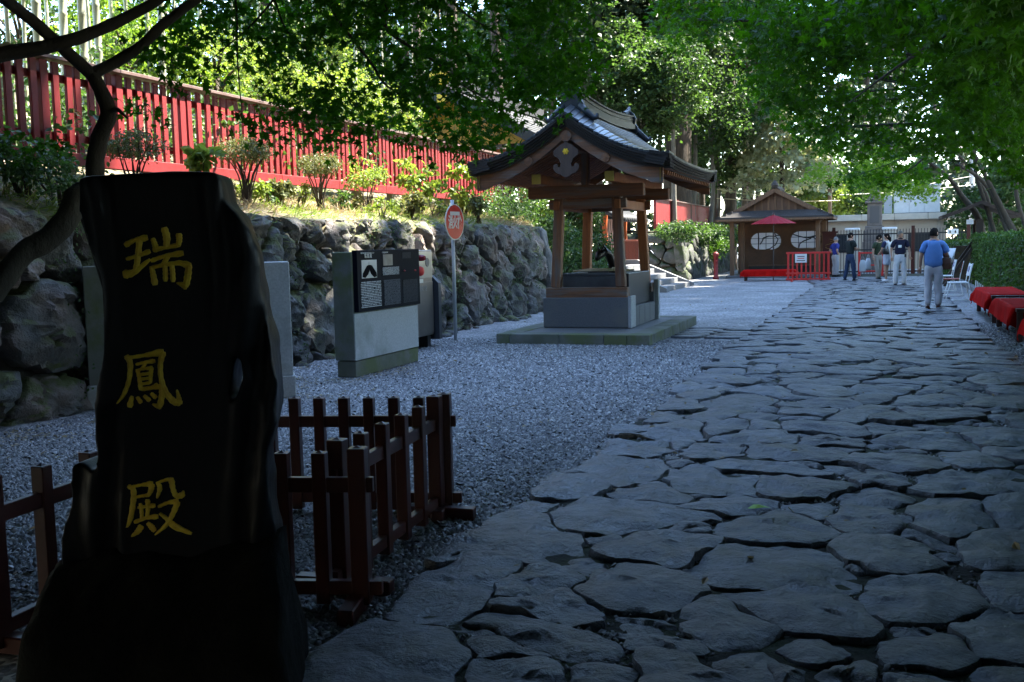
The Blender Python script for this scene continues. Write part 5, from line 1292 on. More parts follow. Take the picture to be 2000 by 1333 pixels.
board('wall', (3.1, 3, 1.2), (6.2, 6, 2.4), M['beige'], bb, 0); M['beige_slab'] = mk('beige_slab', (.62, .56, .46), .8, (.5, .46, .38), 2)
for k in range(5): board('roof_panel', (-.4 + 7.6 * (k + .5) / 5 - .3, 3, 2.56), (7.6 / 5 - .01, 7, .30), M['beige_slab'], bb, .02)
for k in range(4): board('wall_post', (.2 + 1.9 * k, -.04, 1.2), (.16, .1, 2.4), mk('rib_wall', (.42, .36, .29), .8), bb, 0)
for k in range(3): f_ = board('window', (1.2 + 1.9 * k, -.02, 1.3), (1.0, .06, .9), M['black'], bb, 0); board('pane', (1.2 + 1.9 * k, -.055, 1.3), (.9, .02, .8), mk('dark_glass', (.03, .035, .04), .1), f_, 0)
ec = thing('electrical_cabinet', 'large white electrical cabinet with three doors on the flat roof', 'electrical cabinet', W(.42, 54.6, 2.71))
for k in range(3):
    dr = board('door', (.36 + .70 * k + .02, 0, .68), (.69, .05, 1.26), M['white'], ec, .01)
    board('handle', (.10 + .70 * k, -.035, .62), (.03, .03, .12), M['black'], dr)
    if k:
        mb = MB(); mb.prism(stadium(.36 + .7 * k, 1.08, .42, .22, 6), -.045, -.03, lambda a, b, c: (a, c, b)); mb.build('door_window', M['black'], dr)
board('body', (1.08, .5, .68), (2.12, .9, 1.30), M['white'], ec, .01); board('top', (1.08, .45, 1.37), (2.24, 1.1, .07), M['white'], ec, .01); board('plinth', (1.08, .45, .03), (2.1, .9, .06), M['granite_dark'], ec)
board('warning_label', (.36, -.032, 1.0), (.2, .008, .2), mk('label_grey', (.4, .4, .38), .5), ec); board('warning_label', (.36, -.032, .72), (.12, .008, .12), mk('label_yellow', (.6, .5, .1), .5), ec)
sc = thing('electrical_cabinet', 'small grey electrical box standing left of the large white cabinet', 'electrical cabinet', W(-.02, 54.5, 2.71))
board('body', (.18, .2, .46), (.38, .4, .84), mk('grey_box', (.42, .44, .47), .5), sc, .01); board('top', (.18, .2, .89), (.42, .46, .04), M['white'], sc); board('leg', (.05, .2, .03), (.05, .3, .06), M['black'], sc); board('leg', (.31, .2, .03), (.05, .3, .06), M['black'], sc)
up_ = thing('utility_pole', 'grey concrete utility pole rising among the branches at far right', 'utility pole', at(1896, 470, 62) * 1.0)
up_.location.z = 0
mb = MB(); mb.tube([(0, 0, 0), (0, 0, 10)], [.17, .13], 12); mb.build('pole', M['granite'], up_, True)
M['cable'] = M['black']
for i, (a, b) in enumerate((((1555, 385), (1400, 370)), ((1640, 392), (1400, 388)), ((1700, 372), (1896, 345)), ((1640, 381), (1896, 362)))):
    p, q = at(*a, 56), at(*b, 58 if i > 1 else 52); mb = MB(); mb.tube([p, (p + q) / 2 - Vector((0, 0, .12)), q], .016, 4)
    o = mb.build('power_cable', M['bamboo_pale'] if i < 2 else M['black']); tag(o, ('upper pale overhead cable above the rest hut roof', 'lower pale overhead cable behind the rest hut roof', 'upper dark overhead cable right of the stone pedestal', 'lower dark overhead cable right of the stone pedestal')[i], 'cable', 'overhead cables')
rd = MB(); rd.add([(-6, 49.4, .02), (12, 49.4, .02), (12, 53.5, .02), (-6, 53.5, .02)], [(0, 1, 2, 3)]); o = rd.build('road', mk('road_pale', (.42, .41, .39), .8, (.35, .34, .33), 2)); o.rotation_euler = (0, 0, ROTZ); tag(o, 'pale road beyond the gate', kind='structure')
ws = thing('white_sign', 'small white sign with two dark pictograms on a post by the gate', 'sign', W(2.62, 45.5))
mb = MB(); mb.tube([(0, 0, 0), (0, 0, 1.8)], .03, 8); mb.build('post', M['black'], ws); board('plate', (0, -.04, 1.74), (.42, .02, .22), M['white'], ws)
for x in (-.1, .1):
    mb = MB(); mb.lathe([(.0, 0), (.035, .0), (.03, .06), (.015, .065), (.022, .09), (0, .11)], (x, -.055, 1.69), 8, sy=.1); mb.build('pictogram', M['black'], ws)
# roofed signboard at the right
rs = thing('roofed_signboard', 'dark roofed wooden signboard with slanting props beside the hedge', 'signboard', W(2.78, 35.6))
M['dark_wood'] = mk('dark_wood', (.045, .028, .02), .75, (.03, .02, .015), 4, .4, 20)
for y in (-.7, .7): board('post', (0, y, 1.0), (.2, .2, 2.1), M['dark_wood'], rs, .01)
board('board', (0, 0, 1.35), (.08, 1.5, 1.1), M['dark_wood'], rs)
for sx in (-1, 1):
    for k in range(5):
        xa, xb = .22 * k, .22 * (k + 1); za, zb = 2.62 - .44 * (xa / 1.1) ** .9, 2.62 - .44 * (xb / 1.1) ** .9 + .02
        mb = MB(); mb.convex([(sx * xa, -1.2, za), (sx * xb, -1.2, zb), (sx * xb, 1.2, zb), (sx * xa, 1.2, za), (sx * xa, -1.2, za - .10), (sx * xb, -1.2, zb - .12), (sx * xb, 1.2, zb - .12), (sx * xa, 1.2, za - .10)], [(0, 1, 2, 3), (4, 5, 6, 7), (0, 1, 5, 4), (1, 2, 6, 5), (2, 3, 7, 6), (3, 0, 4, 7)]); mb.build('roof_course', M['dark_wood'], rs)
for y in (-.7, .7):
    mb = MB(); mb.bar((0, y, 1.5), (-1.0, y - .2, 0), .08, .08); mb.build('prop', M['dark_wood'], rs)
board('white_tag', (-.3, -.95, 1.98), (.2, .03, .14), M['white'], rs)

# ================================================================ chairs by the hedge
def chair(label, loc, rz, seatm, frm):
    t = thing('chair', label, 'chair', loc, rz, 'chairs beside the hedge')
    # local: faces -x
    board('seat', (0, 0, .44), (.42, .40, .03), seatm, t, .008); 
    mb = MB(); mb.bar((.23, 0, .60), (.29, 0, .88), .40, .025, upv=(1, 0, 0), b=.006); bk = mb.build('backrest', seatm, t)
    if seatm is M['white']:
        mb = MB(); mb.bar((.222, 0, .70), (.262, 0, .83), .14, .02, upv=(1, 0, 0)); mb.build('printed_mark', mk('chair_print', (.25, .25, .35), .5), bk)
    for sy in (-1, 1):
        y = sy * .19; mb = MB(); mb.tube([(-.19, y, .43), (-.25, y, .2), (-.29, y, .04), (-.26, y, .012), (-.2, y, .012), (.27, y, .012), (.30, y, .03), (.26, y, .2), (.21, y, .43), (.24, y, .62), (.30, y, .90)], .012, 6); mb.build('frame_tube', frm, t, True)
    for x, z in ((-.1, .012), (.2, .43)):
        mb = MB(); mb.tube([(x, -.19, z), (x, .19, z)], .010, 6); mb.build('cross_bar', frm, t, True)
    return t
M['chair_red'] = mk('chair_red', (.28, .05, .03), .5)
chair('white metal chair nearest to the camera beside the hedge', W(1.68, 26.9), ROTZ + R(6), M['white'], M['white'])
chair('red-brown chair between the two white chairs', W(1.66, 29.2), ROTZ - R(4), M['chair_red'], M['white'])
chair('white metal chair farthest from the camera beyond the red-brown chair', W(1.62, 31.6), ROTZ + R(3), M['white'], M['white'])
kb = thing('kerb', 'grey kerb stones at the foot of the hedge', 'kerb', W(2.40, 18))
for k in range(22): board('kerb_stone', (0, .5 + .95 * k, .06), (.14, .94, .14), M['granite_dark'], kb, .012)
for k in range(5):
    t = MB(); t.tube([(0, 0, 0), (.01, 0, .34)], .012, 5); o = t.build('garden_stake', M['white']); o.location = W(2.28 + .02 * k, 27.6 + .75 * k); tag(o, 'thin white stake at the foot of the hedge, ' + ORD(k) + ' behind the near white chair', 'stake', 'white stakes at the hedge foot')
# small things on the path
mb = MB(); mb.add([(-.06, 0, .0), (-.02, .035, .012), (.03, .03, .008), (.07, .005, .0), (.03, -.03, .012), (-.03, -.03, .006), (0, 0, .022)], [(0, 1, 6), (1, 2, 6), (2, 3, 6), (3, 4, 6), (4, 5, 6), (5, 0, 6)])
o = mb.build('fallen_leaf', leafmat('fallen_leaf', (.25, .5, .06), (.35, .62, .1), .2)); o.location = gnd(1481, 993, .085); tag(o, 'bright green leaf lying on a dark paving stone', 'leaf')
mb = MB(); mb.box((0, 0, .006), (.09, .05, .004)); o = mb.build('paper_scrap', M['white']); o.location = gnd(1618, 684, .075); o.rotation_euler = (0, .1, .6); tag(o, 'scrap of white paper on the paving in the middle of the path', 'litter')
# ================================================================ people
def skin(verts, edges, rad, sub=1):
    me = bpy.data.meshes.new('s'); me.from_pydata([tuple(v) for v in verts], edges, []); o = bpy.data.objects.new('s', me); COL.objects.link(o)
    o.modifiers.new('k', 'SKIN'); bpy.context.view_layer.update()
    sv = me.skin_vertices[0].data
    for i, r in enumerate(rad):
        sv[i].radius = r if hasattr(r, '__len__') else (r, r); sv[i].use_root = (i == 0)
    m_ = o.modifiers.new('b', 'SUBSURF'); m_.levels = sub; m_.render_levels = sub
    return evaluated(o)
def join(meshes):
    mb = MB()
    for me in meshes:
        v = np.empty(len(me.vertices) * 3, np.float32); me.vertices.foreach_get('co', v)
        mb.add(v.reshape(-1, 3), [tuple(p.vertices) for p in me.polygons])
    return mb
def fold(me, amp, seed):
    co = np.empty(len(me.vertices) * 3, np.float32); me.vertices.foreach_get('co', co); co = co.reshape(-1, 3)
    for i in range(len(co)):
        x, y, z = co[i]; f = amp * (fbm(x * 9 + seed, y * 9, z * 5, 3)); co[i] += (f, f * .8, 0)
    me.vertices.foreach_set('co', co.ravel()); me.update(); return me
SKIN_M = mk('skin_tone', (.42, .24, .16), .55)
def head_mb(c, yaw, pitch, r=.098):
    mb = MB(); n, k = 20, 16; V = []
    for j in range(k + 1):
        ph = math.pi * j / k
        for i in range(n):
            th = 2 * math.pi * i / n; x, y, z = math.sin(ph) * math.sin(th), math.sin(ph) * math.cos(th), math.cos(ph)
            X, Y, Z = .078 * x, .098 * y, .118 * z
            if z < -.1: X *= 1 + .35 * (z + .1); Y *= 1 + .12 * (z + .1)
            if y > .75 and abs(x) < .25 and -.35 < z < .15: Y += .022 * (1 - abs(x) * 4) * (1 - abs(z + .15) * 3)
            if y > .6 and z < -.55: Y += .008
            if y > .7 and .18 < abs(x) < .55 and .0 < z < .22: Y -= .008
            V.append((X, Y, Z))
    Fc = [(j * n + i, j * n + (i + 1) % n, (j + 1) * n + (i + 1) % n, (j + 1) * n + i) for j in range(k) for i in range(n)]
    mb.add(V, Fc)
    for s in (-1, 1): mb.lathe([(0, -.03), (.018, -.02), (.022, .01), (.012, .03), (0, .034)], (s * .08, -.005, 0), 6, sx=.45)
    return xform(mb, c, yaw, pitch)
def hair_mb(c, yaw, pitch, long=0.0, cap=False):
    mb = MB(); n, k = 20, 9; V = []
    for j in range(k + 1):
        for i in range(n):
            th = 2 * math.pi * i / n; fr = max(0, math.cos(th)); lim = (0.67 - .28 * fr) if not cap else .52
            ph = math.pi * lim * j / k; x, y, z = math.sin(ph) * math.sin(th), math.sin(ph) * math.cos(th), math.cos(ph)
            rr = 1.09 + .05 * fbm(x * 4, y * 4, z * 4); V.append((.080 * x * rr, .100 * y * rr, .120 * z * rr - long * max(0, -math.cos(th)) * (j / k) ** 3))
    mb.add(V, [(j * n + i, j * n + (i + 1) % n, (j + 1) * n + (i + 1) % n, (j + 1) * n + i) for j in range(k) for i in range(n)])
    if cap: mb.box((0, .12, .03), (.13, .11, .012), b=.005)
    if long: mb.tube([(0, -.07, -.02), (0, -.085, -.09), (0, -.08, -.14 - long)], [.07, .065, .03], 10)
    return xform(mb, c, yaw, pitch)
def xform(mb, c, yaw, pitch):
    m_ = Matrix.Translation(c) @ Matrix.Rotation(yaw, 4, 'Z') @ Matrix.Rotation(pitch, 4, 'X')
    A = np.array(m_); mb.v = [v @ A[:3, :3].T + A[:3, 3] for v in mb.v]; return mb
def hand_mb(w, d):
    """palm with five fingers; w wrist, d direction of the hand"""
    mb = MB(); w = Vector(w); d = Vector(d).normalized(); s = d.cross(Vector((0, 1, 0)));
    if s.length < .1: s = d.cross(Vector((1, 0, 0)))
    s.normalize(); t = s.cross(d)
    mb.tube([w - d * .02, w + d * .03, w + d * .085], [.024, .034, .036], 8)
    for k, (o_, L_) in enumerate(((-.027, .058), (-.009, .068), (.009, .064), (.026, .05))):
        b = w + d * .08 + s * o_; mb.tube([b, b + d * L_ * .5 + t * .008, b + d * L_ * .9 + t * .024], [.0095, .009, .006], 5)
    b = w + d * .03 - s * .032; mb.tube([b, b + d * .03 - s * .02, b + d * .06 - s * .022 + t * .01], [.012, .011, .007], 5)
    return mb
def person(label, loc, rz, h, shirt, trous, shoes, hair, armL, armR, yaw=0.0, pitch=0.0, stance=.10, loose=0.0, shorts=False, hem=.90, cap=None, longhair=0.0, lean=0.0, legs=None, sleeve=None):
    t = thing('person', label, 'person', loc, rz, 'visitors on the path'); s = h / 1.70
    sc = lambda p: Vector((p[0] * s, p[1] * s, p[2] * s))
    body = []
    hd = (0, .02 + lean, 1.585)
    # neck, torso core and legs as one skinned body
    J = {'pel': (0, 0, .93), 'ch': (0, lean * .5, 1.25), 'nb': (0, lean * .9, 1.43), 'nk': (0, lean + .01, 1.52)}
    lg = legs or {}
    V = [J['pel'], J['ch'], J['nb'], J['nk']]; E_ = [(0, 1), (1, 2), (2, 3)]; Rr = [(.11, .07), (.12, .08), (.07, .06), (.055, .06)]
    arms = {}
    for sx, arm in ((-1, armL), (1, armR)):
        b = len(V); V += [(sx * .165, lean * .85, 1.385), arm[0], arm[1]]; E_ += [(2, b), (b, b + 1), (b + 1, b + 2)]; Rr += [.058, .042, .028]
        k = lg.get(sx, (0, 0)); b = len(V)
        V += [(sx * .09, 0, .86), (sx * stance, .02 + k[0] * .5, .48), (sx * stance * 1.05, k[0], .09)]; E_ += [(0, b), (b, b + 1), (b + 1, b + 2)]; Rr += [.085, .055, .038]
    me = skin([sc(v) for v in V], E_, [tuple(q * s for q in r) if hasattr(r, '__len__') else r * s for r in Rr], 1)
    mb = join([me]); hm = head_mb(sc(hd), yaw, pitch)
    for a, f in zip(hm.v, hm.f): pass
    off = mb.n; mb.v += hm.v; mb.f += [f + off for f in hm.f]; mb.mi += hm.mi; mb.n += hm.n
    for arm in (armL, armR):
        q = hand_mb(sc(arm[1]), Vector(arm[2]) if len(arm) > 2 else Vector(arm[1]) - Vector(arm[0])); off = mb.n; mb.v += q.v; mb.f += [f + off for f in q.f]; mb.mi += q.mi; mb.n += q.n
    mb.build('body', SKIN_M, t, True)
    # shirt
    L_ = loose
    V = [(0, 0, hem), (0, 0, 1.06), (0, lean * .5, 1.25), (0, lean * .85, 1.385)]; E_ = [(0, 1), (1, 2), (2, 3)]; Rr = [(.172 + L_, .125 + L_), (.160 + L_, .118 + L_ * .8), (.175 + L_ * .7, .125 + L_ * .5), (.09, .085)]
    for sx, arm in ((-1, armL), (1, armR)):
        sh = Vector((sx * .175, lean * .85, 1.375)); el = Vector(arm[0]); mid = sh + (el - sh) * .78
        b = len(V); V += [tuple(sh), tuple(mid)]; E_ += [(3, b), (b, b + 1)]; Rr += [.078 + L_ * .2, .070 + L_ * .45]
    me = fold(skin([sc(v) for v in V], E_, [tuple(q * s for q in r) if hasattr(r, '__len__') else r * s for r in Rr], 2), .022, loc[0])
    sh_o = link('shirt', me, shirt, t); me.polygons.foreach_set('use_smooth', np.ones(len(me.polygons), bool))
    if sleeve:
        me.materials.append(sleeve)
        for p in me.polygons:
            if abs(p.center.x) > .15 * s and p.center.z > 1.12 * s: p.material_index = 1
    mb = MB(); mb.tube([sc((.065 * math.sin(a), .01 + lean * .9 + .065 * math.cos(a), 1.455 + .012 * math.cos(a))) for a in np.linspace(0, 2 * math.pi, 13)], .018 * s, 6); mb.build('collar', shirt, t, True)
    # trousers
    V = [(0, 0, 1.03), (0, 0, .92)]; E_ = [(0, 1)]; Rr = [(.160, .115), (.168, .122)]
    for sx in (-1, 1):
        k = lg.get(sx, (0, 0)); b = len(V); bot = .50 if shorts else .07
        V += [(sx * .095, 0, .80), (sx * stance, .02 + k[0] * .5, .50 if not shorts else .58)]; E_ += [(1, b), (b, b + 1)]; Rr += [.098, .084 if not shorts else .10]
        if not shorts: V.append((sx * stance * 1.05, k[0], bot)); E_.append((b + 1, b + 2)); Rr.append(.072)
    me = fold(skin([sc(v) for v in V], E_, [tuple(q * s for q in r) if hasattr(r, '__len__') else r * s for r in Rr], 2), .02, loc[1]); me.polygons.foreach_set('use_smooth', np.ones(len(me.polygons), bool)); link('shorts' if shorts else 'trousers', me, trous, t)
    for sx in (-1, 1):
        k = lg.get(sx, (0, 0)); x = sx * stance * 1.05; y = k[0]
        mb = MB(); mb.tube([sc((x, y - .075, .05)), sc((x, y - .05, .052)), sc((x, y + .06, .048)), sc((x + sx * .01, y + .15, .034)), sc((x + sx * .01, y + .19, .025))], [.03 * s, .046 * s, .046 * s, .042 * s, .02 * s], 10)
        mb.v = [np.stack([v[:, 0], v[:, 1], np.maximum(v[:, 2], .003)], 1) for v in mb.v]; mb.build('shoe', shoes, t, True)
    if cap: hair_mb(sc(hd), yaw, pitch, 0, True).build('cap', cap, t, True)
    elif hair: hair_mb(sc(hd), yaw, pitch, longhair).build('hair', hair, t, True)
    return t
cl = lambda n, c, c2=None: mk(n, c, .85, c2, 6, .15, 60, spec=.2, bdist=.004)
HB = mk('black_hair', (.008, .007, .007), .85, (.014, .012, .011), 30, .4, 90, spec=.1); HG = mk('grey_hair', (.12, .115, .11), .6)
SH_D, SH_B, SH_W = cl('dark_shoe', (.012, .012, .013)), cl('brown_shoe', (.07, .03, .015)), cl('white_shoe', (.7, .7, .7))
DOWN = lambda sx, y=0.0, o=.0: ((sx * (.235 + o), -.02 + y, 1.12), (sx * (.25 + o), .05 + y, .88))
# man in the blue shirt, back to the camera
pm = W(.99, 23.46)
person('man in a loose light blue shirt and pale trousers seen from behind', pm, R(-22), 1.73, cl('blue_shirt', (.13, .27, .60), (.10, .23, .54)), cl('pale_trousers', (.58, .60, .66), (.50, .52, .58)), SH_B, HB,
       DOWN(-1, .0, .01), ((.26, .06, 1.12), (.22, .30, 1.10), (-.1, 1, .1)), yaw=R(-32), pitch=R(-14), stance=.095, loose=.035, hem=.84)
def bag_thing(label, loc, rz, w, d, h, m_, cat='bag', strap=None, group=None, flap=True):
    t = thing('shoulder_bag' if strap else 'carrier_bag', label, cat, loc, rz, group)
    mb = MB(); n = 10; V = []
    for z, k in ((0, .8), (.06 * h, .98), (.6 * h, 1.0), (.95 * h, .9 if strap else .7), (h, .8 if strap else .3)):
        for i in range(n): a = 2 * math.pi * i / n; ca, sa = math.cos(a), math.sin(a); V.append((w / 2 * k * math.copysign(abs(ca) ** .5, ca) * (1 + .08 * fbm(i * .9, z * 9, w * 50)), d / 2 * k * math.copysign(abs(sa) ** .5, sa) * (1 + .1 * fbm(i * .7, z * 7, 3)), z))
    mb.add(V, [(q * n + i, q * n + (i + 1) % n, (q + 1) * n + (i + 1) % n, (q + 1) * n + i) for q in range(4) for i in range(n)] + [tuple(range(n))[::-1], tuple(4 * n + i for i in range(n))])
    mb.build('bag_body', m_, t, True)
    if strap:
        mb = MB()
        for p, q in zip(strap[:-1], strap[1:]): mb.bar(p, q, .012, .045, upv=(1, 0, 0))
        mb.build('strap', m_ if flap else M['black'], t)
        if flap: board('flap', (0, -d / 2 - .004, h * .72), (w * .9, .015, h * .5), m_, t, .005)
    else:
        mb = MB()
        for s in (-.05, .05): mb.tube([(s - .03, 0, h * .95), (s * .5, 0, h + .13), (s + .03, 0, h * .95)], .006, 5)
        mb.build('handles', m_, t, True)
    return t
brown = mk('brown_leather', (.15, .075, .045), .6, (.10, .05, .03), 6)
b0 = Vector((.24, .04, .86)); rot = Matrix.Rotation(R(-22), 3, 'Z')
bag_thing('brown shoulder bag hanging at the right hip of the man in the blue shirt', pm + rot @ b0, R(-40), .23, .09, .25, brown, strap=[(-.02, 0, .25), (-.10, -.13, .45), (-.115, -.10, .58), (-.10, .0, .625), (-.06, .10, .5), (.03, .08, .25)])
wp = thing('white_papers', 'white sheets held in front of the man in the blue shirt', 'papers', pm + rot @ Vector((.30, .30, 1.12)), R(-50))
for k in range(3):
    mb = MB(); mb.box((0, .01 * k, .06 - .02 * k), (.22, .005, .30), ax=Matrix.Rotation(R(-38 + 8 * k), 3, 'X').transposed()); mb.build('sheet', M['white'], wp)
# man in the navy polo
p5_ = W(.48, 34.8)
pt = person('man in a navy polo shirt with a white name badge and white trousers', p5_, R(172), 1.76, cl('navy_polo', (.018, .02, .045)), cl('white_trousers', (.62, .62, .63), (.55, .55, .57)), SH_D, HG, ((-.27, -.02, 1.14), (-.27, .10, .92)), ((.26, -.03, 1.13), (.26, .06, .90)), yaw=R(8), stance=.12, hem=.97)
board('name_badge', (.04, .145, 1.27), (.10, .012, .085), M['white'], pt); board('belt_pouch', (-.13, .15, .98), (.06, .04, .10), M['black'], pt, .01)
# person in shorts
p4_ = W(.11, 38.3)
person('person with long dark hair in a white and navy shirt and pale shorts', p4_, R(35), 1.70, cl('white_tee', (.62, .64, .70)), cl('pale_shorts', (.45, .48, .58)), SH_W, HB, ((-.22, .05, 1.14), (-.12, .22, 1.02)), DOWN(1), yaw=R(40), stance=.10, shorts=True, hem=.92, longhair=.10, legs={1: (.12, 0), -1: (-.05, 0)}, sleeve=cl('navy_sleeve', (.025, .03, .075)))
bag_thing('black waist pouch carried by the person in pale shorts', p4_ + Vector((-.12, -.18, .98)), R(20), .26, .12, .2, M['black'], strap=[(.08, 0, .18), (.12, .02, .35), (.05, .06, .45)], flap=False)
# person in green
p3_ = W(-.21, 40.0)
person('person in a dark green shirt and beige trousers looking down to the right', p3_, R(-160), 1.66, cl('green_tee', (.035, .05, .028)), cl('beige_trousers', (.36, .31, .25)), SH_D, HB, DOWN(-1), ((.24, .02, 1.12), (.25, .06, .88)), yaw=R(55), pitch=R(-16), stance=.10, legs={1: (.14, 0), -1: (-.06, 0)}, lean=.04)
bag_thing('white carrier bag hanging beside the person in the green shirt', p3_ + Vector((-.36, -.02, .42)), R(20), .22, .09, .40, cl('plastic_white', (.6, .62, .66)))
# man in dark shirt and jeans
p2_ = W(-1.14, 38.8)
person('man in a dark shirt and blue jeans with folded arms facing right', p2_, R(-70), 1.76, cl('dark_shirt', (.018, .024, .024)), cl('jeans', (.03, .05, .10), (.022, .038, .08)), SH_D, HB, ((-.22, .08, 1.14), (.02, .24, 1.14), (1, .1, 0)), ((.22, .08, 1.13), (-.02, .26, 1.12), (-1, .1, 0)), yaw=R(-20), stance=.12, hem=.92, legs={1: (.08, 0), -1: (-.12, 0)})
bag_thing('white carrier bag with grey print beside the man in jeans', p2_ + Vector((.42, -.1, .36)), R(-10), .24, .09, .42, cl('plastic_pale', (.52, .55, .58)))
# man with cap
p1_ = W(-1.85, 43.6)
person('man in a blue polo and grey cap with hand on hip beside the hut', p1_, R(-75), 1.62, cl('blue_polo', (.03, .04, .20)), cl('grey_trousers', (.34, .33, .34)), SH_D, HG, ((-.30, -.08, 1.14), (-.16, .06, 1.0), (1, .3, -.1)), ((.28, -.10, 1.12), (.17, .03, .99), (-.6, .6, 0)), yaw=R(10), stance=.10, cap=cl('grey_cap', (.16, .17, .18)))
# ================================================================ leaves
def star_leaf(lobes=5):
    """palmate maple leaf, stalk end at the origin, tip along +y, unit size"""
    angs = [-118, -62, 0, 62, 118] if lobes == 5 else [-70, 0, 70]; ln = [.55, .85, 1.0, .85, .55] if lobes == 5 else [.8, 1, .8]
    V = [(0, 0.08, 0)]; out = []
    for i, (a, l_) in enumerate(zip(angs, ln)):
        if i:
            m_ = (angs[i - 1] + a) / 2; out.append((.34 * math.sin(R(m_)), .08 + .34 * math.cos(R(m_)), .02))
        out.append((l_ * math.sin(R(a)), .08 + l_ * math.cos(R(a)), -.10 * l_))
    V += out; k = len(out); F = [(0, i + 1, i) for i in range(1, k)] + [(0, 1, k)]
    return np.array(V), np.array(F)
STAR = star_leaf()
OVAL = (np.array([(0, 0, 0), (.30, .35, .05), (.24, .75, .02), (0, 1.05, -.08), (-.24, .75, .02), (-.30, .35, .05), (0, .5, -.04)], float), np.array([(0, 1, 6), (1, 2, 6), (2, 3, 6), (3, 4, 6), (4, 5, 6), (5, 0, 6)]))
QUAD = (np.array([(0, 0, 0), (.42, .5, .06), (0, 1.0, -.08), (-.42, .5, .06)], float), np.array([(0, 1, 2), (0, 2, 3)]))
BLADE = (np.array([(-.03, 0, 0), (.03, 0, 0), (.022, .55, .10), (-.022, .55, .10), (0, 1, -.02)], float), np.array([(0, 1, 2), (0, 2, 3), (3, 2, 4)]))
def unit(a): return a / (np.linalg.norm(a, axis=-1, keepdims=True) + 1e-9)
def scatter(mb, tmpl, pos, size, ydir=None, nrm=None, upb=0.6, m=0):
    """copies of a leaf template; ydir = direction of the leaf tip, nrm = rough normal"""
    n = len(pos)
    if n == 0: return
    if nrm is None: nrm = rng.normal(0, 1, (n, 3)) * (1 - upb) + np.array([0, 0, 1.0]) * upb
    if ydir is None: ydir = rng.normal(0, 1, (n, 3))
    z = unit(nrm); y = ydir - (ydir * z).sum(1, keepdims=True) * z; y = unit(y); x = np.cross(y, z)
    V, F = tmpl; sz = np.asarray(size)[:, None, None] if np.ndim(size) else size
    P = pos[:, None, :] + sz * (V[None, :, 0:1] * x[:, None] + V[None, :, 1:2] * y[:, None] + V[None, :, 2:3] * z[:, None])
    mb.add(P.reshape(-1, 3), (F[None] + len(V) * np.arange(n)[:, None, None]).reshape(-1, F.shape[1]), m)
def sprays(centers, rad, per, flat=.28, jit=1.0):
    """leaf positions in flattened sprays round the centres, plus outward directions"""
    n = len(centers); k = per
    r = np.sqrt(rng.uniform(0, 1, (n, k))) * np.asarray(rad).reshape(-1, 1); a = rng.uniform(0, 2 * math.pi, (n, k))
    tilt = rng.normal(0, .25, (n, 1, 2))
    off = np.stack([r * np.cos(a), r * np.sin(a), rng.normal(0, flat, (n, k)) * np.asarray(rad).reshape(-1, 1)], 2)
    off[..., 2] += off[..., 0] * tilt[..., 0] + off[..., 1] * tilt[..., 1] - .25 * r ** 2 / np.asarray(rad).reshape(-1, 1)
    d = unit(off * np.array([1, 1, .3]) + rng.normal(0, .05, off.shape)) + np.array([0, 0, -.55]) + rng.normal(0, .3, off.shape)
    return (centers[:, None] + off).reshape(-1, 3), d.reshape(-1, 3)
L_MAPLE = leafmat('maple_leaves', (.022, .080, .008), (.050, .145, .014), .50, .9, (1.6, 2.0, .35), .5, .15)
L_MAPLE2 = leafmat('maple_leaves_sunlit', (.10, .20, .025), (.18, .28, .035), .55, .6, (1.5, 1.6, .5))  # sunlit copy of the maple leaves, the brightness put into the colour
L_MAPLE3 = leafmat('maple_leaves_deep', (.022, .062, .005), (.050, .120, .009), .5, .35, (1.5, 1.9, .3), .5, .15)
L_CEDAR = leafmat('cedar_needles', (.022, .040, .020), (.045, .070, .030), .2, .25, (1.3, 1.4, .6))
L_PALE = leafmat('sunlit_needles', (.24, .27, .16), (.34, .36, .22), .35, .5, (1.2, 1.2, .8))  # sunlight on the conifer put into the pale needle colour
L_BROAD = leafmat('broad_leaves', (.035, .070, .026), (.070, .118, .045), .4, .35, (1.4, 1.6, .6))
L_YELL = leafmat('sunny_leaves', (.13, .19, .04), (.22, .27, .07), .45, .6, (1.3, 1.4, .6))  # partly own light green, partly sunlight put into the leaf colour
L_BAMB = leafmat('bamboo_leaves', (.10, .17, .03), (.17, .25, .05), .5, .6, (1.4, 1.5, .5))
L_HEDGE = leafmat('hedge_leaves', (.035, .08, .014), (.07, .13, .024), .3, 1.5, (1.4, 1.6, .5))
L_AZAL = leafmat('azalea_leaves', (.10, .12, .05), (.17, .18, .08), .3, 3.0, (1.2, 1.2, .6))
BARK = mk('bark', (.10, .075, .055), .9, (.05, .04, .03), 5, .9, 16, stretch=(3, 3, .35), bdist=.04, rnd=.15)
BARKG = mk('bark_grey', (.20, .18, .15), .9, (.10, .095, .08), 5, .7, 16, stretch=(3, 3, .5), bdist=.03, rnd=.15)
def inpoly(poly, n, dens=None):
    a = np.array(poly, float); lo_, hi = a.min(0), a.max(0); out = []
    while len(out) < n:
        p = rng.uniform(lo_, hi)
        if inside(poly, *p) and (dens is None or rng.uniform() < dens(*p)): out.append(p)
    return np.array(out)
def limb(mb, pts, r0, r1, n=7, wob=.06):
    pts = [np.array(p, float) for p in pts]; q = cr_spline(pts, 5) if len(pts) > 2 else pts
    mb.tube([tuple(p) for p in q], list(np.linspace(r0, r1, len(q))), n, wob=wob)
P3 = lambda px, py, Y: tuple(at(px, py, Y))

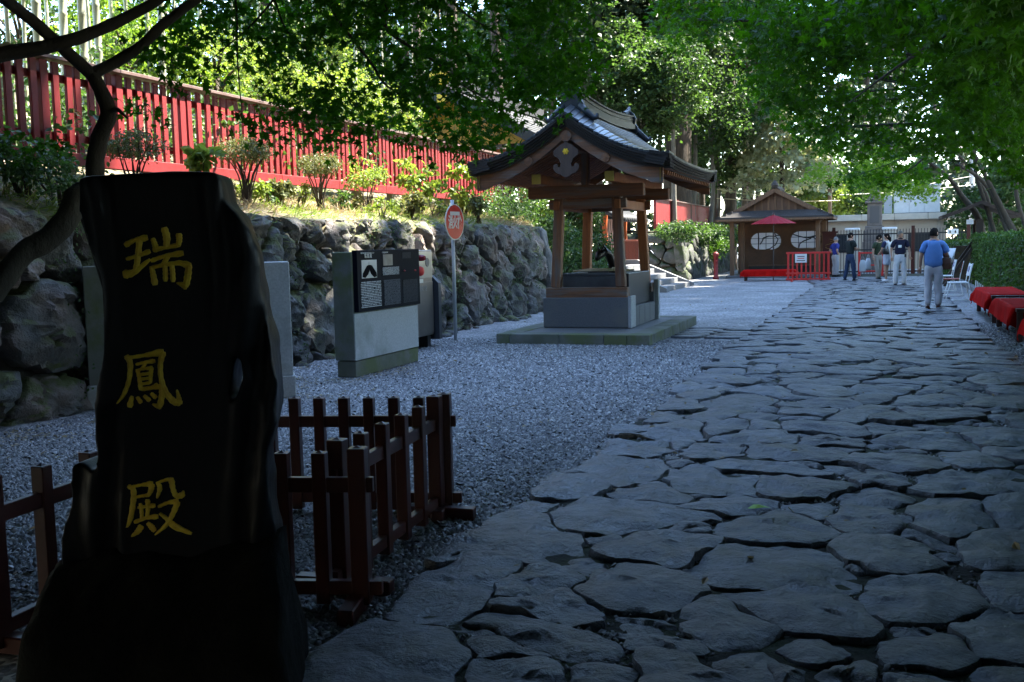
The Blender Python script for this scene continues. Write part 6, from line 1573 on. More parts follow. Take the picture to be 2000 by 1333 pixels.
# ---------------------------------------------------------------- maple over the monument
mt = thing('maple_tree', 'dark-trunked maple rising behind the monument with leaves across the top of the view', 'tree', (0, 0, 0), 0)
mb = MB()
base = (-1.62, 5.25, -.05)
limb(mb, [base, P3(250, 800, 5.25), P3(215, 480, 5.25), P3(186, 345, 5.25), P3(195, 270, 5.25), P3(212, 222, 5.2), P3(196, 175, 5.2), P3(178, 142, 5.2)], .058, .032, 9)
limb(mb, [P3(178, 145, 5.2), P3(120, 92, 5.1), P3(60, 38, 5.0), P3(-20, -25, 4.8), P3(-160, -160, 4.6)], .034, .026, 8)
limb(mb, [P3(180, 145, 5.2), P3(232, 118, 5.25), P3(278, 88, 5.3), P3(322, 45, 5.35), P3(392, -8, 5.45), P3(470, -80, 5.6), P3(560, -110, 5.9), P3(640, -40, 6.2)], .030, .018, 8)
limb(mb, [P3(212, 222, 5.2), P3(228, 214, 5.15), P3(250, 232, 5.1)], .018, .005, 6)
limb(mb, [base, P3(330, 760, 5.2), P3(240, 600, 5.1), P3(165, 385, 4.9), P3(130, 432, 4.8), P3(90, 470, 4.75), P3(40, 502, 4.7), P3(-30, 590, 4.6), P3(-140, 640, 4.5)], .06, .05, 9)
limb(mb, [P3(-150, 150, 4.9), P3(0, 108, 5.0), P3(90, 92, 5.05), P3(165, 70, 5.1), P3(235, 40, 5.2), P3(320, -8, 5.3), P3(420, -90, 5.4)], .040, .022, 8)
limb(mb, [P3(-150, 150, 4.9), P3(-230, 400, 4.9), (-3.1, 5.0, 1.2), (-2.9, 5.2, -.05)], .042, .07, 8)
limb(mb, [P3(640, -40, 6.2), P3(655, 30, 6.2), P3(690, 78, 6.25), P3(728, 128, 6.3), P3(752, 165, 6.35), P3(800, 196, 6.4)], .014, .005, 6)
limb(mb, [P3(470, -80, 5.6), P3(620, -120, 6.0), P3(745, -20, 6.4), P3(752, 50, 6.4), P3(795, 88, 6.5), P3(852, 122, 6.6), P3(905, 168, 6.7), P3(965, 200, 6.9)], .018, .005, 6)
limb(mb, [P3(700, -80, 6.2), P3(820, -60, 6.6), P3(900, 20, 6.9), P3(960, 60, 7.2), P3(1050, 120, 7.5)], .014, .004, 6)
limb(mb, [P3(450, -70, 5.6), P3(462, 20, 5.6), P3(464, 120, 5.65), P3(472, 215, 5.7)], .007, .003, 5)
limb(mb, [P3(530, -20, 5.9), P3(560, 60, 5.9), P3(610, 110, 6.0), P3(650, 175, 6.0)], .007, .003, 5)
limb(mb, [P3(580, -60, 5.9), P3(500, 40, 5.8), P3(420, 110, 5.7)], .008, .003, 5)
# high limbs carrying the unseen crown over the camera
for a, b in (((-2.2, 5.0, 3.6), (-3.5, 2.5, 5.2)), ((-1.4, 5.2, 3.7), (0.5, 2.0, 5.0)), ((-1.4, 5.2, 3.7), (1.5, 4.0, 5.3)), ((-2.2, 5.0, 3.6), (-4.5, 6.0, 5.4)), ((.5, 2, 5), (1.5, -2.5, 5.6)), ((-3.5, 2.5, 5.2), (-2.5, -2.5, 5.6))):
    limb(mb, [a, tuple((np.array(a) + np.array(b)) / 2 + np.array([0, 0, .25])), b], .05, .02, 6)
mb.build('trunk', M['bark_dark'], mt, True)
polyL = [(300,-60),(305,60),(335,135),(380,165),(420,120),(470,190),(500,250),(560,265),(585,300),(640,305),(690,275),(740,285),(800,300),(870,312),(950,318),(1000,300),(1060,250),(1115,215),(1140,150),(1170,60),(1190,-60)]
def densL(x, y):
    d = .9 if x > 760 else (.62 if x > 560 else .5)
    if y > 210: d *= .75
    if x < 560 and 130 < y: d *= .55
    c = fbm(x * .008, y * .011, 2); return max(0.02, d * (1.0 + 1.6 * c))
polyL = [(x, y if y < 100 else 100 + (y - 100) * .80) for x, y in polyL]
cp = inpoly(polyL, 335, densL)
cen3 = np.array([P3(x, y, rng.uniform(5.4, 8.0)) for x, y in cp])
mb = MB()
pos, d = sprays(cen3, rng.uniform(.14, .27, len(cen3)), 24, .22)
scatter(mb, STAR, pos, rng.uniform(.030, .050, len(pos)), d, None, .45)
# drooping fringe along the lower edge
fr_ = [(480, 235), (520, 245), (560, 255), (590, 272), (640, 280), (700, 255), (625, 245), (760, 265), (850, 285), (905, 280), (960, 290), (990, 275), (1040, 240), (1080, 215), (275, 205), (300, 225), (255, 212), (345, 130), (380, 160), (660, 225), (870, 235)]
cen3 = np.array([P3(x, y, rng.uniform(5.2, 6.6)) for x, y in fr_]); pos, d = sprays(cen3, rng.uniform(.10, .17, len(cen3)), 16, .2)
scatter(mb, STAR, pos, rng.uniform(.032, .050, len(pos)), d, None, .35)
# low leafy shoots at the far left
cen3 = np.array([P3(x, y, 5.0) for x, y in ((20, 265), (60, 285), (95, 290), (40, 300), (110, 280), (15, 300))]); pos, d = sprays(cen3, rng.uniform(.08, .13, 6), 12, .2)
scatter(mb, STAR, pos, rng.uniform(.025, .038, len(pos)), d, None, .4)
stuff(mb.build('crown', L_MAPLE, mt))
# unseen leaves added over and behind the camera to darken the foreground
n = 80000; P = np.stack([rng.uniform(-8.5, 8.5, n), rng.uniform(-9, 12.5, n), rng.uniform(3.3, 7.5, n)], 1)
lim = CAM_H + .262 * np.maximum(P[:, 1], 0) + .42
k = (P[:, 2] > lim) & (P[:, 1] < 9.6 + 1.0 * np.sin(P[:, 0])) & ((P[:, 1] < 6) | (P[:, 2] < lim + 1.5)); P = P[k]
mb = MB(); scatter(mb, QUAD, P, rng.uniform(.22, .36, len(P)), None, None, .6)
stuff(mb.build('overhead_shade_leaves', leafmat('light_blocking_leaves', (.018, .06, .010), (.035, .09, .014), .25, .9, (1.4, 1.6, .5), .6, .1), mt))  # leaf colour darkened so that less light comes through

# ---------------------------------------------------------------- maples right of the path
polyR = [(1225,-60),(1235,5),(1290,55),(1350,95),(1420,120),(1440,165),(1500,185),(1525,250),(1560,300),(1600,325),(1640,345),(1700,360),(1760,345),(1800,350),(1840,310),(1890,285),(1930,300),(1990,330),(2060,350),(2060,-60)]
def densR(x, y):
    c = fbm(x * .006 + 3, y * .008, 5)
    d = .62 + 1.7 * c + .25 * (x - 1500) / 500
    if x < 1480 and y < 200: d *= .8
    return max(.05, d)
cpR = inpoly(polyR, 760, densR)
YR = 9.5 + (2000 - cpR[:, 0]) / 700 * 7.5 + np.maximum(cpR[:, 1], 0) / 380 * 9 + rng.uniform(-2.2, 2.8, len(cpR))
cR = np.array([P3(x, y, Y) for (x, y), Y in zip(cpR, YR)])
roots = [(3.9, 12.0), (4.0, 20.0), (4.3, 33.5), (4.3, 37.5)]
lab = ['maple overhanging the upper right corner of the view', 'broad maple whose boughs spread over the cloth-covered benches', 'maple with curved slender trunks behind the hedge', 'farther maple with forked trunks beside the roofed signboard']
site = np.array([S(c) for c in cR]); which = np.argmin(np.abs(site[:, 1][:, None] - np.array([r[1] for r in roots])[None]), 1)
for i, (v, u) in enumerate(roots):
    t = thing('maple_tree', lab[i], 'tree', (0, 0, 0), 0, 'maples along the right side of the path')
    cs = cR[which == i]; mb = MB(); b0 = np.array(W(v, u, -.05))
    if i >= 2:
        tp = [(1988, 478, 1962, 420, 1925, 345, 1880, 255), (1972, 470, 1945, 395, 1915, 350, 1868, 320), (1945, 470, 1925, 400, 1905, 330, 1905, 240), (1915, 440, 1880, 385, 1850, 345, 1790, 300), (2010, 470, 1985, 380, 1990, 300, 1960, 200)]
        for q, (a, b_, c, d_, e, f_, g_, h_) in enumerate(tp[:3] if i == 2 else tp[3:] + [(1935, 455, 1930, 390, 1895, 330, 1840, 270)]):
            Y = W(v, u).y + (.8 * q if i == 2 else 1.2 * q); r0 = (.15, .10, .09)[q % 3]
            p0 = P3(a, b_, Y); limb(mb, [(p0[0] + .1, p0[1], -.05), p0, P3(c, d_, Y), P3(e, f_, Y - .5), P3(g_, h_, Y - 1.2)], r0, .04, 8)
    else:
        top = cs.mean(0) if len(cs) else b0 + np.array([-1, 0, 5]); h = np.array(W(v, u, 2.2))
        limb(mb, [b0, (b0 + h) / 2 + np.array([.1, 0, .2]), h], .17, .13, 9)
        for k in range(4): e = cs[rng.integers(len(cs))] if len(cs) else top; limb(mb, [h, (h + e) / 2 + np.array([.2, 0, .5]), e], .09, .015, 7)
    for k in range(min(len(cs), 26)):
        e = cs[rng.integers(len(cs))]; h = cs[np.argmin(((cs - (e + (np.array(W(v, u, 4.5)) - e) * .35)) ** 2).sum(1))]
        limb(mb, [h, (h + e) / 2 + rng.normal(0, .1, 3), e], .022, .006, 5)
    mb.build('trunk', M['bark_dark'], t, True)
    mb = MB()
    if len(cs):
        pos, d = sprays(cs, rng.uniform(.3, .55, len(cs)), 26, .16); scatter(mb, STAR, pos, rng.uniform(.07, .115, len(pos)), d, None, .5)
    stuff(mb.build('crown', L_MAPLE3, t))
    mb = MB(); n = 3400; P = np.stack([rng.normal(v + 1.4, 1.9, n), rng.normal(u, 2.4, n), rng.uniform(2.6, 8.2, n)], 1); P = np.array([W(*p) for p in P])  # unseen leaves added low and high to close gaps against side light
    k = (P[:, 2] > CAM_H + .30 * P[:, 1] + .2) | (P[:, 0] > .53 * P[:, 1]); P = P[k]; scatter(mb, STAR, P, rng.uniform(.12, .2, len(P)), None, None, .6)
    stuff(mb.build('unseen_crown', L_MAPLE3, t))
# long dark bough across the upper right
mb = MB(); limb(mb, [P3(2080, -60, 10), P3(1986, 8, 10.5), P3(1860, 62, 11), P3(1740, 140, 12), P3(1660, 200, 13)], .035, .008, 7)
limb(mb, [P3(1986, 8, 10.5), P3(1900, 10, 11), P3(1790, 70, 12), P3(1760, 170, 13)], .02, .005, 6)
o = mb.build('bough', M['bark_dark'], bpy.data.objects['maple_tree.001'], True)

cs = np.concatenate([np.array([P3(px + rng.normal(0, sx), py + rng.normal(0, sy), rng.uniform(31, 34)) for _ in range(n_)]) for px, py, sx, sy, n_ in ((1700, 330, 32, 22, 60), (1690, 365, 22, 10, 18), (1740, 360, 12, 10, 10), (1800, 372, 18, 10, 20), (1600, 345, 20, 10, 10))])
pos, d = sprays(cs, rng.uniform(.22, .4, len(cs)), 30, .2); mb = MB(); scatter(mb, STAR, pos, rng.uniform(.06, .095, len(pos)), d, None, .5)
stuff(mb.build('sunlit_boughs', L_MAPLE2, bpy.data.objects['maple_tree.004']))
# ---------------------------------------------------------------- background trees
def broadleaf(label, px, py, Y, rx, rz, mat, n, size, tmpl=STAR, group='leafy trees behind the pavilion and hut', bark=BARKG, r0=.14, zb=0.0, name='leafy_tree'):
    c = at(px, py, Y); v, u = S(c); zb = 2.0 if (v < -7.9 and name == 'leafy_tree') else zb; t = thing(name, label, 'tree', (c.x, c.y, zb), 0, group)
    mb = MB(); h = c.z - zb
    limb(mb, [(0, 0, -.1), (rng.normal(0, .15), 0, h * .45), (0, 0, max(.5, h - rz * .3)), (rng.normal(0, .3), 0, h + rz * .5)], r0, .03, 7)
    nb = max(6, int(n / 55)); cs = rng.normal(0, 1, (nb, 3)); cs = unit(cs) * (rng.uniform(.25, 1, (nb, 1)) ** .5) * np.array([rx, rx, rz]) + np.array([0, 0, h])
    for k in range(9): e = cs[rng.integers(nb)]; limb(mb, [(0, 0, h - rz * .6), tuple(e * .5 + np.array([0, 0, (h - rz * .3) * .5])), tuple(e)], .05, .012, 5)
    mb.build('trunk', bark, t, True)
    mb = MB(); pos, d = sprays(cs, rng.uniform(.24, .42, nb) * rx * .8, 55, .2); scatter(mb, tmpl, pos, rng.uniform(.7, 1.3, len(pos)) * size, d, None, .5)
    stuff(mb.build('crown', mat, t)); return t
def cedar(label, px, Y, r, H, z0, R0, mat, n, size, group='tall cedars behind the yard', zb=0.0, loc=None, bark=BARK, cname='cedar_tree'):
    c = at(px, 470, Y) if loc is None else Vector(loc); t = thing(cname, label, 'tree', (c.x, c.y, zb), 0, group); H = H - zb; z0 = max(1.5, z0 - zb)
    mb = MB(); mb.tube([(0, 0, -.3), (0, 0, .6), (.02 * H * rng.normal(0, .3), 0, H * .5), (0, 0, H)], [r * 1.25, r, r * .7, .04], 10, wob=.05)
    mb.build('trunk', bark, t, True)
    nb = max(10, n // 42); z = z0 + (H - z0) * rng.uniform(0, 1, nb) ** 1.15; a = rng.uniform(0, 2 * math.pi, nb); rr = R0 * (1 - .75 * (z - z0) / (H - z0)) * rng.uniform(.55, 1.1, nb)
    mb2 = MB(); allp = []; alld = []; k = 42; tt = np.sqrt(rng.uniform(.04, 1, (nb, k)))
    px_ = (rr[:, None] * tt); w_ = (.12 + .30 * tt) * rr[:, None] * rng.uniform(-1, 1, (nb, k)) * .7
    zz = z[:, None] - .35 * px_ * tt + rng.normal(0, .12, (nb, k)) - .25 * rng.uniform(0, 1, (nb, k)); ca, sa = np.cos(a)[:, None], np.sin(a)[:, None]
    pos = np.stack([ca * px_ - sa * w_, sa * px_ + ca * w_, zz], 2).reshape(-1, 3)
    d = np.stack([ca * np.ones((nb, k)), sa * np.ones((nb, k)), -.5 * np.ones((nb, k))], 2).reshape(-1, 3) + rng.normal(0, .5, (nb * k, 3))
    scatter(mb2, QUAD, pos, rng.uniform(.6, 1.4, len(pos)) * size, d, rng.normal(0, 1, (len(pos), 3)) * .6 + np.array([0, 0, .6]))
    stuff(mb2.build('crown', mat, t)); return t
CED = [('huge cedar with a broad ridged trunk right of the pavilion roof', 1322, 51, .78), ('slim cedar with a reddish trunk above the pavilion ridge', 1172, 47, .17), ('slim cedar close beside the reddish one above the pavilion ridge', 1196, 49, .18), ('thin pale-trunked cedar between the pavilion ridge and the huge cedar', 1226, 50, .14), ('thin straight cedar just left of the huge cedar', 1287, 52, .10),
       ('thick brown cedar trunk behind the left eave of the rest hut', 1427, 56, .34), ('dark cedar trunk behind the hut, left of a narrow brown pair', 1452, 61, .2), ('narrow brown cedar trunk behind the hut roof', 1467, 66, .22), ('narrow dark cedar trunk nearest the hut ridge', 1481, 64, .2), ('cedar trunk hidden by foliage right of the huge cedar', 1372, 58, .2),
       ('thin dark trunk rising right of the rest hut roof', 1622, 58, .12), ('dark cedar behind the stone pedestal, on its left', 1688, 66, .3), ('dark cedar behind the stone pedestal, on its right', 1733, 68, .32), ('slim cedar high above the umbrella', 1537, 72, .12), ('slender straight cedar trunk left of the reddish pair', 1140, 52, .16), ('slender dark cedar right of the reddish pair', 1208, 56, .2), ('slender cedar trunk midway to the huge cedar', 1255, 60, .22), ('straight dark cedar just right of the huge cedar', 1356, 62, .26), ('straight brown cedar left of the thick trunk behind the hut', 1398, 64, .28), ('dark cedar trunk behind the shrine gatehouse', 1085, 46, .22), ('cedar half hidden by maple leaves left of the gatehouse', 985, 40, .25), ('cedar behind the red fence above the hydrant sign', 890, 34, .22), ('straight cedar behind the red fence above the steel cabinet', 824, 30, .13)]
for i, (lb, px, Y, r) in enumerate(CED):
    zb = 2.2 if px < 1300 else 0
    cedar(lb, px, Y, r, 26 + 4 * math.sin(i * 2.1), (11.5 + 2 * math.sin(i * 1.3)) if px < 1500 else 7.5, 3.2 if r > .15 else 2.2, L_CEDAR, 4200, .30, zb=zb)
for i in range(20):      # the wood behind
    px = 640 + 1420 * (i + .5) / 20 + rng.uniform(-20, 20)
    if 1475 < px < 1640 or (1100 < px < 1475 and i % 3 == 0): continue
    Y = rng.uniform(72, 105)
    cedar('dark cedar in the far wood, ' + ORD(i) + ' from the left', px, Y, .25, rng.uniform(20, 30), 1.5 if px > 1250 else 4.5, 4.4, L_CEDAR, 3400, .55, group='far cedars of the wood')
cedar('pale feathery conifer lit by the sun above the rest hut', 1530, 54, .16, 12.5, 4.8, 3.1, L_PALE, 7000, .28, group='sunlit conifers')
for lb, px, py, Y, rx, rz, m_, n, s_ in (
    ('leafy tree with tiered grey-green sprays right of the huge cedar', 1385, 215, 53, 2.3, 2.8, L_BROAD, 9000, .16),
    ('leafy tree with tiered sprays before the huge cedar trunk', 1315, 160, 46, 1.6, 2.1, L_BROAD, 7000, .15),
    ('leafy tree with sunlit top left of the huge cedar', 1245, 190, 47, 1.9, 2.8, L_BROAD, 9000, .16),
    ('leafy tree whose bright sprays reach over the huge cedar', 1350, 70, 52, 2.0, 1.5, L_BROAD, 4000, .15),
    ('small leafy tree low behind the huge cedar', 1400, 290, 56, 1.8, 2.4, L_BROAD, 5000, .17),
    ('leafy tree behind the hut ridge', 1560, 330, 62, 2.6, 2.0, L_BROAD, 6000, .22),
    ('sunlit bright green tree right of the hut roof', 1600, 385, 64, 2.2, 2.2, L_YELL, 6000, .22),
    ('dark leafy tree above the beige building', 1680, 395, 66, 3.0, 2.4, L_BROAD, 7000, .24),
    ('tall leafy tree filling the gap above the feathery conifer', 1500, 120, 70, 3.5, 3.0, L_BROAD, 5000, .26),
    ('leafy tree right of the electrical cabinet', 1960, 400, 48, 2.2, 2.4, L_BROAD, 6000, .2),
    ('leafy tree high between pavilion and huge cedar', 1150, 110, 46, 2.4, 2.6, L_BROAD, 7000, .18),
    ('green tree behind the shrine gatehouse roof', 1010, 60, 50, 2.6, 2.6, L_BROAD, 6000, .2)):
    broadleaf(lb, px, py, Y, rx, rz, m_, n, s_, QUAD, zb=2.0 if px < 1200 else 0)
for k in range(10):
    u = 7.5 + 1.9 * k; v = -11.0 - .5 * (k % 2); w_ = W(v, u); z_ = bank_z(v, u)
    t = thing('bush', 'dark green bush close behind the red pickets, ' + ORD(k) + ' from the left', 'bush', (w_.x, w_.y, z_ - .1), 0, 'dark bushes close behind the fence')
    cs = rng.normal(0, 1, (44, 3)) * np.array([.55, .55, .38]) + np.array([0, 0, .75]); mb = MB()
    for q in range(5): limb(mb, [(0, 0, 0), tuple(cs[q] * .5 + np.array([0, 0, .1])), tuple(cs[q])], .02, .006, 5)
    mb.build('stems', BARK, t); mb = MB(); pos, d = sprays(cs, np.full(44, .3), 34, .3); scatter(mb, QUAD, pos, rng.uniform(.07, .12, len(pos)), d, None, .4); stuff(mb.build('foliage', L_BROAD, t))
# sunny bushes and dark trees behind the red fence
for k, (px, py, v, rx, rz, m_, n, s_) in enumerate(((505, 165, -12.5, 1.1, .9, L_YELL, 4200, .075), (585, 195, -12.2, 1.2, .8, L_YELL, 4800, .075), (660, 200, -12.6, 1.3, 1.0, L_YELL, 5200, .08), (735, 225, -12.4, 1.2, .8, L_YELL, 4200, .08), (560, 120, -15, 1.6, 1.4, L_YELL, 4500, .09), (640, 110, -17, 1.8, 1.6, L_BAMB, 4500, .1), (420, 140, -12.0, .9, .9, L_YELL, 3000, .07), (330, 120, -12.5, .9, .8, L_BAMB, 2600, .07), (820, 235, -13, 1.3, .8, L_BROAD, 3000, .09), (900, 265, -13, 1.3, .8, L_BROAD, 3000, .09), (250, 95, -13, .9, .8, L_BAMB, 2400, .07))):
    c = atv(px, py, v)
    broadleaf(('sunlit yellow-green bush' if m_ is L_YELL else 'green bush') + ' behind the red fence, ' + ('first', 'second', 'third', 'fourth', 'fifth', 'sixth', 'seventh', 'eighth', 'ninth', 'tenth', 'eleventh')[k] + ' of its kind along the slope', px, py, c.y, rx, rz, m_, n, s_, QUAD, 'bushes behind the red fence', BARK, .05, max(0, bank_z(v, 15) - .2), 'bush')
for k in range(9):
    px = 520 + 68 * k; v = rng.uniform(-24, -19); c = atv(px, 100, v)
    cedar('dark tree deep behind the bamboo on the slope, ' + ORD(k) + ' from the left', 0, 0, .2, rng.uniform(14, 20), 4.0, 3.2, L_CEDAR if k % 3 else L_BROAD, 3600, .34, group='dark trees behind the bamboo', zb=bank_z(v, 15) - .3, loc=(c.x, c.y, 0))
for k, (px, py, v) in enumerate(((40, 40, -19), (150, 60, -18), (235, 20, -19.5), (330, 70, -18.5), (430, 50, -19), (250, 110, -15.5))):
    c = atv(px, py, v); broadleaf('pale green tree high on the slope behind the bamboo, ' + ('farthest left', 'second from the left', 'third from the left', 'fourth from the left', 'fifth from the left', 'lowest one close to the fence')[k], px, py, c.y, 1.5, 1.3, L_BAMB if k % 2 else L_BROAD, 2600, .11, QUAD, 'green trees behind the bamboo', BARK, .06, bank_z(v, S(c)[1]) - .3)
# bamboo
CULM = mk('bamboo_culm', (.30, .33, .22), .45, (.42, .43, .33), 2, .1, 20, rnd=.25, stretch=(1, 1, .3))
for k, (px, wpx, v) in enumerate(sorted(((3, 9, -12), (22, 9, -12.6), (80, 19, -11.6), (127, 18, -12), (167, 17, -11.8), (183, 8, -13), (198, 15, -12.2), (259, 8, -13.5), (294, 9, -12.4), (314, 14, -12), (345, 7, -14), (400, 9, -14), (455, 9, -13.5), (508, 8, -13), (536, 10, -12.5), (560, 6, -15), (599, 8, -13), (640, 6, -15), (688, 9, -13.2), (715, 5, -16), (749, 8, -13.5), (803, 10, -13.2), (845, 6, -15), (48, 8, -14), (100, 7, -15), (225, 8, -15), (480, 6, -16), (620, 7, -16.5), (770, 6, -16)))):
    c = atv(px, 150, v); r_ = max(.025, wpx / 2 * c.y / F_PX); zb = bank_z(v, S(c)[1]) - .1; t = thing('bamboo', 'pale bamboo stem behind the red fence, ' + ORD(k) + ' from the left', 'bamboo', (c.x, c.y, zb), 0, 'bamboo stems behind the red fence')
    mb = MB(); z = 0; pts = []; rad = []; ln_ = rng.normal(0, .012, 2)
    while z < 11:
        pts += [(ln_[0] * z, ln_[1] * z, z), (ln_[0] * (z + .02), ln_[1] * (z + .02), z + .02), (ln_[0] * (z + .04), ln_[1] * (z + .04), z + .04)]; q = r_ * (1 - z / 22); rad += [q, q * 1.12, q]; z += rng.uniform(.32, .42)
    mb.tube(pts, rad, 9); mb.build('culm', CULM, t, True)
    mb = MB(); nb = 26; cs = np.stack([rng.normal(0, .8, nb), rng.normal(0, .8, nb), rng.uniform(4.5, 11, nb)], 1); pos, d = sprays(cs, np.full(nb, .5), 26, .3); scatter(mb, BLADE, pos, rng.uniform(.14, .22, len(pos)), d, None, .3)
    mbx = MB(); V, F = QUAD; VV = V * np.array([.22, 1, 1]); scatter(mbx, (VV, F), pos, rng.uniform(.12, .19, len(pos)), d, None, .3)
    stuff(mbx.build('foliage', L_BAMB, t))

# ---------------------------------------------------------------- shrubs on the bank, hedge, undergrowth
def shrub(label, px, py, v, rx, rz, mat, n, size, tmpl=OVAL, cat='shrub', group='shrubs on the bank', ground=None, nm='shrub', st=6):
    if mat is L_AZAL: n = int(n * 1.6); st += 4; rx *= .85
    c = atv(px, py, v); u = S(c)[1]; zb = bank_z(v, u) if ground is None else ground; h = max(.15, c.z - zb)
    t = thing(nm, label, cat, (c.x, c.y, zb), 0, group); mb = MB()
    nb = max(5, n // 30); cs = unit(rng.normal(0, 1, (nb, 3))) * rng.uniform(.4, 1, (nb, 1)) ** .6 * np.array([rx, rx, rz]) + np.array([0, 0, h])
    for k in range(st): e = cs[rng.integers(nb)]; limb(mb, [(rng.normal(0, .04), rng.normal(0, .04), -.05), (e[0] * .35 + rng.normal(0, .04), e[1] * .35, h * .55), tuple(e)], .016, .005, 5)
    mb.build('stems', BARK, t, True)
    mb = MB(); pos, d = sprays(cs, np.full(nb, max(.07, rx * .28)), 30, .35); scatter(mb, tmpl, pos, rng.uniform(.7, 1.3, len(pos)) * size, d, None, .4)
    stuff(mb.build('foliage', mat, t)); return t
shrub('clipped azalea on the bank just right of the maple trunk', 258, 282, -8.7, .42, .17, L_AZAL, 1500, .032)
shrub('flat-topped azalea on bare stems above the monument shoulder', 478, 292, -8.7, .46, .16, L_AZAL, 1900, .032, st=9)
shrub('large round-leaved green plant left of the flat-topped azalea', 388, 292, -8.6, .26, .24, L_YELL, 90, .14, st=5)
shrub('leggy azalea above the granite notice board', 622, 318, -8.7, .42, .18, L_AZAL, 1700, .034, st=9)
shrub('bright leafy shrub above the information panel', 715, 340, -8.8, .42, .32, L_YELL, 900, .055)
shrub('bright leafy sapling right of the information panel', 818, 345, -8.9, .45, .40, L_YELL, 420, .11)
shrub('tall large-leaved plant above the hydrant sign', 905, 355, -9.0, .42, .55, L_YELL, 330, .15)
shrub('low green shrub on the wall top right of the hydrant sign', 960, 410, -8.9, .9, .35, L_BROAD, 2600, .06)
shrub('leafy shrub at the end of the stone wall behind the pavilion', 1000, 395, -9.0, .8, .6, L_BROAD, 2600, .07)
shrub('dark leafy shoots at the far left under the fence', 45, 300, -8.4, .5, .22, L_BROAD, 700, .07)
shrub('ivy hanging over the wall left of the monument', 110, 330, -8.1, .5, .2, L_BROAD, 900, .055)
for k, (px, py, v, rx, rz, m_, n, g_) in enumerate(((1062, 420, -9.0, .75, .75, L_YELL, 3000, .4), (1072, 480, -8.4, .7, .8, L_BROAD, 3000, 0), (1125, 430, -9.5, .9, .8, L_BROAD, 4200, .3), (1110, 505, -8.9, .9, .9, L_BROAD, 3600, 0), (1150, 490, -9.0, .8, .8, L_BROAD, 3200, .2), (1145, 530, -8.5, .7, .4, L_BROAD, 2200, 0))):
    shrub('glossy dark evergreen bush behind the pavilion, ' + ('light green one at the wall end', 'lower one at the wall end', 'highest one between the left columns', 'middle one between the left columns', 'one beside the dragon spout', 'lowest one behind the basin')[k], px, py, v, rx, rz, m_, n, .09, QUAD, group='evergreen bushes behind the pavilion', ground=g_, nm='bush', cat='bush')
for k, (px, py, rx, rz, n, m_) in enumerate(((1322, 450, .8, .38, 2200, L_BROAD), (1365, 462, .9, .40, 2600, L_BROAD), (1395, 475, 1.1, .45, 3400, L_BROAD), (1418, 458, .9, .5, 2600, L_YELL), (1380, 480, 1.0, .6, 3000, L_HEDGE))):
    shrub('bush on the far stone wall, ' + ('leftmost, under the red boards', 'in the middle, under the red boards', 'trailing over the wall corner', 'sunlit one beside the hut', 'creeper hanging down the wall face')[k], px, py, -7.75, rx, rz, m_, n, .10, QUAD, group='bushes on the far stone wall', ground=1.7 if k < 4 else 1.2, nm='bush', cat='bush')
for k in range(13):
    px = (452, 492, 528, 545, 588, 668, 690, 748, 772, 800, 846, 868, 935)[k]; v = rng.uniform(-9.3, -8.0); py = 372 + (px - 450) * .085 + rng.uniform(-14, 8)
    shrub(('small pale weed tuft' if k % 3 == 0 else 'low loose green plant' if k % 3 == 1 else 'thin straggly bush') + ' on the bank between the clipped shrubs, ' + ORD(k) + ' from the left', px, py, v, rng.uniform(.16, .36), rng.uniform(.08, .26), (L_AZAL, L_BROAD, L_YELL)[(k * 2) % 3], int(rng.uniform(120, 420)), rng.uniform(.04, .085), group='low plants on the bank', nm='low_plant', cat='plant', st=4)
def hedge(label, v0, v1, u0, u1, h, n, mat, size):
    t = thing('hedge', label, 'hedge', W((v0 + v1) / 2, (u0 + u1) / 2)); wv, lu = v1 - v0, u1 - u0
    mb = MB(); 
    for k in range(int(lu / .8)): limb(mb, [(0, -lu / 2 + .8 * k + .3, 0), (rng.normal(0, .1), -lu / 2 + .8 * k + .3, h * .6)], .03, .015, 5)
    mb.build('stems', BARK, t)
    f = rng.integers(0, 3, n); x = rng.uniform(-wv / 2, wv / 2, n); y = rng.uniform(-lu / 2, lu / 2, n); z = rng.uniform(.10, h, n)
    x = np.where(f == 0, -wv / 2 + np.abs(rng.normal(0, .05, n)), x); z = np.where(f == 1, h - np.abs(rng.normal(0, .05, n)), z); x = np.where((f == 2) & (rng.uniform(0, 1, n) < .5), wv / 2, x)
    bump_ = np.array([.10 * fbm(a * .9, b * 1.4, 4) for a, b in zip(y, z)]); x = x - bump_; z = z + .05 * np.sin(y * 3)
    nr = np.stack([np.where(f == 0, -1.0, 0.0), np.zeros(n), np.where(f == 1, 1.0, .3)], 1) + rng.normal(0, .6, (n, 3))
    mb = MB(); scatter(mb, QUAD, np.stack([x, y, z], 1), rng.uniform(.75, 1.35, n) * size, rng.normal(0, 1, (n, 3)), nr)
    stuff(mb.build('foliage', mat, t)); 
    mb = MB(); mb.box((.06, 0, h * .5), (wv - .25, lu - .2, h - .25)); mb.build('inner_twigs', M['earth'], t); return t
hedge('dense clipped green hedge along the right side beside the benches', 2.55, 3.7, 14, 35, 1.58, 42000, L_HEDGE, .055)
hedge('dense clipped hedge beside the near end of the path, right of the picture', 2.55, 3.7, 1, 13.8, 1.9, 9000, L_HEDGE, .09)  # unseen run of hedge added to cut low light from the right
hedge('lower hedge at the gate behind the man in the blue shirt', 2.0, 3.2, 37, 45, 1.35, 9000, L_HEDGE, .07)
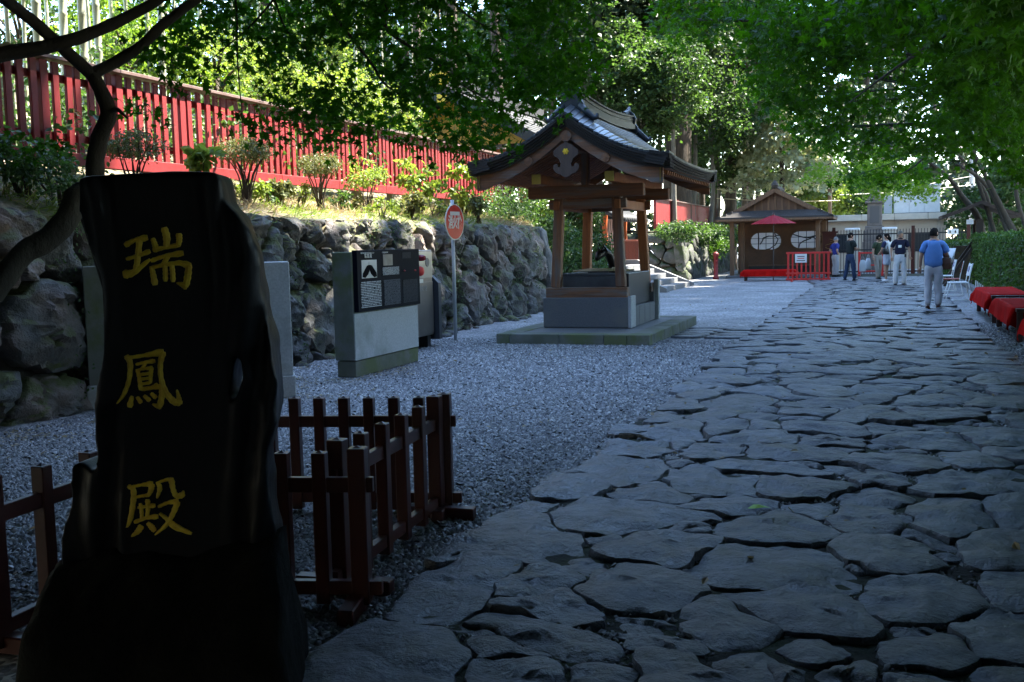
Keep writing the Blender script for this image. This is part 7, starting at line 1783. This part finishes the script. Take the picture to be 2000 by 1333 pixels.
# bank litter and grass
n = 15000; d_ = rng.uniform(0, 2.4, n); u = rng.uniform(8, 24, n); v = WV - .34 - d_
z = np.array([bank_z(a, b) for a, b in zip(v, u)]); P = np.array([W(a, b, c) for a, b, c in zip(v, u, z)])
L_DRY = leafmat('dry_blades', (.24, .19, .10), (.36, .29, .17), .3, 1.0, (1.1, 1.0, .8)); L_GRASS = leafmat('grass_blades', (.11, .16, .035), (.20, .25, .06), .4, 1.0, (1.2, 1.3, .6))
gsel = np.array([fbm(a * .7, b * .7, 3) for a, b in zip(v, u)]) + rng.normal(0, .15, n) > .02
dirs = np.stack([rng.normal(.5, .6, n), rng.normal(-.2, .6, n), np.abs(rng.normal(.35, .4, n))], 1)
for nm, k, m_, lb in (('dry_litter', ~gsel, L_DRY, 'dry straw-coloured litter on the bank'), ('bank_grass', gsel, L_GRASS, 'short green grass tufts on the bank')):
    mb = MB(); scatter(mb, BLADE, P[k], rng.uniform(.10, .24, k.sum()), dirs[k], rng.normal(0, .5, (k.sum(), 3)) + np.array([.3, 0, .6])); tag(mb.build(nm, m_), lb, 'grass', kind='stuff')
n = 900; u = rng.uniform(8, 23.5, n); hh = rng.uniform(.1, 1.9, n); k = np.array([fbm(a * 1.3, b * 1.3, 6) for a, b in zip(u, hh)]) > .18; u, hh = u[k], hh[k]
P = np.array([W(WV + .05 - .17 * b + rng.uniform(0, .06), a, b) for a, b in zip(u, hh)]); mb = MB()
P = np.repeat(P, 9, 0) + rng.normal(0, .05, (len(P) * 9, 3)); scatter(mb, OVAL, P, rng.uniform(.02, .045, len(P)), None, rng.normal(0, .6, (len(P), 3)) + np.array([.9, -.3, .4]))
tag(mb.build('wall_weeds', L_BROAD), 'small green weeds growing from the wall joints', 'weeds', kind='stuff')
n = 2600; v = rng.uniform(-7.3, -5.2, n); u = rng.uniform(6, 12, n); k = np.array([fbm(a, b, 8) for a, b in zip(v, u)]) > 0.0; v, u = v[k], u[k]
P = np.array([W(a, b, .02) for a, b in zip(v, u)]); mb = MB(); scatter(mb, OVAL, P, rng.uniform(.02, .05, len(P)), None, None, .8); tag(mb.build('fallen_leaves', L_DRY), 'fallen leaves on the gravel at the foot of the wall', 'leaves', kind='stuff')

n = 420; v = rng.uniform(-7.0, 2.3, n); u = rng.uniform(4, 30, n); P = np.array([W(a, b, .03 if a < -2.1 else .085) for a, b in zip(v, u)]); mb = MB(); scatter(mb, OVAL, P, rng.uniform(.025, .06, n), None, None, .75); tag(mb.build('scattered_leaves', L_DRY), 'dry fallen leaves scattered over the gravel and paving', 'leaves', kind='stuff')
# ---------------------------------------------------------------- trees added beside and behind the view, placed and sized to shade the yard
def shade_tree(label, loc, z0, H, Rr, n, size, mat, off=(0, 0), group='trees added for shade right of the path'):
    t = thing('added_shade_tree', label, 'tree', loc, 0, group); mb = MB()
    mb.tube([(0, 0, -.3), (off[0] * .3, off[1] * .3, z0), (off[0], off[1], H * .9)], [.4, .3, .05], 9); mb.build('trunk', BARK, t, True)
    z = rng.uniform(z0, H, n); q = Rr * np.sqrt(np.clip(1 - np.abs((z - (z0 + H) / 2) / ((H - z0) / 2)) ** 10, .05, 1)) * np.sqrt(rng.uniform(0, 1, n)); a = rng.uniform(0, 2 * math.pi, n)
    P = np.stack([off[0] + q * np.cos(a), off[1] + q * np.sin(a), z], 1); mb = MB(); scatter(mb, QUAD, P, rng.uniform(.7, 1.3, n) * size, None, None, .35); stuff(mb.build('crown', mat, t)); return t
for k in range(25):
    u = -8 + 2.9 * k; v = 6.4 + 1.2 * (k % 2) + rng.uniform(-.3, .3)
    if k == 16: continue
    H = 37 if u < 25 else (27.4 if u < 31 else (31 if u < 34 else (33 if u < 46 else (21 if u < 50 else 26))))  # heights of these added trees keep the yard shaded and the bank lit
    shade_tree('tall tree added right of the path for its shade, ' + ORD(k) + ' counting away from the camera', W(v, u), 7.5, H, 2.9, int(150 * (H - 7.5)), .66, L_CEDAR)
for k, (v, u) in enumerate(((-11.5, 4.5), (-10.5, 1.5), (-12.5, -1.5), (-10.5, -4.5), (-12, -8), (-9.5, -11), (-15, 2.5), (-15.5, -4), (-10.5, 6.3), (-10.2, -1.3), (-9.5, -7.2))):  # unseen trees added to close the open sky on the left
    shade_tree('broad tree added left of the camera to block sky light, ' + ORD(k) + ' of eleven', W(v, u, 2.0), -.8, 15, 2.7, 3600, .5, L_CEDAR, group='trees added left of the camera to block sky light')
for k in range(12):  # unseen cedars added to dim the light from behind
    a = R(100 + 14.5 * k); rr = 9.5 + 4.5 * (k % 3) + rng.uniform(-.6, .6)
    cedar('tall cedar added behind the camera to cut frontal light, ' + ORD(k) + ' going round clockwise', 0, 0, .3, 22, 1.6, 3.6, L_CEDAR, 5200, .62, group='cedars added behind the camera to cut light', loc=(rr * math.sin(a), rr * math.cos(a) - 1, 0))
for o in list(bpy.data.objects):
    if o.type == 'MESH' and o.parent is None and 'kind' not in o and 'category' not in o: print('untagged', o.name)
